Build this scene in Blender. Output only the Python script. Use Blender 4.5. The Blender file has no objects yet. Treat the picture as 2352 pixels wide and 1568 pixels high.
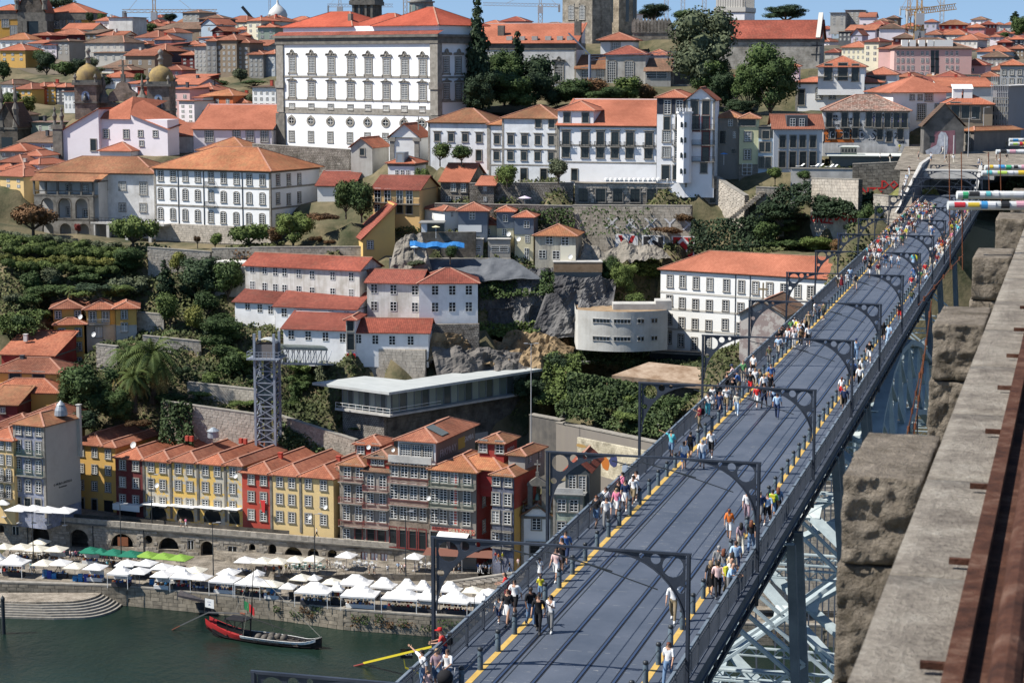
import bpy,math,random
import numpy as np
from mathutils import Vector,Matrix
R=math.radians
rnd=random.Random(7)
sc=bpy.context.scene
col=sc.collection
# camera, sky, sun, exposure
F,CX,CY,VH,bY=4573.0,1176.0,784.0,145.0,85.0
cO=math.atan((CY-VH)/F)
cd=bpy.data.cameras.new('camera');cam=bpy.data.objects.new('camera',cd);col.objects.link(cam);sc.camera=cam
cam.location=(0,0,bY);cam.rotation_euler=(math.pi/2-cO,0,0)
cd.sensor_width=36;cd.lens=36*F/2352;cd.clip_start=.3;cd.clip_end=9000
cd.dof.use_dof=1;cd.dof.focus_distance=170;cd.dof.aperture_fstop=9
W=bpy.data.worlds.new('World');sc.world=W;W.use_nodes=1
bU,SX,SY=R(50),-.985,-.17
nt=W.node_tree;bgn=nt.nodes['Background']
sky=nt.nodes.new('ShaderNodeTexSky');sky.sky_type='NISHITA';sky.sun_disc=0
sky.sun_elevation=bU;sky.sun_rotation=math.atan2(SX,SY)%(2*math.pi);sky.air_density=1.0;sky.dust_density=.0;sky.ozone_density=2.5;sky.altitude=80
tcw=nt.nodes.new('ShaderNodeTexCoord');mpw=nt.nodes.new('ShaderNodeMapping');mpw.inputs['Location'].default_value=(0,0,.16);nt.links.new(tcw.outputs['Generated'],mpw.inputs[0]);nt.links.new(mpw.outputs[0],sky.inputs[0])
nt.links.new(sky.outputs[0],bgn.inputs[0]);bgn.inputs[1].default_value=.09
sd=bpy.data.lights.new('sun','SUN');so=bpy.data.objects.new('sun',sd);col.objects.link(so)
sd.energy=4.9;sd.angle=R(.53);sd.color=(1,.95,.87)
so.rotation_euler=Vector((-SX*math.cos(bU),-SY*math.cos(bU),-math.sin(bU))).to_track_quat('-Z','Y').to_euler()
so.location=(-60,-20,150)
vs=sc.view_settings;vs.view_transform='Standard';vs.look='None';vs.gamma=1;vs.exposure=.68;vs.use_curve_mapping=0
sc.cycles.max_bounces=5;sc.cycles.diffuse_bounces=3;sc.cycles.glossy_bounces=2;sc.cycles.transmission_bounces=2;sc.cycles.transparent_max_bounces=4
sc.cycles.caustics_reflective=0;sc.cycles.caustics_refractive=0
cP,sP=math.cos(cO),math.sin(cO)
def ray(u,v):
 xc=(u-CX)/F;yc=-(v-CY)/F
 return Vector((xc,cP+yc*sP,-sP+yc*cP))
def at(u,v,D):
 r=ray(u,v);k=D/r.y
 return Vector((r.x*k,D,bY+r.z*k))
def atz(u,v,z):
 r=ray(u,v);k=(z-bY)/r.z
 return Vector((r.x*k,r.y*k,z))
AZ=math.atan((2450-CX)/F*cP);cA,sA=math.cos(AZ),math.sin(AZ)
def bp(s,t,z=0):
 return Vector((t*cA+s*sA,-t*sA+s*cA,z))
CR={'u':(0,0,1)}
for i_,ox in enumerate((0,1000,2000,3000)):
 k_=.26857 if i_<3 else.26757
 for a_,oy in(('a',0),('b',680),('d',1360),('e',2011)):
  CR[a_+str(i_+1)]=(ox*.57422,oy*.57422,k_)
def cu(c,x):o=CR[c];return o[0]+x*o[2]
def cv(c,y):o=CR[c];return o[1]+y*o[2]
class MB:
 def __init__(s):s.v=[];s.f=[];s.m=[];s.uv=[]
 def ae(s,pts,mi=0,uv=None):
  pts=[Vector(p)for p in pts];n0=len(s.v);s.v+=[p[:]for p in pts]
  s.f.append(tuple(range(n0,n0+len(pts))));s.m.append(mi)
  if uv is None:
   n=Vector((0,0,0))
   for i in range(len(pts)):
    a,b=pts[i],pts[(i+1)%len(pts)];n+=a.cross(b)
   if n.length<1e-9:n=Vector((0,0,1))
   n.normalize()
   ud=Vector((0,0,1)).cross(n)
   if ud.length<.05:ud=Vector((1,0,0))
   ud.normalize();vd=n.cross(ud)
   uv=[(p.dot(ud),p.dot(vd))for p in pts]
  s.uv+=uv
  return s
 def am(s,x0,x1,y0,y1,z0,z1,mi=0,bottom=1):
  P=lambda x,y,z:(x,y,z)
  s.ae([P(x0,y0,z0),P(x1,y0,z0),P(x1,y0,z1),P(x0,y0,z1)],mi)
  s.ae([P(x1,y1,z0),P(x0,y1,z0),P(x0,y1,z1),P(x1,y1,z1)],mi)
  s.ae([P(x0,y1,z0),P(x0,y0,z0),P(x0,y0,z1),P(x0,y1,z1)],mi)
  s.ae([P(x1,y0,z0),P(x1,y1,z0),P(x1,y1,z1),P(x1,y0,z1)],mi)
  s.ae([P(x0,y0,z1),P(x1,y0,z1),P(x1,y1,z1),P(x0,y1,z1)],mi)
  if bottom:s.ae([P(x0,y1,z0),P(x1,y1,z0),P(x1,y0,z0),P(x0,y0,z0)],mi)
  return s
 def ao(s,p,q,w,h=None,mi=0,up=(0,0,1)):
  p,q=Vector(p),Vector(q);h=h or w;d=(q-p)
  if d.length<1e-6:return s
  d.normalize();up=Vector(up)
  if abs(d.dot(up))>.99:up=Vector((1,0,0))
  x=d.cross(up).normalized()*(w/2);y=x.cross(d).normalized()*(h/2)
  a=[p-x-y,p+x-y,p+x+y,p-x+y];b=[c+(q-p)for c in a]
  for i in range(4):
   j=(i+1)%4;s.ae([a[i],a[j],b[j],b[i]],mi)
  s.ae(a[::-1],mi);s.ae(b,mi);return s
 def af(s,p,q,r0,r1=None,n=8,mi=0,caps=1):
  p,q=Vector(p),Vector(q);r1=r0 if r1 is None else r1;d=(q-p).normalized()
  up=Vector((0,0,1))if abs(d.z)<.95 else Vector((1,0,0))
  x=d.cross(up).normalized();y=d.cross(x)
  c=[(math.cos(2*math.pi*i/n),math.sin(2*math.pi*i/n))for i in range(n)]
  A=[p+(x*a+y*b)*r0 for a,b in c];B=[q+(x*a+y*b)*r1 for a,b in c]
  for i in range(n):
   j=(i+1)%n;s.ae([A[j],A[i],B[i],B[j]],mi)
  if caps:s.ae(A,mi);s.ae(B[::-1],mi)
  return s
 def ac(s,prof,n=10,mi=0,c=(0,0)):
  for k in range(len(prof)-1):
   (r0,z0),(r1,z1)=prof[k],prof[k+1]
   for i in range(n):
    a,b=2*math.pi*i/n,2*math.pi*(i+1)/n
    p=[(c[0]+r0*math.cos(a),c[1]+r0*math.sin(a),z0),(c[0]+r0*math.cos(b),c[1]+r0*math.sin(b),z0),(c[0]+r1*math.cos(b),c[1]+r1*math.sin(b),z1),(c[0]+r1*math.cos(a),c[1]+r1*math.sin(a),z1)]
    if r0<1e-4:p=[p[0],p[2],p[3]]
    elif r1<1e-4:p=p[:3]
    s.ae(p,mi)
  return s
 def ag(s,name,mats,smooth=0):
  me=bpy.data.meshes.new(name);me.from_pydata(s.v,[],s.f)
  for m in(mats if isinstance(mats,(list,tuple))else[mats]):me.materials.append(m)
  me.polygons.foreach_set('material_index',s.m)
  if smooth:
   me.polygons.foreach_set('use_smooth',[1]*len(s.f))
  l=me.uv_layers.new(name='UVMap');l.data.foreach_set('uv',np.array(s.uv,dtype=np.float32).ravel())
  if smooth:dZ(me)
  me.update();return me
 def aa(s,name,mats,parent=None,smooth=0,kind=None,loc=None):
  return ob(name,s.ag(name,mats,smooth),parent,kind=kind,loc=loc)
def dZ(me):
 import bmesh
 bm=bmesh.new();bm.from_mesh(me);bmesh.ops.remove_doubles(bm,verts=bm.verts,dist=1e-4);bm.to_mesh(me);bm.free()
def ob(name,me,parent=None,loc=None,rz=0,kind=None):
 o=bpy.data.objects.new(name,me);col.objects.link(o)
 if parent is not None:o.parent=parent
 if loc is not None:o.location=loc
 if rz:o.rotation_euler=(0,0,rz)
 if kind:o['kind']=kind
 return o
b9={}
def tag(o,label,cat,group=None):
 w=label.split()
 if len(w)>16:label=' '.join(w[:16])
 b=label;k=2
 while b in b9 and group is None:
  b=' '.join(label.split()[:14])+', '+{2:'second',3:'third',4:'fourth',5:'fifth',6:'sixth'}.get(k,'next')+' one';k+=1
  if k>7:break
 b9[b]=1
 o['label']=b;o['category']=cat
 if group:o['group']=group
 return o
def ay(name,label,cat,loc=(0,0,0),rz=0,group=None):
 o=bpy.data.objects.new(name,None);col.objects.link(o);o.location=loc;o.rotation_euler=(0,0,rz)
 o.empty_display_size=.5
 return tag(o,label,cat,group)
def ba(name,mb,mats,smooth=0):
 return mb.aa(name,mats,None,smooth,kind='structure')
MC={}
def nodes(name,rough=.85,spec=.3):
 m=bpy.data.materials.new(name);m.use_nodes=1;t=m.node_tree;b=t.nodes['Principled BSDF']
 b.inputs['Roughness'].default_value=rough;b.inputs['Specular IOR Level'].default_value=spec
 N=lambda k,**kw:_n(t,k,kw)
 return m,t,b,N
def _n(t,k,kw):
 n=t.nodes.new('ShaderNode'+k)
 for a,v in kw.items():
  if a.startswith('i_'):
   a=a[2:].replace('_',' ')
   n.inputs[int(a)if a.isdigit()else a].default_value=v
  else:setattr(n,a,v)
 return n
def aR(N,t,src,stops):
 r=N('ValToRGB');e=r.color_ramp.elements
 while len(e)<len(stops):e.new(.5)
 for q,(p,c)in zip(e,stops):q.position=p;q.color=(*c,1)if len(c)==3 else c
 t.links.new(src,r.inputs[0]);return r
def a6(N,t,fac,a,b,mode='MIX'):
 m=N('Mix',data_type='RGBA',blend_type=mode)
 for s_,i in((fac,0),(a,6),(b,7)):
  if hasattr(s_,'is_linked'):t.links.new(s_,m.inputs[i])
  else:m.inputs[i].default_value=s_ if i==0 else(*s_,1)
 return m.outputs[2]
def aP(N,t,uv=0,scale=(1,1,1),rand=1):
 tc=N('TexCoord');mp=N('Mapping');mp.inputs['Scale'].default_value=scale
 t.links.new(tc.outputs['UV' if uv else 'Object'],mp.inputs[0])
 if rand:
  oi=N('ObjectInfo');ml=N('Math',operation='MULTIPLY',i_1=97.0);t.links.new(oi.outputs['Random'],ml.inputs[0])
  cb=N('CombineXYZ')
  for i in range(3 if not uv else 0):t.links.new(ml.outputs[0],cb.inputs[i])
  if not uv:t.links.new(cb.outputs[0],mp.inputs['Location'])
 return mp.outputs[0]
def b5(N,t,b,src,strength=.4,dist=.05):
 bn=N('Bump',i_Strength=strength,i_Distance=dist);t.links.new(src,bn.inputs['Height']);t.links.new(bn.outputs[0],b.inputs['Normal'])
def aw(c,dirt=.35,dcol=(.22,.20,.17),rough=.9):
 k=('pl',c,dirt,dcol)
 if k in MC:return MC[k]
 m,t,b,N=nodes('plaster',rough,.2)
 v1=aP(N,t,scale=(.35,.35,.35));n1=N('TexNoise',i_Scale=1.0,i_Detail=6.0,i_Roughness=.65);t.links.new(v1,n1.inputs[0])
 v2=aP(N,t,scale=(1.6,1.6,.12));n2=N('TexNoise',i_Scale=1.0,i_Detail=5.0,i_Roughness=.6);t.links.new(v2,n2.inputs[0])
 r1=aR(N,t,n1.outputs[0],[(.5-dirt*.15,(0,)*3),(.78,(1,)*3)]);r2=aR(N,t,n2.outputs[0],[(.52-dirt*.12,(0,)*3),(.8,(1,)*3)])
 a=a6(N,t,dirt*.9,r1.outputs[0],r2.outputs[0],'ADD')
 ml=N('Math',operation='MULTIPLY',i_1=dirt*1.1,use_clamp=1);t.links.new(a,ml.inputs[0])
 cc=a6(N,t,ml.outputs[0],c,dcol);t.links.new(cc,b.inputs['Base Color'])
 n3=N('TexNoise',i_Scale=6.0,i_Detail=4.0);t.links.new(v1,n3.inputs[0]);b5(N,t,b,n3.outputs[0],.25,.03)
 MC[k]=m;return m
def cJ(c,c2):
 k=('pe',c,c2)
 if k in MC:return MC[k]
 m,t,b,N=nodes('peeled_plaster',.9,.2)
 v1=aP(N,t);n1=N('TexNoise',i_Scale=.55,i_Detail=9.0,i_Roughness=.72);t.links.new(v1,n1.inputs[0])
 r=aR(N,t,n1.outputs[0],[(.49,(0,)*3),(.53,(1,)*3)])
 t.links.new(a6(N,t,r.outputs[0],c,c2),b.inputs['Base Color']);b5(N,t,b,r.outputs[0],.2,.02);MC[k]=m;return m
def aD(c=(.30,.27,.22),c2=(.2,.18,.15),bw=.7,bh=.36,mort=(.1,.09,.08),msize=.025,rough=.92,uv=1,moss=.25):
 k=('st',c,c2,bw,bh,mort,msize,moss)
 if k in MC:return MC[k]
 m,t,b,N=nodes('stone_wall',rough,.2)
 vu=aP(N,t,uv=1);br=N('TexBrick',i_Scale=1.0,i_Mortar_Size=msize,i_Mortar_Smooth=.3,i_Bias=0.0,i_Brick_Width=bw,i_Row_Height=bh)
 br.inputs['Color1'].default_value=(*c,1);br.inputs['Color2'].default_value=(*c2,1);br.inputs['Mortar'].default_value=(*mort,1)
 nw=N('TexNoise',i_Scale=1.3,i_Detail=2.0);t.links.new(vu,nw.inputs[0])
 av=N('VectorMath',operation='MULTIPLY_ADD');t.links.new(nw.outputs[1],av.inputs[0]);av.inputs[1].default_value=(.25,.18,0);t.links.new(vu,av.inputs[2]);t.links.new(av.outputs[0],br.inputs[0])
 v1=aP(N,t);n1=N('TexNoise',i_Scale=.5,i_Detail=7.0,i_Roughness=.7);t.links.new(v1,n1.inputs[0])
 r=aR(N,t,n1.outputs[0],[(.35,(.45,.43,.4)),(.65,(1.15,1.12,1.08))]);cc=a6(N,t,1.0,br.outputs[0],r.outputs[0],'MULTIPLY')
 r2=aR(N,t,n1.outputs[0],[(.25,(1,)*3),(.42,(0,)*3)]);ml=N('Math',operation='MULTIPLY',i_1=moss);t.links.new(r2.outputs[0],ml.inputs[0])
 cc=a6(N,t,ml.outputs[0],cc,(.06,.07,.03));t.links.new(cc,b.inputs['Base Color'])
 iv=N('Math',operation='SUBTRACT',i_0=1.0);t.links.new(br.outputs['Fac'],iv.inputs[1]);b5(N,t,b,iv.outputs[0],.6,.06)
 MC[k]=m;return m
def aC(name,c,c2,scale=1.0,rough=.85,bs=8.0,bst=.3,bd=.05,detail=6.0,spec=.3,metal=0.0,lo=.35,hi=.65,rand=1,sv=(1,1,1)):
 k=('no',name,c,c2,scale)
 if k in MC:return MC[k]
 m,t,b,N=nodes(name,rough,spec);b.inputs['Metallic'].default_value=metal
 v1=aP(N,t,rand=rand,scale=sv);n1=N('TexNoise',i_Scale=scale,i_Detail=detail,i_Roughness=.65);t.links.new(v1,n1.inputs[0])
 r=aR(N,t,n1.outputs[0],[(lo,c),(hi,c2)]);t.links.new(r.outputs[0],b.inputs['Base Color'])
 if bst:
  n2=N('TexNoise',i_Scale=bs,i_Detail=5.0);t.links.new(v1,n2.inputs[0]);b5(N,t,b,n2.outputs[0],bst,bd)
 MC[k]=m;return m
def au(name,c,rough=.6,metal=0.0,spec=.4):
 k=('fl',name,c)
 if k in MC:return MC[k]
 m,t,b,N=nodes(name,rough,spec);b.inputs['Base Color'].default_value=(*c,1);b.inputs['Metallic'].default_value=metal
 MC[k]=m;return m
def bK(c1=(.35,.145,.088),c2=(.25,.095,.06),lich=.3,lc=(.15,.12,.09),row=.5,colw=.36):
 k=('ti',c1,c2,lich,lc)
 if k in MC:return MC[k]
 m,t,b,N=nodes('roof_tiles',.9,.15)
 vu=aP(N,t,uv=1);sx=N('SeparateXYZ');t.links.new(vu,sx.inputs[0])
 def saw(o,per):
  a=N('Math',operation='DIVIDE',i_1=per);t.links.new(o,a.inputs[0]);f=N('Math',operation='FRACT');t.links.new(a.outputs[0],f.inputs[0]);return f.outputs[0]
 dI=saw(sx.outputs[1],row);cl_=saw(sx.outputs[0],colw)
 tr=N('Math',operation='SUBTRACT',i_1=.5);t.links.new(cl_,tr.inputs[0]);ab=N('Math',operation='ABSOLUTE');t.links.new(tr.outputs[0],ab.inputs[0])
 wn=N('TexWhiteNoise',noise_dimensions='2D');fl=N('VectorMath',operation='DIVIDE');t.links.new(vu,fl.inputs[0]);fl.inputs[1].default_value=(colw,row,1);ff=N('VectorMath',operation='FLOOR');t.links.new(fl.outputs[0],ff.inputs[0]);t.links.new(ff.outputs[0],wn.inputs[0])
 aY=a6(N,t,wn.outputs[0],c1,c2)
 v1=aP(N,t);n1=N('TexNoise',i_Scale=.45,i_Detail=8.0,i_Roughness=.72);t.links.new(v1,n1.inputs[0])
 r=aR(N,t,n1.outputs[0],[(.62-lich*.35,(0,)*3),(.78,(1,)*3)]);ml=N('Math',operation='MULTIPLY',i_1=min(1,lich*1.6));t.links.new(r.outputs[0],ml.inputs[0])
 aY=a6(N,t,ml.outputs[0],aY,lc)
 n4=N('TexNoise',i_Scale=.12,i_Detail=3.0);t.links.new(v1,n4.inputs[0]);r4=aR(N,t,n4.outputs[0],[(.3,(.72,.68,.66)),(.7,(1.2,1.17,1.15))]);aY=a6(N,t,1.0,aY,r4.outputs[0],'MULTIPLY')
 oi=N('ObjectInfo');aY=a6(N,t,1.0,aY,aR(N,t,oi.outputs['Random'],[(0,(.72,.76,.80)),(.5,(1,)*3),(1,(1.12,1.02,.95))]).outputs[0],'MULTIPLY')
 rr=aR(N,t,dI,[(0,(.45,)*3),(.22,(1,)*3),(1,(1,)*3)]);rc=aR(N,t,ab.outputs[0],[(0,(1.08,)*3),(.36,(1,)*3),(.5,(.55,)*3)])
 aY=a6(N,t,.8,aY,rr.outputs[0],'MULTIPLY');aY=a6(N,t,.8,aY,rc.outputs[0],'MULTIPLY')
 t.links.new(aY,b.inputs['Base Color'])
 ad=N('Math',operation='ADD');t.links.new(dI,ad.inputs[0]);t.links.new(ab.outputs[0],ad.inputs[1]);b5(N,t,b,ad.outputs[0],.55,.07)
 MC[k]=m;return m
def aQ(c1,c2,c3=None,sc_=.35):
 k=('lf',c1,c2,c3)
 if k in MC:return MC[k]
 m,t,b,N=nodes('foliage',.75,.25)
 v1=aP(N,t);n1=N('TexNoise',i_Scale=sc_,i_Detail=5.0,i_Roughness=.7);t.links.new(v1,n1.inputs[0])
 st=[(.36,c1),(.62,c2)]+([(.74,c3)]if c3 else[]);r=aR(N,t,n1.outputs[0],st)
 oi=N('ObjectInfo');rr=aR(N,t,oi.outputs['Random'],[(0,(.78,.82,.75)),(1,(1.2,1.15,1.1))])
 t.links.new(a6(N,t,1.0,r.outputs[0],rr.outputs[0],'MULTIPLY'),b.inputs['Base Color'])
 MC[k]=m;return m
def de():
 if 'glass' in MC:return MC['glass']
 m,t,b,N=nodes('window_glass',.12,.5)
 oi=N('ObjectInfo');v=aP(N,t,scale=(.7,.7,.7));n1=N('TexNoise',i_Scale=1.3,i_Detail=1.0);t.links.new(v,n1.inputs[0])
 ad=N('Math',operation='MULTIPLY',i_1=1.0);t.links.new(oi.outputs['Random'],ad.inputs[0])
 r=aR(N,t,ad.outputs[0],[(0,(.012,.014,.017)),(.6,(.025,.03,.035)),(.78,(.06,.065,.07)),(.9,(.16,.16,.15)),(1,(.3,.29,.27))]);r.color_ramp.interpolation='CONSTANT'
 r2=aR(N,t,n1.outputs[0],[(.4,(.6,)*3),(.6,(1.2,)*3)]);t.links.new(a6(N,t,1.0,r.outputs[0],r2.outputs[0],'MULTIPLY'),b.inputs['Base Color'])
 MC['glass']=m;return m
GL=de()
bE=au('dark_glass_and_hole_shade',(.015,.02,.022),.15)
a7=aC('granite',(.19,.175,.15),(.30,.28,.245),1.2,.9,14,.3)
aE=aC('dark_granite',(.10,.095,.085),(.19,.175,.15),.8,.92,12,.35)
aL=au('white_paint',(.74,.74,.71),.55)
dL=au('dark_frame_paint',(.03,.035,.04),.5)
dG=au('red_brown_paint',(.16,.03,.025),.5)
aI=au('dark_iron',(.035,.04,.045),.5,.3)
cL=au('green_iron',(.06,.12,.09),.5)
cZ=au('red_iron',(.25,.06,.05),.6)
T1=bK();T2=bK((.36,.17,.09),(.27,.115,.065),.5,(.20,.15,.08));T3=bK((.27,.085,.06),(.19,.06,.045),.25);T4=bK((.22,.135,.095),(.14,.09,.065),.6,(.12,.105,.08));T5=bK((.37,.145,.092),(.31,.115,.072),.1)
T6=bK((.13,.10,.085),(.30,.25,.22),.5,(.32,.12,.08))
TL={'1':T1,'2':T2,'3':T3,'4':T4,'5':T5,'6':T6}
c5=aC('ridge_tile',(.34,.16,.11),(.44,.24,.17),2.0,.9,8,.2)
CO=dict(w=(.74,.74,.72),w2=(.62,.61,.58),g=(.42,.41,.38),g2=(.28,.27,.25),y=(.58,.35,.10),y2=(.66,.47,.22),y3=(.60,.45,.22),r=(.27,.035,.03),r2=(.38,.06,.04),r3=(.13,.03,.03),p=(.62,.40,.38),p2=(.58,.25,.24),b=(.35,.43,.50),bg=(.30,.34,.38),c=(.64,.60,.46),k=(.07,.075,.085),o=(.5,.13,.05),br=(.22,.17,.12),pw=(.74,.68,.71),gr=(.28,.33,.27),lil=(.45,.43,.50))
def pm(k):
 if not isinstance(k,str):return k
 return aw(CO[k],.55 if k in('g','g2','w2','br','bg')else.22)
WC={}
def cY(st,w,h):
 k=(st,round(w,1),round(h,1))
 if k in WC:return WC[k]
 w,h=k[1],k[2];out=[];s=st[0];a,b=w/2,h/2
 sur=MB();fr=MB();pn=MB();dark=s in 'dDk' or st[1:]=='d'
 cK=s in 'aA'
 dV={'r':dG}.get(st[-1],a7)if len(st)>1 else a7
 if s not in 'nkf':
  q=.17 if s!='p' else.32
  sur.am(-a-q,-a,-.12,0,-b,b).am(a,a+q,-.12,0,-b,b).am(-a-q-.06,a+q+.06,-.19,0,-b-.2,-b)
  if cK:
   n=7;cc=[(a*math.cos(math.pi*i/n),b-a*.35+a*.6*math.sin(math.pi*i/n))for i in range(n+1)]
   for i in range(n):
    (x0,z0),(x1,z1)=cc[i],cc[i+1];k1=1.25
    o0=(x0*k1,b-a*.35+(z0-b+a*.35)*1+.2);o1=(x1*k1,b-a*.35+(z1-b+a*.35)+.2)
    sur.ae([(x0,-.12,z0),(o0[0],-.12,o0[1]),(o1[0],-.12,o1[1]),(x1,-.12,z1)][::-1]);sur.ae([(o0[0],-.12,o0[1]),(o0[0],0,o0[1]),(o1[0],0,o1[1]),(o1[0],-.12,o1[1])][::-1])
    sur.ae([(x0,0,z0),(x0,-.12,z0),(x1,-.12,z1),(x1,0,z1)])
  else:sur.am(-a-q,a+q,-.12,0,b,b+.2)
  if s=='p':
   sur.am(-a-.5,a+.5,-.3,0,b+.42,b+.58)
   L=[(-a-.75,b+.5),(-a-.55,b+.95),(-a*.6,b+1.0),(-a*.35,b+1.55),(0,b+1.8),(a*.35,b+1.55),(a*.6,b+1.0),(a+.55,b+.95),(a+.75,b+.5)]if st=='pp' else[(-a-.6,b+.5),(-a-.45,b+.7),(-a*.5,b+.85),(0,b+1.25),(a*.5,b+.85),(a+.45,b+.7),(a+.6,b+.5)]
   sur.ae([(x,-.22,z)for x,z in L][::-1])
   for i in range(len(L)-1):sur.ae([(L[i][0],-.22,L[i][1]),(L[i+1][0],-.22,L[i+1][1]),(L[i+1][0],0,L[i+1][1]),(L[i][0],0,L[i][1])][::1]);sur.ao((L[i][0],-.3,L[i][1]),(L[i+1][0],-.3,L[i+1][1]),.3,.14)
   sur.am(-a-.5,-a-.28,-.24,0,-b-.55,-b-.1).am(a+.28,a+.5,-.24,0,-b-.55,-b-.1).am(-a-.4,a+.4,-.14,0,-b-.45,-b-.2)
   sur.ao((-a*.3,-.3,b+.95),(a*.3,-.3,b+.95),.3,.5)
  if s=='h':sur.am(-a-.42,a+.42,-.28,0,b+.45,b+.6).am(-a-.2,a+.2,-.08,0,b+.2,b+.45)
 if s=='o':
  sur=MB();n=16
  for i in range(n):
   t0,t1=2*math.pi*i/n,2*math.pi*(i+1)/n;e=lambda t,k1,y:(a*k1*math.cos(t),y,b*(k1+(.35 if k1>1 and abs(t-math.pi/2)<.2 else 0))*math.sin(t))
   sur.ae([e(t0,1,-.16),e(t1,1,-.16),e(t1,1.55,-.16),e(t0,1.55,-.16)][::-1]);sur.ae([e(t0,1.55,-.16),e(t1,1.55,-.16),e(t1,1.55,0),e(t0,1.55,0)][::-1]);sur.ae([e(t0,1,0),e(t1,1,0),e(t1,1,-.16),e(t0,1,-.16)][::-1])
  pn.ae([(a*math.cos(2*math.pi*i/n),-.03,b*math.sin(2*math.pi*i/n))for i in range(n)])
  fr.am(-.04,.04,-.07,-.035,-b,b).am(-a,a,-.07,-.035,-.04,.04)
 else:
  pn.am(-a,a,-.03,-.005,-b,b)
  f=.07 if h>1 else.05
  y0,y1=-.075,-.035
  if s=='k':fr.am(-a-.05,a+.05,-.06,-.03,b,b+.08)  # bare hole: its dark pane is painted shade, not glazing
  else:
   fr.am(-a,-a+f,y0,y1,-b,b).am(a-f,a,y0,y1,-b,b).am(-a+f,a-f,y0,y1,-b,-b+f).am(-a+f,a-f,y0,y1,b-f,b)
   nv=1 if(dark or s in 'nfm' or w<1.5)else 3
   if s!='D' and s!='m':
    for i in range(nv):x=-a+w*(i+1)/(nv+1);e=.045 if nv==1 else.03;fr.am(x-e,x+e,y0,y1+.004,-b+f,b-f)
   nh=1 if dark or s in 'fm' else max(2,int(h/(.5 if w<1.5 else.42)))if s!='n' else 2
   if s!='m':
    for i in range(nh):z=-b+h*(i+1)/(nh+1)if not dark else b-h*.28;e=.032 if nh>1 else.04;fr.am(-a+f,a-f,y0+.004,y1+.008,z-e,z+e)
 if sur.v:out.append(('surround',sur.ag('window_surround',[dV])))
 out.append(('sash',fr.ag('sash',[dL if dark else aL])))
 out.append(('pane',pn.ag('pane',[bE if dark else GL])))
 if s in 'bB':
  pass
 WC[k]=out;return out
BAL={}
def bW(w,d,h,m):
 k=(round(w,1),round(d,1),round(h,1),m.name)
 if k in BAL:return BAL[k]
 s=MB();s.am(-w/2,w/2,-d,0,-.14,0)
 r=MB();r.am(-w/2,w/2,-d,-d+.05,h-.05,h).am(-w/2,w/2,-d,-d+.04,.06,.1).am(-w/2,-w/2+.05,-d,0,h-.05,h).am(w/2-.05,w/2,-d,0,h-.05,h)
 n=max(4,int(w/.17))
 for i in range(n+1):x=-w/2+.02+(w-.04)*i/n;r.am(x-.014,x+.014,-d+.01,-d+.035,.1,h-.05,bottom=0)
 for sx in(-w/2+.02,w/2-.02):
  for i in range(3):y=-d*(i+.5)/3;r.am(sx-.014,sx+.014,y-.014,y+.014,0,h-.05,bottom=0)
 BAL[k]=(s.ag('balcony_slab',[a7]),r.ag('balcony_railing',[m]));return BAL[k]
def aK(ai,x,z,w,d=.6,h=1.0,m=None,side=None):
 a,b=bW(w,d,h,m or aI);o=ob('balcony',a,ai,loc=(x,0,z));ob('railing',b,o);return o
def az(ai,st,x,z,w,h,face='F',Wd=0,y=0):
 ms=cY(st,w,h);bI=None
 for nme,me in ms:
  if bI is None:
   nm='door' if h>2.15 and st[0]in 'dDb' else 'window'
   if face=='F':bI=ob(nm,me,ai,loc=(x,y,z))
   elif face=='R':bI=ob(nm,me,ai,loc=(Wd,x,z),rz=math.pi/2)
   elif face=='L':bI=ob(nm,me,ai,loc=(0,x,z),rz=-math.pi/2)
  else:ob(nme,me,bI)
 return bI
bM=[]
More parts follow.
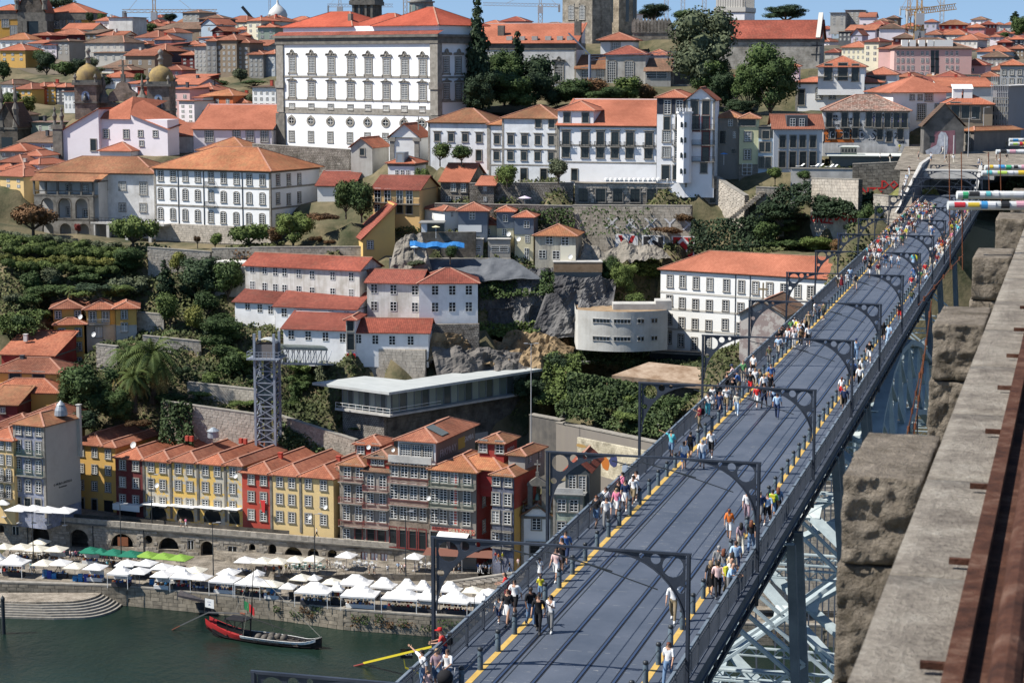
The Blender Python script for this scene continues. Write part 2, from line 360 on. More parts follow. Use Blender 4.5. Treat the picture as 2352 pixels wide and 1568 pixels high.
def bi(kind,Wd,dep,H,rh,oh,ridge=1):
 r=MB();c=MB();x0,x1,y0,y1=-oh,Wd+oh,-oh,dep+oh;z=H+.02;t=.14;k=(rh)/(min(x1-x0,y1-y0)/2)
 T=H+rh;caps=[]
 if kind=='hip':
  if Wd>=dep:
   i=(y1-y0)/2;a,b=(x0+i,(y0+y1)/2,T),(x1-i,(y0+y1)/2,T)
   fs=[[(x0,y0,z),(x1,y0,z),b,a],[(x1,y1,z),(x0,y1,z),a,b],[(x0,y1,z),(x0,y0,z),a],[(x1,y0,z),(x1,y1,z),b]]
  else:
   i=(x1-x0)/2;a,b=((x0+x1)/2,y0+i,T),((x0+x1)/2,y1-i,T)
   fs=[[(x0,y0,z),(x1,y0,z),a],[(x1,y0,z),(x1,y1,z),b,a],[(x1,y1,z),(x0,y1,z),b],[(x0,y1,z),(x0,y0,z),a,b]]
  caps=[(a,b),((x0,y0,z),a),((x0,y1,z),a if Wd>=dep else b),((x1,y0,z),b if Wd>=dep else a),((x1,y1,z),b)]
 elif kind=='hipf':
  a,b=((x0+x1)/2,y0+(x1-x0)*.42,T),((x0+x1)/2,y1,T)
  fs=[[(x0,y0,z),(x1,y0,z),a],[(x1,y0,z),(x1,y1,z),b,a],[(x0,y1,z),(x0,y0,z),a,b],[(x1,y1,z),(x0,y1,z),b]]
  caps=[(a,b),((x0,y0,z),a),((x1,y0,z),a)]
 elif kind=='pyr':
  a=((x0+x1)/2,(y0+y1)/2,T);q=[(x0,y0,z),(x1,y0,z),(x1,y1,z),(x0,y1,z)]
  fs=[[q[i],q[(i+1)%4],a]for i in range(4)];caps=[(p,a)for p in q]
 elif kind=='gable':
  m=(y0+y1)/2;fs=[[(x0,y0,z),(x1,y0,z),(x1,m,T),(x0,m,T)],[(x1,y1,z),(x0,y1,z),(x0,m,T),(x1,m,T)]];caps=[((x0,m,T),(x1,m,T))]
 elif kind=='gablef':
  m=(x0+x1)/2;fs=[[(x1,y0,z),(x1,y1,z),(m,y1,T),(m,y0,T)],[(x0,y1,z),(x0,y0,z),(m,y0,T),(m,y1,T)]];caps=[((m,y0,T),(m,y1,T))]
 elif kind=='shed':
  fs=[[(x0,y0,z),(x1,y0,z),(x1,y1,T),(x0,y1,T)]]
 elif kind=='shedl':
  fs=[[(x0,y0,T),(x1,y0,z),(x1,y1,z),(x0,y1,T)]]
 elif kind=='shedr':
  fs=[[(x0,y0,z),(x1,y0,T),(x1,y1,T),(x0,y1,z)]]
 else:
  fs=[[(x0,y0,z),(x1,y0,z),(x1,y1,z),(x0,y1,z)]]
 for f in fs:
  r.ae(f);
 if kind in('hip','hipf','pyr'):
  for a_,b_ in(((x0,y0),(x1,y0)),((x1,y0),(x1,y1)),((x1,y1),(x0,y1)),((x0,y1),(x0,y0))):
   r.ae([(*a_,z-t),(*b_,z-t),(*b_,z),(*a_,z)])
  r.ae([(x0,y1,z-t),(x1,y1,z-t),(x1,y0,z-t),(x0,y0,z-t)])
 else:
  for f in fs:
   lo=[(p[0],p[1],p[2]-t)for p in f];r.ae(lo[::-1])
   for i in range(len(f)):j=(i+1)%len(f);r.ae([lo[i],lo[j],f[j],f[i]])
 for a_,b_ in caps:c.ao((a_[0],a_[1],a_[2]+.03),(b_[0],b_[1],b_[2]+.03),.3,.12)
 return r,c
def cw(Wd,dep,H,kind,rh,under=3):
 m=MB();m.am(0,Wd,0,dep,-under,H,bottom=0)
 if kind=='gable':
  e=dep/2;T=H+rh-.05
  m.ae([(Wd,0,H),(Wd,dep,H),(Wd,e,T)]);m.ae([(0,dep,H),(0,0,H),(0,e,T)])
 if kind=='gablef':
  e=Wd/2;T=H+rh-.05
  m.ae([(0,0,H),(Wd,0,H),(e,0,T)]);m.ae([(Wd,dep,H),(0,dep,H),(e,dep,T)])
 if kind in('shedl','shedr'):
  T=H+rh-.05;xl,xr=(T,H)if kind=='shedl' else(H,T)
  m.ae([(0,0,H),(Wd,0,H),(Wd,0,xr),(0,0,xl)])if 0 else m.ae([(0,0,H),(Wd,0,H),(Wd if xr==T else 0,0,T)])
  m.ae([(Wd,dep,H),(0,dep,H),(Wd if xr==T else 0,dep,T)])
  if kind=='shedl':m.ae([(0,dep,H),(0,0,H),(0,0,T),(0,dep,T)])
  else:m.ae([(Wd,0,H),(Wd,dep,H),(Wd,dep,T),(Wd,0,T)])
 if kind=='shed':
  T=H+rh-.05
  m.ae([(Wd,0,H),(Wd,dep,H),(Wd,dep,T)]);m.ae([(0,dep,H),(0,0,H),(0,dep,T)]);m.ae([(Wd,dep,H),(0,dep,H),(0,dep,T),(Wd,dep,T)])
 return m
class House:pass
def H(name,label,c,x0,x1,yE,yB,D,ang=35,dep=10,wall='w',roof='hip',rh=3,tile='1',wins=(),auto=None,al=None,bands=(),aj=.25,oh=.5,quoin=0,chim=0,cat='house',gp=1,wm=None,under=3,rparts=None):
 a=R(ang);u0,u1,vE,vB=cu(c,x0),cu(c,x1),cv(c,yE),cv(c,yB)
 A=at(u0,vE,D);B0=at(u0,vB,D);r_=ray(u1,vE);r=r_.x/r_.y
 Wd=(r*A.y-A.x)/(math.cos(a)+r*math.sin(a));Hh=A.z-B0.z
 hs=min(Wd,dep)/2
 if roof in('hip','gable','pyr','hipf'):rh=min(rh,.2+.44*(hs if roof!='gable' else dep/2)if roof!='hipf' else.2+.24*Wd)
 elif roof=='shed':rh=min(rh,.4*dep)
 h=House();h.W,h.H,h.dep,h.c=Wd,Hh,dep,c
 h.ai=ay(name,label,cat,(A.x,A.y,B0.z),-a)
 h.inv=Matrix.Rotation(a,4,'Z')@Matrix.Translation((-A.x,-A.y,-B0.z))
 dx,dy=Vector((math.cos(a),-math.sin(a),0)),Vector((math.sin(a),math.cos(a),0));h.A,h.dx,h.dy,h.zb=Vector((A.x,A.y,B0.z)),dx,dy,B0.z
 wmx=pm(wall)
 ob('wall',cw(Wd,dep,Hh,roof,rh,under).ag('wall',[wmx]),h.ai)
 tm=TL.get(tile,tile)if isinstance(tile,str)else tile
 if roof!='none':
  rm,cm=bi(roof,Wd,dep,Hh,rh,oh)
  ro=ob('roof',rm.ag('roof',[tm]),h.ai);h.roof=ro
  if cm.v and roof!='flat':ob('ridge_tiles',cm.ag('ridge_tiles',[c5]),ro)
  if chim:
   for i in range(chim):
    x=Wd*(.25+.5*rnd.random());m=MB();m.am(-.35,.35,-.3,.3,0,1.3).am(-.42,.42,-.37,.37,1.3,1.42);ob('chimney',m.ag('chimney',[pm(rnd.choice(['g','w2','r2','k']))]),ro,loc=(x,dep*.45,Hh+rh*.55))
 if aj:ob('cornice',MB().am(-.12,Wd+.12,-.16,dep+.12,Hh-aj,Hh+.01).ag('cornice',[aE]),h.ai)
 if quoin:
  for x in(0,Wd):ob('corner_stones',MB().am(x-.35 if x else-.06,x+.06 if x else.35,-.07,.35,-1,Hh-aj-.002).ag('corner_stones',[a7]),h.ai)
 for bnd in bands:
  if isinstance(bnd,tuple):zb,th=h.loc(x0,bnd[0]).z,bnd[1]
  else:zb,th=aF(h,x0,bnd)[2],.3
  ob('string_course',MB().am(-.04,Wd+.05,-.06,dep,zb-th/2,zb+th/2).ag('string_course',[a7]),h.ai)
 for wn in wins:
  st,w,hh,y,xs=wn[:5];z=None
  for i,x in enumerate(xs):
   p=aF(h,x,y[min(i,len(y)-1)]if isinstance(y,(list,tuple))else y)
   if z is None or isinstance(y,(list,tuple)):z=p[2]
   az(h.ai,st.replace('B',''),p[0],z,w,hh)
   if len(wn)>5 and wn[5]:aK(h.ai,p[0],z-hh/2-.05,w+.9,m=wn[5]if wn[5]is not 1 else aI)
 if auto:
  nc,nr,st,w,hh=auto[:5];mt,mb_=(auto[5],auto[6])if len(auto)>5 else(.12,.12)
  for i in range(nc):
   for j in range(nr):
    az(h.ai,st,Wd*(i+.5)/nc,Hh*(mb_+(1-mt-mb_)*(j+.5)/nr),min(w,Wd/nc*.42),min(hh,Hh*(1-mt-mb_)/nr*.55))
 if al:
  nc,nr,st,w,hh=al[:5];fc=al[5]if len(al)>5 else 'R'
  for i in range(nc):
   for j in range(nr):
    az(h.ai,st,dep*(i+.5)/nc,Hh*(.12+.76*(j+.5)/nr),min(w,dep/nc*.62),hh,fc,Wd)
 if gp:
  for k in((0,0),(Wd,0),(0,dep),(Wd,dep),(Wd/2,0)):
   p=h.A+dx*k[0]+dy*k[1];bM.append((p.x,p.y,h.zb-.25))
 return h
def aF(h,x,y,plane=0,c=None):
 """sight line through (x, y) meets the facade plane; answer in the house's own frame"""
 c=c or h.c;r=ray(cu(c,x),cv(c,y));o=h.inv@Vector((0,0,bY));d=h.inv.to_3x3()@r
 k=(plane-o.y)/d.y;return o+d*k
def dR(h,x,y,c=None):
 c=c or h.c;r=ray(cu(c,x),cv(c,y));o=h.inv@Vector((0,0,bY));d=h.inv.to_3x3()@r
 k=(h.W-o.x)/d.x;return o+d*k
def Dl(c,x0,D0,ang,x,y=800):
 """distance of the point on a facade line through (x0, D0) met by the sight line at x"""
 a=R(ang);A=at(cu(c,x0),cv(c,y),D0);r_=ray(cu(c,x),cv(c,y));r=r_.x/r_.y
 w=(r*A.y-A.x)/(math.cos(a)+r*math.sin(a));return A.y-w*math.sin(a)
def a9(body,size,m,parent,loc,rot=(math.pi/2,0,0),ext=.02,name='lettering',sx=1.0,off=0.0):
 cu_=bpy.data.curves.new(name,'FONT');cu_.body=body;cu_.size=size;cu_.extrude=ext;cu_.align_x='CENTER';cu_.align_y='CENTER';cu_.offset=off;cu_.materials.append(m);cu_.resolution_u=1
 o=bpy.data.objects.new(name,cu_);col.objects.link(o);me=bpy.data.meshes.new_from_object(o.evaluated_get(bpy.context.evaluated_depsgraph_get()));bpy.data.objects.remove(o)
 o=ob(name,me,parent,loc);o.rotation_euler=rot;o.scale=(sx,1,1);return o
SB={}
def cf(l,h,v,m):
 k=(l,h,v,m.name)
 if k not in SB:
  r=random.Random(hash((l,h,v))&0xffff);b=MB();q=.03;j=lambda:r.uniform(-.02,.02)
  f=[(-l/2+q+j(),-.07+j(),q+j()),(l/2-q+j(),-.07+j(),q+j()),(l/2-q+j(),-.07+j(),h-q+j()),(-l/2+q+j(),-.07+j(),h-q+j())];g=[(-l/2+.01,0,.01),(l/2-.01,0,.01),(l/2-.01,0,h-.01),(-l/2+.01,0,h-.01)]
  b.ae(f)
  for i in range(4):n=(i+1)%4;b.ae([g[i],g[n],f[n],f[i]])
  SB[k]=b.ag('stone_block',[m])
 return SB[k]
cW=[0]
def bA(ai,Wd,z0,z1,m,L=(.7,.9,1.2),hh=.45,x0=0,single=300,hole=None,ztop=None,y=0.0,name='stone_block',seed=1,slope=0.0,near_first=1):
 """courses of blocks over a wall face in the root's frame; the largest-showing ones single, the rest one part"""
 r=random.Random(seed);bl=[]
 dN=int((z1-z0)/hh+.5);hh=(z1-z0)/max(1,dN)
 hq=round(hh,3)
 for j in range(dN):
  x=x0+(r.random()*.4 if j%2 else 0)
  while x<Wd-.3:
   l=r.choice(L);l=min(l,Wd-x)
   cx,cz=x+l/2,z0+j*hh
   if not(hole and hole(cx,cz+hh/2)):bl.append((cx,cz+slope*cx,round(l,2),r.randrange(4)))
   x+=l
 r.shuffle(bl);bl.sort(key=lambda b:0 if b[2]in L else 1)
 cG=MB()
 for i,(cx,cz,l,v)in enumerate(bl):
  if i<single and l in L:ob(name,cf(l,hq,v,m),ai,loc=(cx,y,cz));cW[0]+=1
  else:
   q=.025;f=[(cx-l/2+q,y-.07,cz+q),(cx+l/2-q,y-.07,cz+q),(cx+l/2-q,y-.07,cz+hh-q),(cx-l/2+q,y-.07,cz+hh-q)];g=[(cx-l/2,y,cz),(cx+l/2,y,cz),(cx+l/2,y,cz+hh),(cx-l/2,y,cz+hh)]
   cG.ae(f)
   for a_ in range(4):n=(a_+1)%4;cG.ae([g[a_],g[n],f[n],f[a_]])
 if cG.v:cG.aa('stonework',[m],ai,kind='stuff')
def aH(name,label,c,x0,y0,D0,x1,y1,D1,zb0,zb1=None,m=None,th=1.0,cat='wall',ak=0,L=(.7,.9,1.2),hh=.45,seed=1,aq=1,gp=1,bm=None):
 """retaining wall between two sighted top corners"""
 A,B=at(cu(c,x0),cv(c,y0),D0),at(cu(c,x1),cv(c,y1),D1);zb1=zb0 if zb1 is None else zb1
 d=Vector((B.x-A.x,B.y-A.y,0));Ln=d.length;ang=math.atan2(d.y,d.x)
 ai=ay(name,label,cat,(A.x,A.y,zb0),ang);h=A.z-zb0;h1=B.z-zb0;lo=zb1-zb0
 w=MB();w.ae([(0,0,-1),(Ln,0,lo-1),(Ln,0,h1),(0,0,h)]);w.ae([(0,0,h),(Ln,0,h1),(Ln,th,h1),(0,th,h)]);w.ae([(Ln,0,lo-1),(Ln,th,lo-1),(Ln,th,h1),(Ln,0,h1)]);w.ae([(0,th,-1),(0,0,-1),(0,0,h),(0,th,h)]);w.ae([(Ln,th,lo-1),(0,th,-1),(0,th,h),(Ln,th,h1)])
 w.aa('masonry',[m or STW],ai)
 if aq:MB().ae([(0,-.12,h),(Ln,-.12,h1),(Ln,-.12,h1+.18),(0,-.12,h+.18)]).ae([(0,-.12,h+.18),(Ln,-.12,h1+.18),(Ln,th,h1+.18),(0,th,h+.18)]).ae([(0,-.12,h),(0,0,h),(Ln,0,h1),(Ln,-.12,h1)]).aa('coping',[a7],ai)
 if ak:
  sl=(h1-h)/Ln;bA(ai,Ln,0,h,bm or m or STW,L,hh,single=ak,seed=seed,slope=sl)
 if gp:
  for k in(0,.5,1):
   p=A.lerp(B,k);bM.append((p.x,p.y-1.5,zb0+lo*k));n=Vector((-d.y,d.x,0)).normalized();bM.append((p.x+n.x*(th+2),p.y+n.y*(th+2),A.z+(B.z-A.z)*k-.3))
 return ai,Ln,h
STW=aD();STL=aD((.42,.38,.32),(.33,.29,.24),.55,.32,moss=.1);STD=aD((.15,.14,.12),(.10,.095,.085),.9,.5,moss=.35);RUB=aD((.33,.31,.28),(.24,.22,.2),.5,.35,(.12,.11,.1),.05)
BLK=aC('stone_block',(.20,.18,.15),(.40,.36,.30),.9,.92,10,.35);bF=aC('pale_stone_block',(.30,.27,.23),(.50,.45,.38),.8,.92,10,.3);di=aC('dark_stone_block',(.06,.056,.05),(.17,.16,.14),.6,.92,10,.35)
LV=aQ((.022,.042,.012),(.060,.095,.028));LV2=aQ((.038,.06,.015),(.11,.15,.04));LV3=aQ((.014,.028,.014),(.034,.058,.025));LVO=aQ((.06,.07,.035),(.12,.14,.085));LVY=aQ((.07,.085,.018),(.18,.18,.045));LVB=aQ((.05,.03,.015),(.13,.07,.03),(.06,.08,.03));IVY=aQ((.018,.035,.012),(.06,.09,.03),(.10,.07,.13))
dP=aC('bark',(.05,.04,.03),(.11,.09,.07),3,.95)
cg={}
def cC(blobs,n,ls,m,seed,core=.72,flat_=1.0):
 r=random.Random(seed);v=[];f=[]
 tot=sum(b[3]**2 for b in blobs)
 for bx,by,bz,br in blobs:
  k=int(n*br*br/tot)
  for _ in range(k):
   z=r.uniform(-1,1);a=r.uniform(0,6.283);q=math.sqrt(1-z*z);d=Vector((q*math.cos(a),q*math.sin(a),z));rad=br*(r.uniform(.72,1.0)+(r.random()**3)*.22)
   c=Vector((bx,by,bz))+Vector((d.x,d.y,d.z*flat_))*rad
   nn=(d+Vector((r.uniform(-1,1),r.uniform(-1,1),r.uniform(-.6,1)))*.9).normalized();t=nn.cross(Vector((r.uniform(-1,1),r.uniform(-1,1),r.uniform(-1,1)))).normalized();b=nn.cross(t);s=ls*r.uniform(.6,1.3);i=len(v)
   v+=[(c+t*s)[:],(c+b*s*.6)[:],(c-t*s)[:],(c-b*s*.6)[:]];f.append((i,i+1,i+2,i+3))
 for bx,by,bz,br in blobs:
  nn=6;rr=br*core
  for j in range(3):
   for i in range(nn):
    a0,a1=6.283*i/nn,6.283*(i+1)/nn;p0,p1=math.pi*j/3,math.pi*(j+1)/3
    k=len(v);v+=[(bx+rr*math.sin(p)*math.cos(a),by+rr*math.sin(p)*math.sin(a),bz+rr*flat_*math.cos(p))for p,a in((p0,a0),(p1,a0),(p1,a1),(p0,a1))];f.append((k,k+1,k+2,k+3))
 me=bpy.data.meshes.new('crown');me.from_pydata(v,[],f);me.materials.append(m);return me
def cp(kind,var,m):
 k=(kind,var,m.name)
 if k in cg:return cg[k]
 r=random.Random(var*31+len(kind));bl=[]
 if kind=='round':
  bl=[(r.uniform(-.45,.45),r.uniform(-.45,.45),r.uniform(-.35,.5),r.uniform(.32,.5))for _ in range(11)]+[(0,0,0,.62)];n,ls=2600,.075
 elif kind=='big':
  bl=[(.62*math.cos(i*2.4)*r.uniform(.5,1),.62*math.sin(i*2.4)*r.uniform(.5,1),r.uniform(-.6,.65),r.uniform(.2,.36))for i in range(24)]+[(0,0,0,.5)];n,ls=5600,.042
 elif kind=='flat':
  bl=[(.7*math.cos(i*2.4)*r.uniform(.3,1),.7*math.sin(i*2.4)*r.uniform(.3,1),r.uniform(-.08,.15),r.uniform(.22,.32))for i in range(14)];n,ls=2200,.06
 elif kind=='cone':
  bl=[(r.uniform(-.1,.1),r.uniform(-.1,.1),-.9+1.8*i/9,.34*(1-i/11)+.03)for i in range(10)];n,ls=2200,.055
 elif kind=='col':
  bl=[(r.uniform(-.05,.05),r.uniform(-.05,.05),-.9+1.8*i/8,.22)for i in range(9)];n,ls=1500,.05
 else:
  bl=[(r.uniform(-.6,.6),r.uniform(-.5,.5),r.uniform(-.1,.25),r.uniform(.25,.42))for _ in range(9)];n,ls=1700,.075
 cg[k]=cC(bl,n,ls,m,var,.7);return cg[k]
def aB(label,c,x,y,D,w,h,kind='round',m=None,trunk=.3,name='tree',cat='tree',var=None,zb=None):
 """x, y: middle of the foot; w, h overall size in the same crop units; D distance"""
 p=at(cu(c,x),cv(c,y),D);s=CR[c][2]*D/F;trunk*=.6;w,h=w*s*(1.22 if kind!='col' else 1),h*s*1.06;var=rnd.randrange(4)if var is None else var;m=m or LV
 t=ay(name,label,cat,p[:]);t.rotation_euler.z=rnd.uniform(0,6)
 th=h*trunk;ch=h-th
 o=ob('crown',cp(kind,var,m),t,loc=(0,0,th+ch/2));kx=1.0 if kind not in('cone','col')else 2.2;o.scale=(w/2*kx,w/2*kx,ch/2*(1.0 if kind!='flat' else 2.2))
 if trunk>.02:
  b=MB();r0=max(.12,w*.03);b.af((0,0,-1),(0,0,th),r0,r0*.75,7,caps=0)
  for i in range(6):
   a=i*1.05+rnd.random()*.4;e=Vector((math.cos(a)*w*.28,math.sin(a)*w*.28,th+ch*rnd.uniform(.3,.6)));b.af((0,0,th*.85),e,r0*.6,r0*.2,5,caps=0)
  b.af((0,0,th),(0,0,th+ch*.7),r0*.7,r0*.2,5,caps=0)
  b.aa('trunk',[dP],t,smooth=0)
 bM.append((p.x,p.y,p.z-.1));return t
def aW(label,c,x,y,D,w,h,m=None,kind='bush',name='bush'):
 return aB(label,c,x,y,D,w,h*1.1,kind,m,0.0,name,'bush')
def ivy(name,label,quad,n,m,depth=.5,ls=.3,seed=3,cat='plant',kind=None,hang=0):
 """creeper over a wall face: leaves standing off a four-cornered patch (world points)"""
 r=random.Random(seed);a,b,c_,d=[Vector(p)for p in quad];v=[];f=[];nn=(b-a).cross(d-a).normalized()
 org=a.copy()
 for _ in range(n):
  s,t=r.random(),r.random()
  w1=.5+.5*math.sin(s*13+seed)*math.sin(t*7+s*5+seed*2)
  if r.random()>.35+.75*w1:continue
  p=(a*(1-s)+b*s)*(1-t)+(d*(1-s)+c_*s)*t+nn*r.uniform(.05,depth)*(.5+w1)-org
  q=(nn*r.uniform(.3,1)+Vector((r.uniform(-1,1),r.uniform(-1,1),r.uniform(-.3,1)))).normalized();tt=q.cross(Vector((r.uniform(-1,1),r.uniform(-1,1),r.uniform(-1,1)))).normalized();bb=q.cross(tt);z=ls*r.uniform(.6,1.3);i=len(v)
  v+=[(p+tt*z)[:],(p+bb*z*.7)[:],(p-tt*z)[:],(p-bb*z*.7)[:]];f.append((i,i+1,i+2,i+3))
 me=bpy.data.meshes.new('creeper');me.from_pydata(v,[],f);me.materials.append(m);o=ob(name,me,None,loc=org[:])
 if kind:o['kind']=kind
 else:tag(o,label,cat)
 return o
PV={}
def b8(pose,fem,child):
 J=dict(pel=(0,0,.95),spi=(0,.01,1.12),che=(0,0,1.32),nec=(0,.01,1.49),hed=(0,-.01,1.60),top=(0,-.005,1.70))
 sh=.165 if fem else.19;hp=.095
 dK={'stand':0,'walk':.30,'walk2':-.30,'lean':.06,'phone':.12,'wave':.1,'push':.28}[pose]
 for s,n in((-1,'l'),(1,'r')):
  g=dK*s
  J['sh'+n]=(sh*s,0,1.41);J['hi'+n]=(hp*s,0,.90)
  J['kn'+n]=(hp*s*1.05,-g*.5-.03,.50+abs(g)*.02);J['an'+n]=(hp*s*1.0,-g*1.05+(.10 if g<0 else 0),.09+(.05 if g<0 else 0));J['to'+n]=(hp*s*1.15,J['an'+n][1]-.17,.03)
  if pose=='lean':e,h=(sh*s*1.35,-.20,1.17),(sh*s*.9,-.45,1.13)
  elif pose=='push':e,h=(sh*s*1.3,-.12,1.16),(sh*s*1.1,-.42,1.08)
  elif pose=='phone' and s>0:e,h=(sh*1.25,-.05,1.15),(sh*.5,-.33,1.33)
  elif pose=='wave' and s<0:e,h=(-sh*2.3,-.05,1.50),(-sh*3.6,-.12,1.62)
  else:e,h=(sh*s*1.35,g*.28+.03,1.14),(sh*s*1.4,g*.75-.04,.90)
  J['el'+n]=e;J['wr'+n]=h;d=(Vector(h)-Vector(e)).normalized()*.10;J['ha'+n]=tuple(Vector(h)+d)
 if pose=='lean':
  for k in('che','nec','hed','top','shl','shr'):x,y,z=J[k];J[k]=(x,y-(z-.95)*.28,z-.03)
 E=[('pel','spi'),('spi','che'),('che','nec'),('nec','hed'),('hed','top')]
 for n in 'lr':E+=[('che','sh'+n),('sh'+n,'el'+n),('el'+n,'wr'+n),('wr'+n,'ha'+n),('pel','hi'+n),('hi'+n,'kn'+n),('kn'+n,'an'+n),('an'+n,'to'+n)]
 w=.88 if fem else 1
 Rd=dict(pel=(.145,.11),spi=(.125*w,.095),che=(.165*w,.115),nec=(.058,.058),hed=(.082,.095),top=(.07,.085))
 for n in 'lr':Rd.update({'sh'+n:(.062,.062),'el'+n:(.044,.044),'wr'+n:(.03,.03),'ha'+n:(.042,.024),'hi'+n:(.092,.092),'kn'+n:(.062,.062),'an'+n:(.043,.043),'to'+n:(.042,.03)})
 return J,E,Rd
REG={'pel':'hip','spi':'tor','che':'tor','nec':'hed','hed':'hed','top':'hed'}
def bP(pose,fem,child):
 k=(pose,fem,child)
 if k in PV:return PV[k]
 J,E,Rd=b8(pose,fem,child);cM=list(J);idx={n:i for i,n in enumerate(cM)}
 me=bpy.data.meshes.new('tmp');me.from_pydata([J[n]for n in cM],[(idx[a],idx[b])for a,b in E],[])
 o=bpy.data.objects.new('tmp',me);col.objects.link(o);md=o.modifiers.new('Skin','SKIN');md.use_smooth_shade=1
 for i,n in enumerate(cM):sv=me.skin_vertices[0].data[i];sv.radius=Rd[n];sv.use_root=(n=='pel')
 sb=o.modifiers.new('Sub','SUBSURF');sb.levels=1;sb.render_levels=1
 dg=bpy.context.evaluated_depsgraph_get();ev=o.evaluated_get(dg);m2=bpy.data.meshes.new_from_object(ev);bpy.data.objects.remove(o)
 V=np.array([v.co[:]for v in m2.vertices]);Fc=[tuple(p.vertices)for p in m2.polygons]
 seg=[]
 for a,b in E:
  n=b[:2]if b not in REG else None
  reg={'pel':'hip','spi':'tor','che':'tor','nec':'nck','hed':'hed','top':'hed'}.get(b)or{'sh':'tor','el':'uar','wr':'far','ha':'han','hi':'hip','kn':'thi','an':'shi','to':'foo'}[n]
  if b=='spi':reg='hip2'
  seg.append((np.array(J[a]),np.array(J[b]),reg))
 cen=np.array([V[list(f)].mean(0)for f in Fc]);dM=np.full(len(Fc),9e9);lab=['']*len(Fc)
 for a,b,reg in seg:
  d=b-a;t=np.clip(((cen-a)@d)/(d@d),0,1);dist=np.linalg.norm(cen-(a+t[:,None]*d),axis=1)
  for i in np.nonzero(dist<dM)[0]:dM[i]=dist[i];lab[i]=reg
 NV=np.array([v.normal[:]for v in m2.vertices])
 if child:V=V*.62;V[:,2]*=1.0
 PV[k]=(V,NV,Fc,lab,cen,J);return PV[k]
PM={}
def bD(kind,key,regs,inflate,m=None,extra=None):
 k=(kind,key)
 if k in PM:return PM[k]
 V,NV,Fc,lab,cen,J=bP(*key[:3]);sel=[i for i,l in enumerate(lab)if(regs is None or l in regs)]
 if kind=='hair':sel=[i for i in sel if cen[i][2]>1.61+(cen[i][1]+.03)*-.9 or cen[i][1]>.045]
 dq=sorted({j for i in sel for j in Fc[i]});mp={j:n for n,j in enumerate(dq)}
 VV=V[dq]+NV[dq]*inflate;fs=[tuple(mp[j]for j in Fc[i])for i in sel];vv=VV.tolist();n0=len(vv)
 sc_=.62 if key[2]else 1.0
 if extra:
  ev,ef=extra(J,sc_);ef=[tuple(i+n0 for i in f)for f in ef];vv+=ev;fs+=ef
 me=bpy.data.meshes.new(kind);me.from_pydata(vv,[],fs);me.polygons.foreach_set('use_smooth',[1]*len(fs));me.materials.append(m);PM[k]=me;return me
def cX(J,s):
 v=[];f=[]
 for n,sg in(('l',-1),('r',1)):
  w,h=Vector(J['wr'+n]),Vector(J['ha'+n]);d=(h-w).normalized();side=d.cross(Vector((sg,.2,.1))).normalized()
  for i in range(5):
   L=(.05,.075,.085,.078,.06)[i];aY=h+side*(i-2.2)*.02+d*(.02 if i else-.045);dd=(d+side*(-.8 if i==0 else 0)+Vector((0,-.25,0))).normalized();x=dd.cross(side).normalized()*.008;y=dd.cross(x).normalized()*.008;e=aY+dd*L
   k=len(v);v+=[((p+a*x+b*y)*s)[:]for p,r_ in((aY,1),(e,.7))for a,b in((-r_,-r_),(r_,-r_),(r_,r_),(-r_,r_))]
   f+=[(k+q,k+(q+1)%4,k+4+(q+1)%4,k+4+q)for q in range(4)]+[(k+4,k+5,k+6,k+7)]
 hd=Vector(J['hed']);k=len(v);v+=[((hd+Vector(p))*s)[:]for p in((-.013,-.082,.0),(.013,-.082,.0),(0,-.112,.005),(0,-.085,.045))];f+=[(k,k+1,k+2),(k+1,k+3,k+2),(k+3,k,k+2)]
 return v,f
def bS(z0,fl):
 def g(J,s):
  v=[];f=[];n=12;pz=[(1.02,.13),(.92,.165),(.75,.185+fl*.3),(z0,.20+fl)]
  for z,r_ in pz:v+=[(r_*math.cos(6.283*i/n)*s,r_*.85*math.sin(6.283*i/n)*s,z*s)for i in range(n)]
  for k in range(3):f+=[(k*n+i,k*n+(i+1)%n,(k+1)*n+(i+1)%n,(k+1)*n+i)for i in range(n)]
  return v,f
 return g
def cR(J,s):
 v=[];f=[];n=8;h=Vector(J['hed']);o=h-Vector((0,-.06,0));pz=[(.10,.06,-.01),(.05,.095,.02),(-.08,.105,.035),(-.22,.11,.05),(-.30,.06,.05)]
 for z,r_,y in pz:v+=[((o.x+r_*math.cos(6.283*i/n))*s,(o.y+y+r_*.55*math.sin(6.283*i/n))*s,(o.z+z)*s)for i in range(n)]
 for k in range(4):f+=[(k*n+i,k*n+(i+1)%n,(k+1)*n+(i+1)%n,(k+1)*n+i)for i in range(n)]
 f.append(tuple(range(4*n,5*n)));return v,f
CLC=dict(white=(.72,.72,.71),black=(.02,.02,.022),navy=(.03,.045,.10),blue=(.07,.14,.32),light_blue=(.38,.52,.68),red=(.5,.03,.03),pink=(.65,.2,.3),grey=(.2,.2,.2),green=(.12,.3,.12),lime=(.35,.7,.12),yellow=(.6,.55,.05),orange=(.65,.17,.04),beige=(.5,.42,.32),brown=(.14,.09,.05),denim=(.14,.22,.34),turquoise=(.12,.5,.55),maroon=(.16,.02,.03),olive=(.10,.11,.06),khaki=(.24,.19,.12),pale_pink=(.68,.48,.45),cream=(.62,.58,.48),striped_red=(.5,.06,.05),patterned=(.35,.25,.28))
dC=[(.42,.24,.16),(.34,.18,.11),(.5,.31,.22),(.16,.08,.05)]
def aX(c):return au('cloth_'+c,CLC[c],.85,0,.1)
def ca(i):return au('skin',dC[i%4],.6,0,.3)
cF=dict(dark=(.015,.011,.009),brown=(.06,.03,.018),fair=(.28,.19,.10),grey=(.28,.27,.26),auburn=(.14,.045,.02))
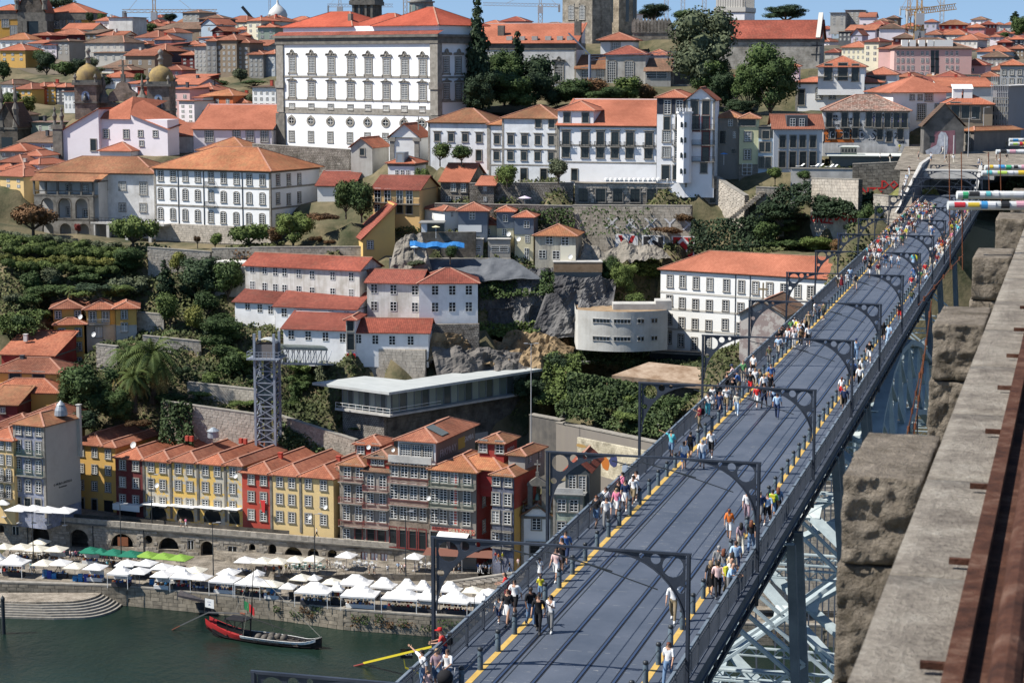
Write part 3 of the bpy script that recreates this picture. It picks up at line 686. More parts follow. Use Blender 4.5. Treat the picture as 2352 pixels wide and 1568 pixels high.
def bZ(loc,face,top,bot,legs='shorts',hair='dark',fem=0,pose='walk',child=0,lab='',skin_=0,bag=None,cap=None,long=None,h=1.0,cat=None,carry=None):
 key=(pose,fem,child);long=fem if long is None else long
 body=ob('person',bD('body',key,None,0,ca(skin_),cX),None,loc=loc[:],rz=face);body.scale=(h,h,h)
 if body.data.materials[0]!=ca(skin_):body.material_slots[0].link='OBJECT';body.material_slots[0].material=ca(skin_)
 tag(body,lab,cat or 'person')
 def bC(nm,me,m):
  o=ob(nm,me,body);o.material_slots[0].link='OBJECT';o.material_slots[0].material=m;return o
 sl='sleeve' if top not in('black_top',)else ''
 bC('shirt',bD('shirt',key,('tor','uar','hip2'),.016,aX('white')),aX(top))
 hm=au('hair',cF[hair],.7)
 bC('hair',bD('hair',key,('hed',),.02,hm)if not long else bD('hair',key+('L',),('hed',),.02,hm,cR),hm)
 bm=aX(bot)
 if legs=='trousers':bC('trousers',bD('trousers',key,('hip','thi','shi'),.02,bm),bm)
 elif legs=='shorts':bC('shorts',bD('shorts',key,('hip','thi'),.026,bm),bm)
 elif legs=='skirt':bC('skirt',bD('skirt',key,('hip',),.02,bm,bS(.55,.03)),bm)
 elif legs=='dress':bC('dress',bD('dress',key,('hip','tor','hip2'),.022,bm,bS(.45,.06)),bm)
 sm=au('shoe',(.6,.6,.58)if rnd.random()<.55 else(.03,.03,.03),.6);bC('shoes',bD('shoes',key,('foo',),.014,sm),sm)
 s=.62 if child else 1
 if bag:
  m=MB();m.am(-.14,.14,.13,.27,1.05,1.45).am(-.11,.11,.27,.32,1.08,1.28);ob('backpack',m.ag('backpack',[aX(bag)]),body)
 if cap:
  m=MB();m.ac([(.105,1.64),(.11,1.70),(.08,1.76),(0,1.785)],10);m.am(-.07,.07,-.2,-.09,1.645,1.665);o=ob('cap',m.ag('cap',[aX(cap)]),body)
  if pose=='lean':o.location=(0,-.19,-.03)
 return body
dm={}
def bX(pose,fem,legs):
 k=(pose,fem,legs)
 if k in dm:return dm[k]
 V,NV,Fc,lab,cen,J=bP(pose,fem,0)
 rm={'tor':1,'uar':1,'hip2':1,'hip':2,'thi':2,'shi':2 if legs=='trousers' else 0,'hed':0,'nck':0,'far':0,'han':0,'foo':4}
 mi=[3 if(l=='hed' and(c[2]>1.61-(c[1]+.03)*.9 or c[1]>.045))else rm[l]for l,c in zip(lab,cen)]
 me=bpy.data.meshes.new('person');me.from_pydata((V+NV*.008).tolist(),[],Fc)
 for i in range(5):me.materials.append(ca(0))
 me.polygons.foreach_set('material_index',mi);me.polygons.foreach_set('use_smooth',[1]*len(Fc));dm[k]=me;return me
def b6(loc,face,top,bot,legs,hair,fem,pose,lab,skin_=0,group=None):
 o=ob('person',bX(pose,fem,legs),None,loc=loc[:],rz=face)
 for i,m in enumerate((ca(skin_),aX(top),aX(bot),au('hair',cF[hair],.7),au('shoe',(.5,.5,.48),.6))):o.material_slots[i].link='OBJECT';o.material_slots[i].material=m
 k=rnd.uniform(.93,1.04)*(.95 if fem else 1);o.scale=(k,k,k)
 tag(o,lab,'person',group);return o
# river, quays
def dj():
 m,t,b,N=nodes('river_water',.1,.3)
 v=aP(N,t,rand=0,scale=(1,.55,1));n1=N('TexNoise',i_Scale=.9,i_Detail=6.0,i_Roughness=.62);t.links.new(v,n1.inputs[0]);n2=N('TexNoise',i_Scale=.05,i_Detail=3.0);t.links.new(v,n2.inputs[0])
 r=aR(N,t,n2.outputs[0],[(.35,(.006,.015,.012)),(.65,(.012,.026,.019))]);t.links.new(r.outputs[0],b.inputs['Base Color']);b5(N,t,b,n1.outputs[0],.55,.35);b.inputs['IOR'].default_value=1.33;return m
ba('river_water',MB().ae([(-500,40,0),(500,40,0),(500,330,0),(-500,330,0)]),[dj()])
cD=aD((.30,.27,.23),(.23,.21,.18),.8,.4,(.13,.12,.1),.02,moss=.05)
QW=[(-60,1378,0),(295,1391,0),(631,1423,0),(789,1446,0),(988,1461,0)]
qp=[atz(u,v,0)for u,v,_ in QW];qp[0].y=qp[1].y+3;qp.append(Vector((46,284,0)));qp.append(Vector((120,268,0)))
QZ=3.1
m_=MB();m_.ae([(p.x,p.y,QZ)for p in qp]+[(120,345,QZ),(qp[0].x,345,QZ)])
ba('quay_paving',m_,[cD])
QST=aD((.26,.22,.17),(.17,.15,.12),1.5,.55,(.09,.08,.07),.02,moss=.5)
for i in range(len(qp)-1):
 a_,b_=qp[i],qp[i+1];d_=b_-a_;rt=ay('quay_wall',['weathered river wall behind the curved landing steps','stained quay wall beside the hanging dark sculpture','mossy quay wall with iron ladder behind the moored boat','plant hung quay wall below the white market tents','quay wall running under the bridge railing','far quay wall seen between the steel braces'][i],'wall',a_[:],math.atan2(d_.y,d_.x));L_=d_.length
 MB().am(0,L_,0,1.2,-2,QZ-.02).aa('masonry',[QST],rt);MB().am(0,L_,-.1,.9,QZ-.02,QZ+.22).aa('coping',[a7],rt)
 bA(rt,L_,0,QZ-.05,aC('quay_block',(.13,.115,.09),(.30,.26,.20),.5,.9,8,.3),(1.2,1.6),.6,single=60,seed=i)
 q_=[a_+Vector((0,-.08,.8)),b_+Vector((0,-.08,.8)),b_+Vector((0,-.08,QZ)),a_+Vector((0,-.08,QZ))]
 if i in(2,3,4):
  for k in range(9 if i>2 else 5):
   t_=rnd.random();c_=a_.lerp(b_,t_)+Vector((0,-.12,rnd.uniform(1.3,2.6)));w_=rnd.uniform(.5,1.5);e_=d_.normalized()*w_;h_=rnd.uniform(.4,.9)
   ivy('wall_tuft','clump of rusty green weeds on the quay wall',[c_-e_-Vector((0,0,h_)),c_+e_-Vector((0,0,h_)),c_+e_+Vector((0,0,h_)),c_-e_+Vector((0,0,h_))],90,LVB if k%2 else LV,.35,.13,k+i*10);
   o_=bpy.context.scene.collection.objects[-1];tag(o_,'clump of rusty green weeds rooted in the river wall joints','plant','weeds on the quay wall')
rt=ay('landing_steps','worn stone landing with curved steps running into the river','steps',atz(200,1392,0)[:])
P0=atz(-40,1355,2.1);P1=atz(262,1388,0);
for k in range(7):
 z1=2.1-k*.3;e=k*.42;pts=[]
 yb=qp[1].y+.3;yf=qp[1].y-6.2-e;xr=atz(225,1370,2.1).x+e*1.3;xl=qp[0].x-8
 n=10
 out=[(xl,yf+3.2),(xr-9,yf+.9)]+[(xr-5+5*math.sin(i/n*math.pi/2)*1.0,yf+1.2+(yb-yf-1.2)*(1-math.cos(i/n*math.pi/2))*1)for i in range(n+1)]
 out+=[(xl,yb)]
 o=rt.location;m_=MB();top=[(x-o.x,y-o.y,z1-k*.0)for x,y in out];m_.ae(top);bot=[(x,y,z-.33)for x,y,z in top]
 for i in range(len(top)):j=(i+1)%len(top);m_.ae([bot[i],bot[j],top[j],top[i]])
 m_.aa('step',[STL if k==0 else a7],rt)
m_=MB();m_.af((0,0,-2),(0,0,5.2),.28,n=10).ac([(.34,5.2),(.34,5.5),(0,6.0)],10)
rt=ay('mooring_pile','black steel mooring pile with pointed cap at left frame edge','mooring pile',atz(9,1455,0)[:]);m_.aa('pile',[aI],rt);MB().af((-6,0,4.1),(0,0,4.3),.2).af((-.5,-.1,3.5),(-.4,-.1,-.5),.06).aa('crossbar',[aI],rt)
p=atz(650,1425,0);p.y-=.3;rt=ay('iron_ladder','rusty iron ladder bolted to the quay wall behind the boat','ladder',p[:]);m_=MB();m_.ao((-.25,0,-.3),(-.25,0,3.6),.06).ao((.25,0,-.3),(.25,0,3.6),.06);m_.aa('rail',[aI],rt)
m_=MB()
for i in range(11):m_.ao((-.25,0,i*.33),(.25,0,i*.33),.05)
m_.aa('rung',[aI],rt)
p=at(432,1362,301);SH=aC('dark_weathering_steel',(.02,.022,.03),(.06,.05,.05),1,.7,4,.2)
rt=ay('sculpture','folded dark steel sculpture jutting from the quay over the water','sculpture',p[:]);Q=lambda x,y,d=0:tuple(at(cu('e1',x),cv('e1',y),301+d)-p)
m_=MB();m_.ae([Q(1515,785),Q(1545,740,1),Q(1770,835,-1.5),Q(1780,850,-1.5)]).ae([Q(1515,785),Q(1780,850,-1.5),Q(1770,838,1),Q(1640,790,1)]).ae([Q(1665,850),Q(1780,845,-1.5),Q(1835,940,-1.5),Q(1820,950,-1),Q(1760,920,-.3),Q(1700,912)]).ae([Q(1665,850,.4),Q(1700,912,.4),Q(1760,920,.1),Q(1820,950,-.6),Q(1835,940,-1.1),Q(1780,845,-1.1)])
m_.ae([Q(1515,785),Q(1515,800),Q(1780,862,-1.5),Q(1780,850,-1.5)]);m_.aa('steel_sheet',[SH],rt)
def dn(me):
 l=me.uv_layers.new(name='UVMap')
 for p in me.polygons:
  n=p.normal
  for li in p.loop_indices:
   c=me.vertices[me.loops[li].vertex_index].co
   l.data[li].uv=(c.x,c.y)if abs(n.z)>.7 else((c.y,c.z)if abs(n.x)>abs(n.y)else(c.x,c.z))
def aO(cx,w,zb,zt,n=10):
 r=w/2;zs=zt-r if zt-r>zb else zb;rz=zt-zs
 return[(cx-r,zb)]+[(cx-r*math.cos(math.pi*i/n),zs+rz*math.sin(math.pi*i/n))for i in range(n+1)]+[(cx+r,zb)]
def cU(name,outline,holes,th,mat,parent,y=0.0):
 """flat plate with openings cut right through, th thick, in the parent's x-z plane"""
 cu_=bpy.data.curves.new(name,'CURVE');cu_.dimensions='2D';cu_.fill_mode='BOTH';cu_.extrude=th/2
 for pts in[outline]+list(holes):
  sp=cu_.splines.new('POLY');sp.points.add(len(pts)-1)
  for q,(a,b)in zip(sp.points,pts):q.co=(a,b,0,1)
  sp.use_cyclic_u=1
 o=bpy.data.objects.new(name,cu_);col.objects.link(o);dg=bpy.context.evaluated_depsgraph_get();me=bpy.data.meshes.new_from_object(o.evaluated_get(dg));bpy.data.objects.remove(o);bpy.data.curves.remove(cu_)
 me.transform(Matrix.Translation((0,y+th/2,0))@Matrix.Rotation(math.pi/2,4,'X'));me.materials.clear();me.materials.append(mat);dn(me);me.name=name
 return ob(name,me,parent)
A_,B_=at(-60,1172,336.3),at(1045,1259,316);d_=B_-A_;d_.z=0;ML=d_.length;ct=math.atan2(d_.y,d_.x)
bV=ay('promenade_wall','long arched granite promenade wall behind the riverside umbrellas','wall',(A_.x,A_.y,QZ),ct)
mz0,mz1=A_.z-QZ,B_.z-QZ
mi_=Matrix.Rotation(-ct,4,'Z')@Matrix.Translation((-A_.x,-A_.y,-QZ))
def ml(c,x,y):r=ray(cu(c,x),cv(c,y));o=mi_@Vector((0,0,bY));d=mi_.to_3x3()@r;k=-o.y/d.y;q=o+d*k;return q.x,q.z
hol=[];c6=[]
def ar(c,x,w,yt,yb=None):
 X,zt=ml(c,x,yt);Wm=ml(c,x+w/2,yt)[0]-ml(c,x-w/2,yt)[0];zb=ml(c,x,yb)[1]if yb else-.02;hol.append(aO(X,Wm,max(zb,.02),zt));return X,Wm,max(zb,0),zt
for q in(('e1',8,50,185,255),('e1',340,155,198),('e1',672,160,225),('e1',1042,195,262,375),('e1',1440,170,295,398),('e1',1770,110,325),('e1',2155,55,348,405),('e2',190,70,350,440),('e2',370,155,375),('e2',540,95,388),('e2',705,85,398)):ar(*q)
for c,x0,x1,y0,y1 in(('e1',98,160,195,270),('e1',1600,1655,315,395),('e1',1945,2025,365,450),('e2',948,1006,415,525),('e2',1028,1092,422,530),('e2',1115,1175,428,535),('e2',1230,1322,432,525)):
 a,z1=ml(c,x0,y0);b,_=ml(c,x1,y0);z0=max(.03,ml(c,x0,y1)[1]);hol.append([(a,z0),(a,z1),(b,z1),(b,z0)]);c6.append((a,b,z0,z1))
X,z=ml('e1',1268,312);hol.append([(X+.75*math.cos(i*.524),z+.75*math.sin(i*.524))for i in range(12)])
MUS=aD((.36,.32,.26),(.26,.235,.20),.85,.5,(.11,.10,.08),.02,moss=.15)
cU('masonry',[(0,0),(0,mz0-.9),(ML,mz1-.9),(ML,0)],hol,.8,MUS,bV)
def du(x,z):
 for h_ in hol:
  xs=[p_[0]for p_ in h_];zs=[p_[1]for p_ in h_]
  if min(xs)-.45<x<max(xs)+.45 and min(zs)-.4<z<max(zs)+.3:return 1
 return 0
bA(bV,ML,.05,mz0-1.4,BLK,(.7,.95,1.25),.46,hole=lambda x,z:du(x,z)or z>mz0-1.4+(mz1-mz0)*x/ML,seed=4)
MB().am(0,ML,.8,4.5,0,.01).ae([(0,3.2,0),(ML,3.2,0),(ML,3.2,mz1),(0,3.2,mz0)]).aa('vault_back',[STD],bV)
sl=(mz1-mz0)/ML
MB().ae([(0,-.35,mz0-.95),(ML,-.35,mz1-.95),(ML,-.35,mz1-.75),(0,-.35,mz0-.75)]).ae([(0,-.35,mz0-.75),(ML,-.35,mz1-.75),(ML,0,mz1-.7),(0,0,mz0-.7)]).ae([(0,0,mz0-.95),(ML,0,mz1-.95),(ML,-.35,mz1-.95),(0,-.35,mz0-.95)]).aa('string_course',[aE],bV)
PZ=8.0
x=0;r5=random.Random(5);cnt=0
while x<ML-1 and cnt<110:
 l=r5.choice((.9,1.2));z=mz0+sl*x
 b_=PV.setdefault(('pb',l),MB().am(0,l-.025,0,.55,0,.95).ag('parapet_stone',[BLK]));ob('parapet_stone',b_,bV,loc=(x,0,z-.9));x+=l;cnt+=1
for a,b,z0,z1 in c6:
 MB().am(a,b,.25,.3,z0,z1).aa('door_leaf' if z1-z0>2 else 'pane',[bE if b-a<1.9 and a<60 else aL],bV)
 MB().am(a,a+.1,.15,.25,z0,z1).am(b-.1,b,.15,.25,z0,z1).am(a,b,.15,.25,z1-.12,z1).am((a+b)/2-.05,(a+b)/2+.05,.15,.25,z0,z1-.13).aa('frame',[dG if a>60 else aL],bV)
for c,x,y,w,h,d7 in(('e1',1048,330,60,45,1),):
 X,z=ml(c,x,y);MB().am(X-.95,X+.95,.1,.2,z-.75,z+.75).aa('sign_board',[au('sign_brown',(.20,.07,.03),.7)],bV)
for xq,yq in((235,150),(795,200),(1228,205)):
 X,z=ml('e1',xq,yq);MB().am(X-.07,X+.07,-.16,-.02,.1,mz0+sl*X-1).aa('drain_pipe',[aI],bV)
def off(x,y,z):p_=Vector((A_.x,A_.y,QZ))+Vector((math.cos(ct),math.sin(ct),0))*x+Vector((-math.sin(ct),math.cos(ct),0))*y;return(p_.x,p_.y,z)
m_=MB();m_.ae([off(0,.4,QZ+mz0-.95),off(ML,.4,QZ+mz1-.95),off(ML+1,26,QZ+mz1-.95),off(0,26,QZ+mz0-.95)]);m_.ae([off(ML,.4,2),off(ML+1,26,2),off(ML+1,26,QZ+mz1-.95),off(ML,.4,QZ+mz1-.95)]);ba('promenade_pavement',m_,[cD])
def d6(x,y):
 q=mi_@Vector((x,y,0));return QZ+mz0-.95+sl*q.x
LZ=QZ+1.05
la=[atz(cu('e2',x),cv('e2',y),LZ)for x,y in((330,640),(900,605),(1500,610),(1950,600))]
m_=MB();bk=[off(44-0,.0,LZ),off(58,.0,LZ),off(ML,0,LZ),off(ML+12,6,LZ)]
for i in range(3):m_.ae([la[i],la[i+1],bk[i+1],bk[i]]);m_.ae([(la[i].x,la[i].y,QZ-.1),(la[i+1].x,la[i+1].y,QZ-.1),la[i+1],la[i]])
m_.ae([(la[0].x,la[0].y,QZ),la[0],bk[0],(bk[0][0],bk[0][1],QZ)][::-1]);ba('raised_lane',m_,[cD])
rt=ay('lane_railing','thin iron railing along the raised lane above the market tents','railing',la[0][:])
m_=MB();po=MB()
for i in range(3):
 a,b=la[i]-la[0],la[i+1]-la[0];n=int((b-a).length/1.5)
 m_.ao(a+Vector((0,.1,1)),b+Vector((0,.1,1)),.05).ao(a+Vector((0,.1,.5)),b+Vector((0,.1,.5)),.03)
 for k in range(n):p=a.lerp(b,k/n);po.ao(p+Vector((0,.1,0)),p+Vector((0,.1,1)),.05)
m_.aa('rail',[aI],rt);po.aa('posts',[aI],rt)
rt,L_,h_=aH('quay_terrace_wall','pale block terrace wall at the right end of the market','e2',1640,690,305,2352,590,300,QZ,m=STL,ak=70,L=(1.0,1.3),hh=.5,gp=0,bm=bF)
m_=MB()
a=atz(cu('e2',1780),cv('e2',700),QZ)
rt=ay('stairs','stone staircase climbing from the quay to the chapel square','stairs',at(cu('e2',2040),cv('e2',500),317)[:],-.4)
for i in range(9):MB().am(-3.5,3.5,i*.35,i*.35+3,i*.18-.6,i*.18+.18-.6).aa('step',[STL],rt)
# the bridge
DZ=61.0;TL_,TR_=-23.6,-13.3;YL,YR,CT=-21.68,-15.03,-18.45
def dF(u,v,t):r_=ray(u,v);r=r_.x/r_.y;return t*(cA+r*sA)/(r*cA-sA)
ax=ay('arch_bridge','tall blue-grey iron arch bridge carrying a tram deck across the river','bridge',bp(195,-20,0)[:],-AZ)
BI=Matrix.Rotation(AZ,4,'Z')@Matrix.Translation(-bp(195,-20,0))
def bl(s,t,z):return Vector((t+20,s-195,z))
def dA():
 m,t,b,N=nodes('deck_paint',.55,.4)
 v=aP(N,t,rand=0);n1=N('TexNoise',i_Scale=.22,i_Detail=8.0,i_Roughness=.7);t.links.new(v,n1.inputs[0])
 r=aR(N,t,n1.outputs[0],[(.35,(.055,.068,.092)),(.65,(.088,.102,.13))])
 v2=aP(N,t,rand=0,scale=(1.3,4.5,1));n2=N('TexNoise',i_Scale=1.0,i_Detail=10.0,i_Roughness=.78);t.links.new(v2,n2.inputs[0]);r2=aR(N,t,n2.outputs[0],[(.60,(0,)*3),(.64,(1,)*3)])
 n5=N('TexNoise',i_Scale=.12,i_Detail=2.0);t.links.new(v,n5.inputs[0]);r5_=aR(N,t,n5.outputs[0],[(.42,(0,)*3),(.62,(1,)*3)]);mm=N('Math',operation='MULTIPLY');t.links.new(r2.outputs[0],mm.inputs[0]);t.links.new(r5_.outputs[0],mm.inputs[1])
 c=a6(N,t,mm.outputs[0],r.outputs[0],(.34,.33,.29))
 sx=N('SeparateXYZ');t.links.new(v,sx.inputs[0]);a=N('Math',operation='DIVIDE',i_1=2.4);t.links.new(sx.outputs[1],a.inputs[0]);f=N('Math',operation='FRACT');t.links.new(a.outputs[0],f.inputs[0]);r3=aR(N,t,f.outputs[0],[(0,(.72,)*3),(.02,(1,)*3)])
 c=a6(N,t,1.0,c,r3.outputs[0],'MULTIPLY')
 r6=aR(N,t,f.outputs[0],[(.0,(0,)*3),(.021,(0,)*3),(.022,(1,)*3),(.034,(1,)*3),(.035,(0,)*3)]);r6.color_ramp.interpolation='CONSTANT';n6=N('TexNoise',i_Scale=2.2,i_Detail=2.0);t.links.new(v,n6.inputs[0]);r7=aR(N,t,n6.outputs[0],[(.54,(0,)*3),(.56,(.5,)*3)]);c=a6(N,t,a6(N,t,1.0,r6.outputs[0],r7.outputs[0],'MULTIPLY'),c,(.4,.4,.38));t.links.new(c,b.inputs['Base Color']);n3=N('TexNoise',i_Scale=3.0,i_Detail=4.0);t.links.new(v,n3.inputs[0]);b5(N,t,b,n3.outputs[0],.12,.02);return m
dE=dA();YEL=aC('yellow_paint',(.42,.27,.07),(.52,.35,.10),2,.7,10,.1);bq=aC('blue_grey_paint',(.26,.31,.33),(.38,.44,.45),.6,.5,3,.1,.02);ce=aC('navy_paint',(.022,.028,.042),(.04,.048,.065),.8,.5,3,.1,.02);dT=aC('shaded_steel_paint',(.07,.09,.11),(.12,.145,.165),.8,.5,3,.1,.02);cB=aC('grey_navy_paint',(.05,.06,.078),(.08,.09,.11),.8,.55,3,.1,.02)  # trestle-leg paint: bridge blue-grey with the deck's shade put into the colour
SA,SE=45,352
MB().am(bl(0,-23.5,0).x,bl(0,-13.35,0).x,SA-195,SE-195,DZ-.35,DZ).aa('deck',[dE],ax)
MB().am(bl(0,YL-.13,0).x,bl(0,YL+.13,0).x,SA-195,SE-195,DZ+.004,DZ+.012).aa('yellow_line',[YEL],ax)
MB().am(bl(0,YR-.13,0).x,bl(0,YR+.13,0).x,SA-195,SE-195,DZ+.004,DZ+.012).aa('yellow_line',[YEL],ax)
GRV=au('rail_groove',(.008,.009,.012),.7);dX=au('rail_steel',(.13,.17,.26),.28,.85)
for t in(-20.7,-19.24,-17.66,-16.2):
 x=t+20;MB().am(x-.12,x+.12,SA-195,SE-195,DZ+.003,DZ+.006).aa('rail_groove',[GRV],ax);MB().am(x-.05,x+.05,SA-195,SE-195,DZ+.006,DZ+.03).aa('rail',[dX],ax)
def pan():
 m=MB();L=2.35
 m.am(-.02,.02,0,L,1.13,1.19).am(-.02,.02,0,L,.93,.97).am(-.02,.02,0,L,.1,.14)
 for i in range(16):y=L*(i+.5)/16;m.am(-.012,.012,y-.014,y+.014,.14,1.13,bottom=0)
 for i in range(8):y=L*(i+.5)/8;m.ao((0,y-.12,.97),(0,y,1.13),.02).ao((0,y+.12,.97),(0,y,1.13),.02)
 return m.ag('railing_panel',[cB])
pn_=pan();pst=MB().am(-.05,.05,-.05,.05,0,1.24).am(-.07,.07,-.07,.07,1.24,1.3).ag('railing_post',[cB])
hr=MB();
for t in(-23.15,-13.45):hr.am(t+20-.06,t+20+.06,SA-195,SE-195,DZ+1.19,DZ+1.25)
hr.aa('handrail',[aC('handrail_paint',(.10,.13,.16),(.16,.19,.22),1,.45)],ax)
s=SA;k=0
while s<SE-2.4:
 for t in(-23.15,-13.45):
  ob('railing_panel',pn_,ax,loc=(t+20,s-195+.05,DZ));
 if k%1==0:
  for t in(-23.15,-13.45):ob('railing_post',pst,ax,loc=(t+20,s-195,DZ))
 s+=2.45;k+=1
br_=MB();b7=None
for i in range(9):
 a=i/8*math.pi/2;p=(.9*(1-math.cos(a))if 0 else.95-.95*math.cos(a),0,-1.75+1.3*math.sin(a))
 q=(p[0],0,p[2])
 if b7:br_.ao(b7,q,.14,.1)
 b7=q
brm=None
for t,sg in((-23.55,-1),(-13.3,1)):
 x=t+20
 MB().am(x-.06,x+.06,SA-195,SE-195,DZ-.55,DZ-.02).am(x-.14,x+.14,SA-195,SE-195,DZ-.62,DZ-.55).am(x-.12,x+.12,SA-195,SE-195,DZ-.02,DZ+.05).aa('edge_beam',[cB],ax)
 MB().am(x-sg*1.05-.1,x-sg*1.05+.1,SA-195,SE-195,DZ-.62,DZ-.42).am(x-sg*1.05-.1,x-sg*1.05+.1,SA-195,SE-195,DZ-3.3,DZ-3.1).aa('girder_chord',[ce],ax)
 w=MB();s=SA
 while s<SE-2.4:
  y=s-195;xx=x-sg*1.05;w.ao((xx,y,DZ-3.2),(xx,y+1.2,DZ-.5),.1,.1).ao((xx,y+1.2,DZ-.5),(xx,y+2.4,DZ-3.2),.1,.1).am(xx-.06,xx+.06,y-.06,y+.06,DZ-3.2,DZ-.5)
  w.ao((xx,y,DZ-2.6),(x,y,DZ-.6),.12,.14).ao((xx+sg*.1,y,DZ-.66),(x,y,DZ-.66),.14,.2)
  s+=2.45
 w.aa('girder_lattice',[ce],ax,kind='stuff')
cr=MB();s=SA
while s<SE:cr.am(-3.1,6.2,s-195-.1,s-195+.1,DZ-.9,DZ-.36);s+=4.9
cr.aa('cross_beams',[ce],ax)
SC_,HS=195.0,91.0
def zt_(s):q=(s-SC_)/HS;return 57.2-38*q*q-6*q**4
def zb_(s):q=(s-SC_)/HS;return 50.0-41*q*q
def rt_(z,sg):return CT+sg*(3.6+.11*(57-z))
NP=16;SS=[SC_-HS+2*HS*i/NP for i in range(NP+1)]
def nod(i,top,sg):s=SS[i];z=zt_(s)if top else max(zb_(s),6);return bl(s,rt_(z,sg),z)
for sg in(-1,1):
 for top in(1,0):
  for i in range(NP):
   MB().ao(nod(i,top,sg),nod(i+1,top,sg),1.15 if top else.9,.55).aa('arch_chord',[bq],ax)
 for i in range(NP+1):
  MB().ao(nod(i,1,sg),nod(i,0,sg),.45,.45).aa('arch_post',[bq],ax)
  if i<NP:MB().ao(nod(i,1,sg),nod(i+1,0,sg),.4,.25).aa('arch_diagonal',[bq],ax);MB().ao(nod(i,0,sg),nod(i+1,1,sg),.4,.25).aa('arch_diagonal',[bq],ax)
def aV(p,q,w=.5,h=.7,m=None):
 p,q=Vector(p),Vector(q);d=(q-p).normalized();up=Vector((0,0,1));n=int((q-p).length/h);mb=MB();o=up*h/2
 mb.ao(p+o,q+o,w,.1).ao(p-o,q-o,w,.1)
 for i in range(n):
  a,b=p.lerp(q,i/n),p.lerp(q,(i+1)/n);s_=1 if i%2 else-1;mb.ao(a+o*s_,b-o*s_,.07,.07)
 return mb
gp_=MB().am(-1.0,1.0,-.8,.8,-.06,.06).ag('gusset_plate',[aC('rusty_plate',(.40,.45,.46),(.50,.54,.52),1.2,.6)])
for i in range(NP+1):
 aV(nod(i,1,-1),nod(i,1,1),.5,.8).aa('cross_strut',[bq],ax)
 aV(nod(i,0,-1),nod(i,0,1),.4,.6).aa('cross_strut',[bq],ax)
 if i<NP:
  for top in(1,0):
   a,b,c_,d=nod(i,top,-1),nod(i+1,top,1),nod(i,top,1),nod(i+1,top,-1)
   MB().ao(a,b,.85,.35).aa('cross_brace',[bq],ax);MB().ao(c_,d,.85,.35).aa('cross_brace',[bq],ax)
   mid=(a+b+c_+d)/4;o=ob('gusset_plate',gp_,ax,loc=mid+Vector((0,0,.19)));sl_=(nod(i+1,top,1).z-nod(i,top,1).z)/(2*HS/NP);o.rotation_euler=(math.atan(sl_),0,0)
def aZ(s,zb,half=3.4,n=5,spread=.07):
 for sg in(-1,1):
  for ds in(-1.6,1.6):MB().ao(bl(s+ds*(1+.5*(zb<20)),CT+sg*(half+spread*(DZ-zb)),zb),bl(s+ds,CT+sg*half,DZ-3),.5,.5).aa('trestle_leg',[dT],ax)
 for i in range(n+1):
  z=zb+(DZ-3.3-zb)*i/n;w=half+spread*(DZ-z);aV(bl(s-1.6,CT-w,z),bl(s-1.6,CT+w,z),.35,.6).aa('cross_strut',[bq],ax)
  if i<n:
   z2=zb+(DZ-3.3-zb)*(i+1)/n;w2=half+spread*(DZ-z2)
   for ds in(-1.6,1.6):
    MB().ao(bl(s+ds,CT-w,z),bl(s+ds,CT+w2,z2),.35,.2).ao(bl(s+ds,CT+w,z),bl(s+ds,CT-w2,z2),.35,.2).aa('cross_brace',[bq],ax)
aZ(112,12,4.4,6,.05);aZ(138,zt_(138),4.0,2);aZ(158,zt_(158),4.0,1)
aZ(232,zt_(232),4.0,1);aZ(255,zt_(255),4.0,3);aZ(286,8,4.2,6,.06)
for sg in(-1,1):
 for s0,s1,zc in((258,284,44),(262,281,36)):
  b7=None
  for i in range(13):
   a=math.pi*i/12;p=bl((s0+s1)/2-(s1-s0)/2*math.cos(a),CT+sg*5.4,zc-14+14*math.sin(a)**.7 if 0<a<math.pi else 16)
   if b7:MB().ao(b7,p,.7,.5).aa('knee_arch',[cB],ax)
   b7=p
MB().am(-4,4,112-195,290-195,9.2,9.8).aa('lower_deck',[cB],ax)
hg=MB()
for s in range(125,275,6):
 for sg in(-1,1):z=max(zb_(s),10);hg.ao(bl(s,CT+sg*4,9.8),bl(s,rt_(z,sg)if z<45 else CT+sg*4,z),.14,.14)
hg.aa('hangers',[cB],ax)
wr=MB()
for t in(-20.0,-16.9):
 wr.ao(bl(SA,t,DZ+4.15),bl(SE,t,DZ+4.15),.03)
wr.aa('contact_wires',[aI],ax)
PU=[(583,1540),(995,1232),(1258,1035),(1470,877),(1615,768),(1722,687),(1808,623),(1874,577),(1926,542),(1972,516),(2010,496),(2042,477),(2072,462),(2096,447),(2117,435),(2136,424)]
ORD=['first','second','third','fourth','fifth','sixth','seventh','eighth','ninth','tenth','eleventh','twelfth','thirteenth','fourteenth','fifteenth','sixteenth']
PH=5.35;PS=[dF(u,v,TL_)for u,v in PU]
PW=TR_-TL_
db=MB().am(-.08,.08,-.05,.05,-1.6,PH).am(-.05,.05,-.09,.09,-1.6,PH-.02).ag('post',[ce])
dD=MB().am(-.1,PW+.1,-.06,.06,PH-.07,PH+.02).ag('beam',[ce])
tmp=ay('tmp','tmp','tmp')
pts=[(.12,1.75)];n=12
arc=[(.12+3.2*(1-math.cos(math.pi/2*i/n)),PH-3.0+2.92*math.sin(math.pi/2*i/n))for i in range(n+1)]
dS=[(.12,PH-.02)]+[(x,z)for x,z in arc]+[(3.32,PH-.02)]
c0=lambda x,z,r,k=16:[(x+r*math.cos(2*math.pi*i/k),z+r*math.sin(2*math.pi*i/k))for i in range(k)]
bo=cU('spandrel_plate',dS,[c0(.62,PH-.56,.42),c0(1.3,PH-.3,.2),c0(.3,PH-1.45,.15),c0(1.85,PH-.2,.11)],.05,ce,tmp)
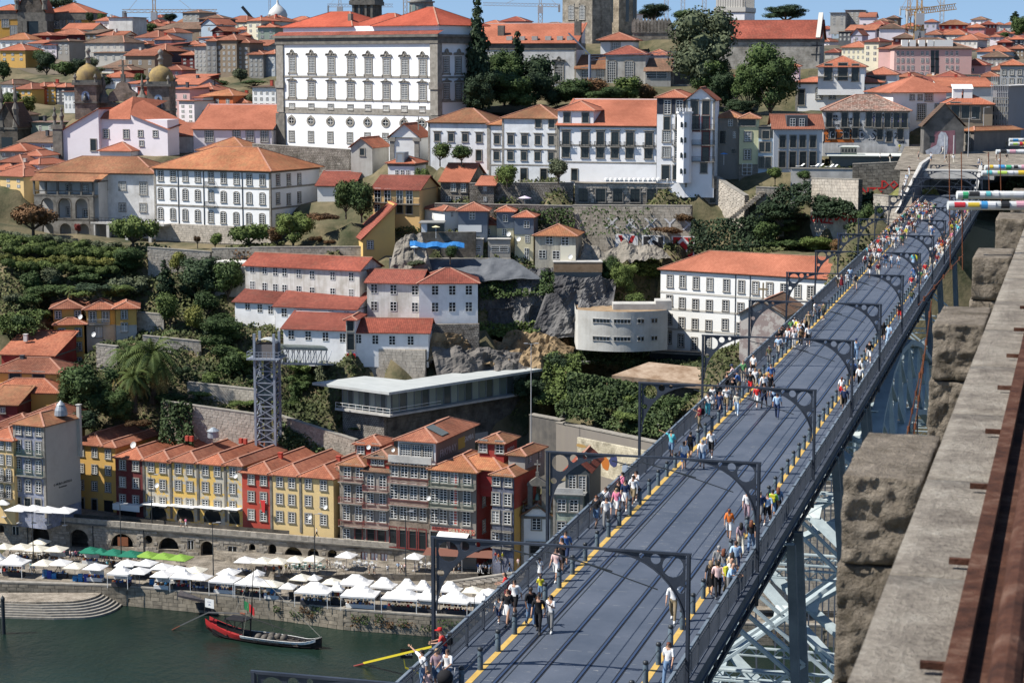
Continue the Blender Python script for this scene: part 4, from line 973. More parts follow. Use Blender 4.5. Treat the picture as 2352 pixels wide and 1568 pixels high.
bk_=bo.data;bpy.data.objects.remove(bo);bpy.data.objects.remove(tmp);b9.pop('tmp',None)
ab_=MB()
for i in range(n):ab_.ao((arc[i][0],0,arc[i][1]),(arc[i+1][0],0,arc[i+1][1]),.10,.06)
abm=ab_.ag('arched_rib',[ce])
wm_=MB().ao((3.2,0,PH-.3),(4.4,0,PH-.55),.05).ao((4.4,0,PH-.55),(4.4,.0,PH-.55),.05).ao((PW-3.0,0,PH-.9),(PW-5.6,0,PH-.3),.05).ao((PW-5.6,0,PH-.3),(3.6,0,PH-.5),.03).ao((PW-1.2,0,PH-1.5),(PW-4.6,0,PH-.5),.04).ag('wire_arm',[aI])
for i,s in enumerate(PS):
 t=ay('catenary_portal',f'dark iron tram wire portal with pierced corner plates, {ORD[i]} one from the near end of the deck','portal',bp(s,TL_,DZ)[:],-AZ)
 ob('post',db,t);ob('post',db,t,loc=(PW,0,0));ob('beam',dD,t)
 for sg in(1,-1):
  o=ob('spandrel_plate',bk_,t,loc=(0 if sg>0 else PW,0,0));o.scale=(sg,1,1);o=ob('arched_rib',abm,t,loc=(0 if sg>0 else PW,0,0));o.scale=(sg,1,1)
 ob('wire_arm',wm_,t)
bm1=MB().ac([(.125,0),(.125,.8),(.10,.84),(.10,.87)],10).ag('post',[aC('bollard_paint',(.05,.07,.09),(.11,.15,.18),3,.5,5,.05)],1)
bm2=MB().ac([(.10,.87),(.125,.91),(.13,.96),(.10,1.03),(0,1.06)],10).ag('ball_cap',[aI],1);bm1.transform(Matrix.Scale(.9,4));bm2.transform(Matrix.Scale(.9,4))
def sv(v,z=DZ):return(bY-z)*F/(v-VH)/math.cos(AZ)-0
s0=dF(cu('e3',125),cv('e3',1120),YL-.3)if 0 else None
p=atz(cu('e3',125),cv('e3',1120),DZ);q=Matrix.Rotation(AZ,4,'Z')@p;sL0=q.y;BTL=q.x
p=atz(cu('e3',1650),cv('e3',945),DZ);q=Matrix.Rotation(AZ,4,'Z')@p;sR0=q.y;BTR=q.x
p=atz(cu('e3',385),cv('e3',850),DZ);q2=Matrix.Rotation(AZ,4,'Z')@p;stp=(q2.y-sL0)/2
p=atz(cu('e3',1356),cv('e3',1380),DZ);q3=Matrix.Rotation(AZ,4,'Z')@p;dc=(sR0-q3.y)/3
print('bollard',BTL,BTR,stp,dc,sL0,sR0,'portal s',[round(x)for x in PS])
BT={}
for side,t,s1,st in(('left',BTL,sL0,2.6 if not 1.5<stp<4 else stp),('right',BTR,sR0,2.6 if not 1.5<dc<4 else dc)):
 bR=MB()
 for k in range(-10,78):
  s=s1+k*st
  if s<52 or s>290:continue
  b=bp(s,t,DZ);i=sum(1 for q in PS if q<s)
  j=BT.get((side,i),0);BT[(side,i)]=j+1
  lb=f'navy ball-topped bollard beside the {side} yellow line, {ORD[min(j, 15)]} one past portal {["zero","one","two","three","four","five","six","seven","eight","nine","ten","eleven","twelve","thirteen","fourteen","fifteen","sixteen"][i]}'
  o=ay('bollard',lb,'bollard',b[:],0,'ball-topped bollards along the tram deck');ob('post',bm1,o);ob('ball_cap',bm2,o)
 bR.ao(bp(52,t,DZ+.62),bp(290,t,DZ+.62),.025);o=bR.aa('cable',[aI]);tag(o,f'thin dark cable strung between the {side} row of bollards','cable')
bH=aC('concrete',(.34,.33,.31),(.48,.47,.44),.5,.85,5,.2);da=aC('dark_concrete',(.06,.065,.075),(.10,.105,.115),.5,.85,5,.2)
tn=ay('tram_tunnel','concrete tram tunnel mouth where the deck meets the far bank','tunnel',bp(352,-20,DZ)[:],-AZ)
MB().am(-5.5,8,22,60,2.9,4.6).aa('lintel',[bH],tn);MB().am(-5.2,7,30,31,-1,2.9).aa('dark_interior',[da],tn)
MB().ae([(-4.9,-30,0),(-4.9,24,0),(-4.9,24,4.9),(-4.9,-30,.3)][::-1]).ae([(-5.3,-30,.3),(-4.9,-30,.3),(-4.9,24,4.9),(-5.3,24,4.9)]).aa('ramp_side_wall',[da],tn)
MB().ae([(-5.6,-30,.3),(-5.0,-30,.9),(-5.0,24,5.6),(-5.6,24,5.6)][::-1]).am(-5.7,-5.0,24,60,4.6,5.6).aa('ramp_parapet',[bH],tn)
MB().ae([(5.2,0,0),(5.2,0,1),(5.2,24,5.4),(5.2,24,0)]).ae([(5.2,0,1),(5.8,0,1),(5.8,24,5.4),(5.2,24,5.4)]).aa('ramp_parapet',[bH],tn)
MB().am(-5,5.2,0,30,-.3,-.02).aa('track_bed',[dE],tn)
m_=MB();m_.ae([bp(322,-25.2,DZ+.2),bp(322,-23.2,DZ+.2),bp(376,-25.6,DZ+4.4),bp(376,-29,DZ+4.4)]);m_.ae([bp(374,-30,DZ+4.5),bp(374,2,DZ+4.5),bp(520,20,DZ+10),bp(520,-36,DZ+10)]);ba('street',m_,[cD])
for s in(352,362,375,392,420):p=bp(s,-20,DZ);bM.append((p.x,p.y,DZ-4));p=bp(s,-33,DZ);bM.append((p.x,p.y,DZ-2))
def cS(name,c1,c2,c3,sc_,bs,bst):
 m,t,b,N=nodes(name,.92,.15);v=aP(N,t);n1=N('TexNoise',i_Scale=sc_,i_Detail=8.0,i_Roughness=.75);t.links.new(v,n1.inputs[0]);r=aR(N,t,n1.outputs[0],[(.33,c1),(.52,c2),(.68,c3)]);
 vo=N('TexVoronoi',i_Scale=bs);t.links.new(v,vo.inputs[0]);n2=N('TexNoise',i_Scale=bs*.7,i_Detail=6.0,i_Roughness=.7);t.links.new(v,n2.inputs[0]);t.links.new(a6(N,t,.35,r.outputs[0],n2.outputs[0],'OVERLAY'),b.inputs['Base Color']);b5(N,t,b,n2.outputs[0],bst,.05);return m
NS1=cS('near_granite_top',(.15,.13,.11),(.28,.25,.21),(.38,.35,.3),3.5,40,.9);NS2=cS('near_granite_rough',(.09,.075,.055),(.20,.17,.135),(.30,.26,.21),4.5,28,1.0)
c4=cS('rusted_iron',(.025,.012,.009),(.075,.032,.02),(.15,.09,.065),4,30,.5)
A2=math.atan((2500-CX)/F*cP)
def c8(s,t,h):return Vector((t*math.cos(A2)+s*math.sin(A2),-t*math.sin(A2)+s*math.cos(A2),bY-h))
par=ay('parapet','weathered granite parapet slab running away beside the viewpoint','parapet',c8(5,-.6,2)[:],-A2)
def bJ(x0,x1,y0,y1,z0,z1,n=7,amp=.02,seed=0,m=None,sharp_top=1):
 """stone with hewn, uneven faces: a subdivided box pushed about by noise"""
 from mathutils import noise
 vs_,fs_=[],[];ix={}
 def P(i,j,k):
  key=(i,j,k)
  if key in ix:return ix[key]
  p=Vector((x0+(x1-x0)*i/n,y0+(y1-y0)*j/n,z0+(z1-z0)*k/n));c=Vector(((x0+x1)/2,(y0+y1)/2,(z0+z1)/2));dd=(p-c).normalized()
  ed=sum(1 for q in(i,j,k)if q in(0,n));a=noise.fractal(p*9+Vector((seed*7.1,0,0)),.7,2.2,4)*amp*(1.6 if ed==1 else.8)-(.006*(ed-1)if ed>1 else 0)
  if k==n and sharp_top:a*=.35
  p+=dd*a;ix[key]=len(vs_);vs_.append(p[:]);return ix[key]
 for i in range(n):
  for j in range(n):
   fs_+=[(P(i,j,n),P(i+1,j,n),P(i+1,j+1,n),P(i,j+1,n)),(P(i,j+1,0),P(i+1,j+1,0),P(i+1,j,0),P(i,j,0)),(P(i,0,j),P(i+1,0,j),P(i+1,0,j+1),P(i,0,j+1)),(P(i+1,n,j),P(i,n,j),P(i,n,j+1),P(i+1,n,j+1)),(P(0,i+1,j),P(0,i,j),P(0,i,j+1),P(0,i+1,j+1)),(P(n,i,j),P(n,i+1,j),P(n,i+1,j+1),P(n,i,j+1))]
 me=bpy.data.meshes.new('stone_block');me.from_pydata(vs_,[],fs_);me.materials.append(m or NS2);me.polygons.foreach_set('use_smooth',[1]*len(fs_));return me
o0=Vector((0,5,0))
for i in range(22):
 s=4+i*1.9-5;me=bJ(-.08,.55,s,s+1.885,-.35,0,8,.006,i,NS1);ob('coping_slab',me,par)
bx=-.6+.0
for k,s in enumerate((9.74,15.75,21.3,26.8,32.3)):
 for j,(z0,z1,xl)in enumerate(((-.46,-.02,-.49),(-1.08,-.475,-.51),(-1.7,-1.095,-.53),(-2.6,-1.72,-.55))):
  n=22 if k<2 else 10
  ob('stone_block',bJ(xl,-.1,s-5+(0 if j else.0),s-5+1.22,z0,z1,n,.022,k*5+j,NS2),par)
MB().am(-.05,.5,-1,40,-6,-.36).aa('wall_core',[NS2],par)
bO=ay('rusty_railing','rusted iron railing blurred close beside the parapet','railing',c8(5,-.335,2)[:],-A2)
MB().am(-.035,.03,-2,34,-.02,.09).aa('bottom_bar',[c4],bO);MB().af((.19,-2.5,.42),(.19,30,.42),.045,n=12).aa('handrail',[c4],bO);MB().am(.30,.36,-2.5,30,.2,.5).aa('flat_bar',[au('blue_grey_iron',(.10,.12,.15),.4)],bO)
MB().am(.028,.26,-2,34,.0,.03).aa('base_strip',[c4],bO)
for i,s in enumerate((6.5,7.94,9.42,10.88,12.4,13.8,15.2,16.6)):
 MB().am(-.125,.0,s-5-.012,s-5+.012,.02,.045).aa('spike',[c4],bO)
STK=[au('sticker_'+n,c,.5)for n,c in(('red',(.5,.03,.04)),('yellow',(.6,.42,.04)),('blue',(.05,.25,.5)),('green',(.05,.35,.15)),('black',(.02,.02,.02)),('pink',(.55,.3,.35)),('teal',(.1,.4,.42)),('lime',(.4,.55,.1)))]
d0=aC('pipe_paint',(.42,.44,.44),(.62,.63,.62),3,.5,20,.1)
for i,(u,v,D,r_)in enumerate(((2177,472,21,.037),(2198,448,23,.037),(2255,398,27,.037),(2262,385,28,.037),(2288,349,31,.037),(2318,331,34,.035),(2318,322,35,.035))):
 p=at(u,v,D);t=ay('pipe','sticker-covered grey pipe jutting in from the right frame edge, '+['lowest','second lowest','third lowest','middle','third highest','second highest','topmost'][i]+' of the set','pipe',p[:])
 MB().af((0,0,0),(3.5,.12,-.02),r_*(1+.3*(i<2)),n=14).aa('tube',[d0],t)
 x=.06;k=0
 while x<1.4 and k<9:
  w=rnd.uniform(.05,.13);R_=r_*(1+.3*(i<2))+.002;m_=MB()
  a0,a1=rnd.uniform(-1.2,-.2),rnd.uniform(.6,1.6)
  for q in range(4):
   b0,b1=a0+(a1-a0)*q/4,a0+(a1-a0)*(q+1)/4;m_.ae([(x,-R_*math.cos(b0),R_*math.sin(b0)),(x+w,-R_*math.cos(b0),R_*math.sin(b0)),(x+w,-R_*math.cos(b1),R_*math.sin(b1)),(x,-R_*math.cos(b1),R_*math.sin(b1))])
  m_.aa('sticker',[STK[(i*3+k)%8]if rnd.random()<.6 else au('sticker_white',(.6,.6,.6),.5)],t);x+=w+rnd.uniform(.0,.08);k+=1
OR=aC('rusty_cable',(.09,.03,.015),(.2,.07,.03),6,.9)
for a,b,lb in(((2110,700,17),(2212,585,22),'taut rusty wire slanting up from the parapet block'),((2098,1010,13),(2140,690,13),'hanging rusty chain beside the parapet blocks'),((2082,1005,14),(2126,800,14),'rusty wire dropping below the hanging chain')):
 A,B=at(*a),at(*b);t=ay('rusty_wire',lb,'wire',A[:]);B=B-A;m_=MB().af((0,0,0),B,.004,n=6)
 for k in range(5):q=B*((k+.5)/5);m_.ac([(0,q.z-.02),(.022,q.z),(0,q.z+.02)],6,c=(q.x,q.y))if 0 else m_.af(q-Vector((0,0,.02)),q+Vector((0,0,.02)),.009,n=6)
 m_.aa('wire',[OR],t)
for u in(2180,2208,2270,2297):
 A,B=at(u,350,24),at(u+3,620 if u<2250 else 480,24);t=ay('hanging_rod','thin rusty rod hanging among the pipes, '+{2180:'leftmost',2208:'second from left',2270:'third from left',2297:'rightmost'}[u],'rod',B[:]);MB().af((0,0,0),A-B,.006,n=6).aa('rod',[OR],t)
RA=23
def Dr(x,c='d1'):return Dl('d1',985,339.5,RA,(cu(c,x))/CR['d1'][2])
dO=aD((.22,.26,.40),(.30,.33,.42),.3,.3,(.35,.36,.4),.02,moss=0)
dY=cJ((.60,.40,.12),(.44,.41,.34));
h=H('riverside_house','cream and yellow riverside house cut by the left frame edge','d1',-160,108,835,1400,333,RA,11,'y2','hip',2.4,'1',[('b',.9,1.7,890,[10,75]),('s',.9,1.6,1020,[10,78]),('a',.9,2.0,1150,[10,75],aI),('a',.9,2.0,1290,[10,75],aI)],gp=0)
h=H('riverside_house','tall blue tiled riverside house with green balconies and blank side wall','d1',112,372,712,1440,331.5,25,9.5,dO,'hip',2.3,'2',[('s',1.1,1.6,760,[157,243,330]),('s',1.1,2.0,905,[157,243,330]),('a',1.1,2.1,1065,[157,243,330]),('a',1.1,1.9,1235,[157,243,330]),('d',1.2,2.0,1390,[155,240,328])],gp=0,quoin=1)
for y in(985,1155):p=aF(h,240,y);aK(h.ai,h.W/2,p[2],h.W-.2,.7,1.05,cL)
ob('side_render',MB().am(h.W+.001,h.W+.05,.3,h.dep-.01,0,h.H-.3).ag('side_render',[aw((.42,.39,.35),.3)]),h.ai)
a9('O MURO ANTIGO',.62,aI,h.ai,(h.W+.07,h.dep*.48,h.H*.285),(math.pi/2,0,math.pi/2),.03);a9('Restaurante',.45,aI,h.ai,(h.W+.07,h.dep*.48,h.H*.245),(math.pi/2,0,math.pi/2),.03)
m=MB().ac([(1.15,0),(1.05,.9),(.75,1.6),(.6,1.75),(.75,1.8),(0,2.6)],14);ob('roof_vent',m.ag('roof_vent',[au('zinc',(.28,.31,.34),.5,.3)]),h.ai,loc=(h.W-.9,h.dep*.62,h.H+.9))
m=MB().am(-.3,.3,-.3,.3,0,9).am(-.45,.45,-.4,.4,9,9.15);ob('chimney',m.ag('chimney',[pm('g')]),h.ai,loc=(h.W+.32,h.dep-.3,h.H-6.8))
D0=Dr(620)+3.5
ys=[(955,1090,1232),(945,1100,1240)]
h=H('riverside_house','ochre house in shadow right of the blue tiled house','d1',612,868,880,1480,Dr(612)+1.2,RA,14,'y','hipf',3.2,'1',[('s',1.0,1.5,y,[695,810])for y in(950,1095,1235)]+[('D',1.0,2.2,1400,[700,810])],gp=0)
h=H('riverside_house','narrow ochre house beside the dark red one, half lit','d1',868,985,905,1480,Dr(868)+1.2,RA,14,'y','hipf',2.6,'1',[('s',1.0,1.5,y,[925])for y in(975,1115,1258)]+[('k',1.9,2.4,1430,[930])],gp=0)
hd=H('riverside_house','dark red house at the left end of the peeling yellow row','d1',985,1222,1000,1500,Dr(985),RA,16,'r3','hipf',3.3,'1',[('s',1.1,1.55,y,[1050,1163])for y in(1065,1212,1360)]+[('k',3.2,1.6,1495,[1100])],gp=0)
MB().am(.1,hd.W-.1,-1.3,0,2.3,2.45).am(.1,hd.W-.1,-1.35,-1.28,1.4,2.45).aa('awning',[aL],hd.ai)
k=0
for x0,x1,wx,ye,lb in((1228,1457,(1293,1393),1030,'peeling yellow house next to the dark red house'),(1457,1690,(1525,1622),1038,'peeling yellow house with grey round vent on its roof'),(1690,1925,(1757,1860),1055,'peeling yellow house third in its row, sheet in a window'),(1925,2068,(1990,),1068,'narrow peeling yellow house against the bright red one')):
 dv=(x0-1228)*.062
 h=H('riverside_house',lb,'d1',x0,x1,ye-8,1510+dv,Dr(x0),RA,16,dY,'hipf',3.3,'1',[('s',1.1,1.6,y+dv*1.0,list(wx))for y in(1083,1226,1375)],gp=0)
 MB().am(-.22,.22,-.12,.1,0,h.H).aa('pilaster',[aE],h.ai);MB().am(.2,h.W-.1,-1.6,0,2.55,2.65).aa('awning',[aL],h.ai)
 an=aO(h.W/2,h.W*.62,-.2,2.3,9);m=MB();m.ae([(x,-.04,z)for x,z in an][::-1]);m.aa('arch_shade_panel',[bE],h.ai)  # dark sheet on the wall, painted for the shade inside the arch
 if k==1:
  m=MB().ac([(1.0,0),(.95,1.1),(1.15,1.15),(.3,1.75),(0,1.8)],12);ob('roof_vent',m.ag('roof_vent',[au('zinc',(.28,.31,.34),.5,.3)]),h.ai,loc=(h.W*.5,h.dep*.6,h.H+2.6))
 elif k!=3:
  for q in(0,.9):ob('chimney',MB().am(-.28,.28,-.28,.28,0,.9).ag('chimney',[pm('r2')]),h.ai,loc=(h.W*.7+q,h.dep*.5,h.H+2.2))
 k+=1
h=H('riverside_house','bright red house hung with a red and green flag','d1',2068,2325,1125,1540,Dr(2068),RA,16,'r2','hipf',3.2,'1',[('s',1.15,1.6,y,[2150,2255])for y in(1188,1335,1490)],gp=0,chim=1)
m=MB().ae([(-.5,0,0),(.5,0,0),(.4,-.05,-2.2),(-.1,-.05,-2)]).ae([(-.5,.01,0),(0,.01,0),(-.1,-.03,-1.5),(-.4,-.03,-1.3)],1)
fl=m.aa('flag',[au('flag_red',(.5,.03,.03),.8),au('flag_green',(.02,.18,.06),.8)]);fl.location=h.ai.location+Vector(h.dx)*4.1-h.dy*.3+Vector((0,0,h.H*.47));fl.rotation_euler.z=-R(RA);tag(fl,'red and green flag hanging from a window of the bright red house','flag')
k=0
for x0,x1,wx,lb in((178,430,(255,358),'cream yellow house right of the bright red house'),(430,712,(500,630),'cream yellow house at the right end of its row')):
 dv=(x0-178)*.07
 h=H('riverside_house',lb,'d2',x0,x1,1142+dv,1625+dv,Dr(x0,'d2'),RA,16,'y3','hipf',3.3,'1',[('s',1.15,1.6,y+dv,list(wx))for y in(1210,1355,1505,1640)][:3]+[],gp=0,chim=k)
 MB().am(-.2,.2,-.12,.1,0,h.H).aa('pilaster',[aE],h.ai);k+=1
ds_=au('dish_white',(.55,.55,.53),.5)
STG=aD((.30,.27,.23),(.24,.22,.19),.9,.5,(.14,.13,.12),.015,moss=.2)
def bj(h,ys,m,c=None,pad=.1,x=None,w=None,d=.7):
 for y in ys:
  p=aF(h,x or 0,y)if x else aF(h,h.x0c,y);aK(h.ai,h.W/2 if w is None else p[0],p[2],(w or h.W-pad),d,1.0,m)
h=H('riverside_house','thin grey side house with red iron balconies behind the cream row','d2',708,768,1108,1680,Dr(708,'d2')+4,RA,6,'r','hip',1.4,'4',[('s',.8,1.7,y,[745])for y in(1180,1310,1440)],gp=0);h.x0c=708
bj(h,(1250,1385,1530),cZ)
h=H('riverside_house','weathered grey stone house with white lattice balconies','d2',764,972,1060,1738,Dr(764,'d2'),21,12,STG,'hip',2.7,'2',[('b',1.2,2.2,1120,[833,937]),('a',1.25,2.7,1305,[833,937]),('a',1.2,2.5,1470,[825,930]),('s',1.2,2.0,1660,[826])],gp=0);h.x0c=764;az(h.ai,'Dr',h.W*.77,1.5,1.2,2.6)
bj(h,(1200,1380,1575),cZ,d=.8)
h=H('riverside_house','narrow grey house with a red corrugated dormer on top','d2',975,1195,1112,1745,Dr(975,'d2')+.2,21,10,aw((.30,.27,.24),.6),'gable',1.6,'4',[('a',1.2,2.3,1205,[1033,1137]),('a',1.2,2.0,1348,[1030,1136]),('a',1.2,1.9,1500,[1028,1134]),('Dr',1.3,2.9,1680,[1035,1125])],gp=0);h.x0c=975
bj(h,(1280,1428,1590),cZ,d=.9)
h=H('roof_dormer','red corrugated dormer with two grid windows above the narrow grey house','d2',1000,1190,1000,1110,Dr(1000,'d2')+1.2,21,5,'r2','hipf',1.2,'4',[('s',.9,1.3,1030,[1063,1120])],gp=0)
h=H('riverside_house','red rendered attic with white windows and orange hip roof, left of the white penthouse','d2',905,1110,885,1010,Dr(905,'d2')+4.2,21,5.5,'r2','hip',2.0,'1',[('s',1.2,1.7,925,[948,1076])],gp=0)
h=H('riverside_house','broad grey house with four arched windows per floor and red balconies','d2',1190,1535,1055,1770,Dr(1190,'d2'),21,13,STG,'shed',.5,'4',[('a',1.25,2.3,1102,[1240,1322,1405,1487]),('a',1.3,2.7,1280,[1233,1316,1400,1484]),('a',1.25,2.2,1465,[1230,1313,1397,1480]),('Dr',1.2,3.2,1680,[1227,1310,1394,1477])],gp=0);h.x0c=1190
bj(h,(1210,1395),cZ,d=.8);MB().am(.02,h.W,-.1,.25,h.H*.22,h.H*.345).aa('brick_band',[aD((.33,.27,.22),(.26,.21,.17),.3,.15,(.2,.17,.14),.015)],h.ai)
MB().am(-.1,h.W+.4,-.2,.1,h.H+.35,h.H+1.5).aa('terrace_parapet',[bH],h.ai)
d9=MB
h=H('penthouse','white penthouse with orange hip roof above the grey riverside houses','d2',1265,1585,848,1050,Dr(1265,'d2')+1.5,21,17,'w','hip',2.7,'1',[('b',1.8,2.2,945,[1330,1430,1516])],gp=0,oh=.7)
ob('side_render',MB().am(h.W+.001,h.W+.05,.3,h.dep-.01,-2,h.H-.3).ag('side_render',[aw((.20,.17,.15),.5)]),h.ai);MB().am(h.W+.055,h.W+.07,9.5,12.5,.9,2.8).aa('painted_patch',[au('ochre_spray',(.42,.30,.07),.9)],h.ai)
a9('FRKPRAY',1.7,au('spray_grey',(.45,.45,.46),.8),h.ai,(h.W+.07,5.2,1.6),(math.pi/2,0,math.pi/2),.01);a9('SAMBA',1.3,au('spray_white',(.6,.6,.6),.8),h.ai,(h.W+.07,14.3,2.1),(math.pi/2,0,math.pi/2),.01)
MB().ae([(h.W*.55,3,h.H+1.75),(h.W*.98,3,h.H+.5),(h.W*.98,6,h.H+.5),(h.W*.55,6,h.H+1.75)]).aa('rooflight',[au('zinc_glass',(.12,.14,.14),.3)],h.ai)
h=H('riverside_house','grey and red restaurant house with green balconies, orange roofs above','d2',1540,1932,1100,1800,Dr(1540,'d2'),21,12,aw((.24,.22,.19),.5),'hip',2.3,'2',[('b',1.3,2.1,1160,[1585,1660,1748,1858]),('a',1.3,2.5,1325,[1583,1655,1745,1856]),('b',1.3,2.3,1500,[1580,1653,1742,1852]),('D',1.4,2.6,1700,[1580,1650,1745,1850])],gp=0);h.x0c=1540
bj(h,(1245,1420),cL,d=.9)
MB().am(.3,h.W-.2,-.06,0,h.H*.235,h.H*.30).aa('fascia',[au('fascia_red',(.38,.08,.06),.8)],h.ai);MB().am(h.W*.53,h.W*.58,-.05,0,h.H*.33,h.H*.95).aa('red_strip',[au('fascia_red',(.38,.08,.06),.8)],h.ai)
MB().ae([(h.W*.2,-1.3,2.9),(h.W*.86,-1.3,2.9),(h.W*.86,0,3.5),(h.W*.2,0,3.5)]).aa('awning',[aL],h.ai)
a9('MIRA DOURO',.95,au('sign_cream',(.6,.5,.35),.6),h.ai,(h.W*.7,-.1,h.H*.27),ext=.03,sx=.8)
a9('ACHOGRAFO\nITARIA',.5,au('sign_dark',(.12,.03,.03),.6),h.ai,(h.W*.24,-.1,h.H*.27),ext=.03)
ob('side_render',MB().am(h.W+.001,h.W+.05,.3,h.dep-.01,-2,h.H-.3).ag('side_render',[aw(CO['r'],.3)]),h.ai)
for q in(.3,.62,.9):az(h.ai,'s',3.2,h.H*q,1.1,1.9,'R',h.W+.05)
h=H('rear_house','orange roofed rear wing behind the restaurant house','d2',1700,2155,1075,1150,Dr(1700,'d2')+2.2,24,7,'r','hip',2.4,'2',gp=0)
h=H('attic_tower','dark red corrugated attic tower with two white windows and painted tag','d2',1962,2170,868,1080,Dr(1962,'d2')+5,21,6,'r','hip',2.0,'2',[('s',1.3,1.9,905,[1993,2135])],gp=0)
a9('ANDRO\nTOKZ',.9,au('spray_white',(.6,.6,.6),.8),h.ai,(h.W+.07,3,h.H*.55),(math.pi/2,0,math.pi/2),.01)
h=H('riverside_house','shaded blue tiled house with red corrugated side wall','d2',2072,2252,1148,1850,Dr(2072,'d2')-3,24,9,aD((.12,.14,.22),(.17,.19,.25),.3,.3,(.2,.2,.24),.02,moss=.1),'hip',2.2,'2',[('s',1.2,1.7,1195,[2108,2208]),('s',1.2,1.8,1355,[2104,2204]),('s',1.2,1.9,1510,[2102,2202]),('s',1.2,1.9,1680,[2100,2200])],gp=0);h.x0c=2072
bj(h,(1620,1760),aI,d=.7)
ob('side_render',MB().am(h.W+.001,h.W+.05,.3,h.dep-.01,h.H*.6,h.H-.3).ag('side_render',[aw(CO['r2'],.3)]),h.ai);ob('side_render',MB().am(h.W+.001,h.W+.05,.3,h.dep-.01,-2,h.H*.6-.01).ag('side_render',[aw(CO['y'],.4)]),h.ai)
h=H('rear_house','low orange roofed house behind the red attic tower','d2',2210,2352,975,1060,Dr(2210,'d2')+2,24,8,'g2','hip',2.2,'2',gp=0,al=(2,1,'s',.9,1.0))
h=H('stone_house','narrow dark stone house left of the little white chapel','d3',110,200,1370,1870,311,15,8,STG,'shed',1.2,'2',[('b',1.2,2.4,1490,[160]),('b',1.2,2.4,1720,[158])],gp=0)
h=H('chapel','small white riverside chapel with granite gable and open belfry','d3',185,448,1500,1905,309.5,8,9,'w','gablef',1.9,'2',[('s',1.4,1.8,1570,[312])],aj=.4,quoin=1,gp=0)
m=MB();m.ao((0,-.1,h.H),(h.W/2,-.1,h.H+2),.5,.35).ao((h.W,-.1,h.H),(h.W/2,-.1,h.H+2),.5,.35).am(h.W*.28,h.W*.72,-.2,0,-.1,.1);m.aa('pediment',[aE],h.ai)
az(h.ai,'D',h.W/2,1.6,2.2,3.1);MB().am(h.W/2-1.8,h.W/2+1.8,-.3,0,3.35,3.65).aa('door_hood',[a7],h.ai)
bf=MB();cx,z0=h.W/2,h.H+1.5
bf.am(cx-1.5,cx-.75,-.1,1,z0,z0+3.4).am(cx+.75,cx+1.5,-.1,1,z0,z0+3.4).am(cx-1.6,cx+1.6,-.2,1.1,z0+3.4,z0+3.8).am(cx-1.9,cx+1.9,-.2,1.1,z0-.3,z0)
for i in range(2):e=1.6-i*.0;
bf.ae([(cx-1.6,-.2,z0+3.8),(cx+1.6,-.2,z0+3.8),(cx,-.2,z0+4.9)]).ae([(cx+1.6,1.1,z0+3.8),(cx-1.6,1.1,z0+3.8),(cx,1.1,z0+4.9)]).ae([(cx+1.6,-.2,z0+3.8),(cx+1.6,1.1,z0+3.8),(cx,1.1,z0+4.9),(cx,-.2,z0+4.9)]).ae([(cx-1.6,1.1,z0+3.8),(cx-1.6,-.2,z0+3.8),(cx,-.2,z0+4.9),(cx,1.1,z0+4.9)])
bf.am(cx-.25,cx+.25,.2,.6,z0+4.8,z0+5.6);bfo=bf.aa('belfry',[aE],h.ai);MB().am(cx-.08,cx+.08,.35,.5,z0+5.6,z0+7.5).am(cx-.5,cx+.5,.35,.5,z0+6.7,z0+6.9).aa('cross',[a7],bfo);MB().ac([(.45,z0+1.1),(.4,z0+1.3),(.3,z0+1.9),(.1,z0+2.1),(0,z0+2.15)],10,c=(cx,.4)).aa('bell',[au('bronze',(.10,.16,.13),.5,.6)],bfo,1)
for x in(.3,h.W-.3):MB().ac([(.25,h.H),(.12,h.H+.3),(.35,h.H+.8),(.15,h.H+1.2),(.2,h.H+1.4),(0,h.H+1.8)],8,c=(x,.1)).aa('urn',[aE],h.ai)
h=H('riverside_house','green tiled house below the slate clad attic','d3',457,705,1308,1930,307,10,9,aD((.30,.38,.31),(.36,.43,.36),.3,.3,(.42,.44,.4),.02,moss=0),'flat',0,au('terrace_grey',(.2,.2,.19),.9),[('s',1.3,1.9,1410,[528,632]),('s',1.3,2.2,1610,[525,630]),('d',1.2,2.6,1800,[520,628])],quoin=1,gp=0)
MB().am(-.1,h.W+.1,-.15,.1,h.H-.3,h.H+.9).aa('terrace_parapet',[bH],h.ai)
h=H('slate_attic','dark slate clad attic with steep red roof and rooflights','d3',560,765,1120,1300,309,12,11,au('slate',(.055,.065,.07),.7),'gablef',2.0,'3',[('b',1.05,2.5,1225,[620,705])],aj=0,gp=0)
for q in(3.2,7.6):m=MB().am(-.7,.7,-.6,.6,0,.5);ob('roof_hatch',m.ag('roof_hatch',[au('slate',(.055,.065,.07),.7)]),h.ai,loc=(h.W*.74,q,h.H+.9))
MB().ae([(h.W*.55,4.4,h.H+2.0),(h.W*.95,4.4,h.H+.55),(h.W*.95,6.5,h.H+.55),(h.W*.55,6.5,h.H+2.0)]).aa('rooflight',[au('pale_glass',(.25,.32,.30),.2)],h.ai)
h=H('hill_house','dark red house with long orange roof at the left frame edge','d1',10,462,118,230,372,12,10,'r','shed',3.4,'1',[],chim=1)
h=H('hill_house','yellow house with dark window band and orange roof, chimney on it','d1',-90,540,268,400,364,10,9,'y','hip',3.2,'1',[('D',2.2,1.4,300,[130,330])],chim=1)
h=H('hill_house','red and ochre house with white shutter below the chimneyed roof','d1',-120,500,440,615,358,6,8,'r','hip',3.4,'1',[('s',1.2,1.3,505,[165])])
ob('side_render',MB().am(h.W*.62,h.W+.03,-.03,.02,0,h.H-.3).ag('side_render',[pm('y')]),h.ai)
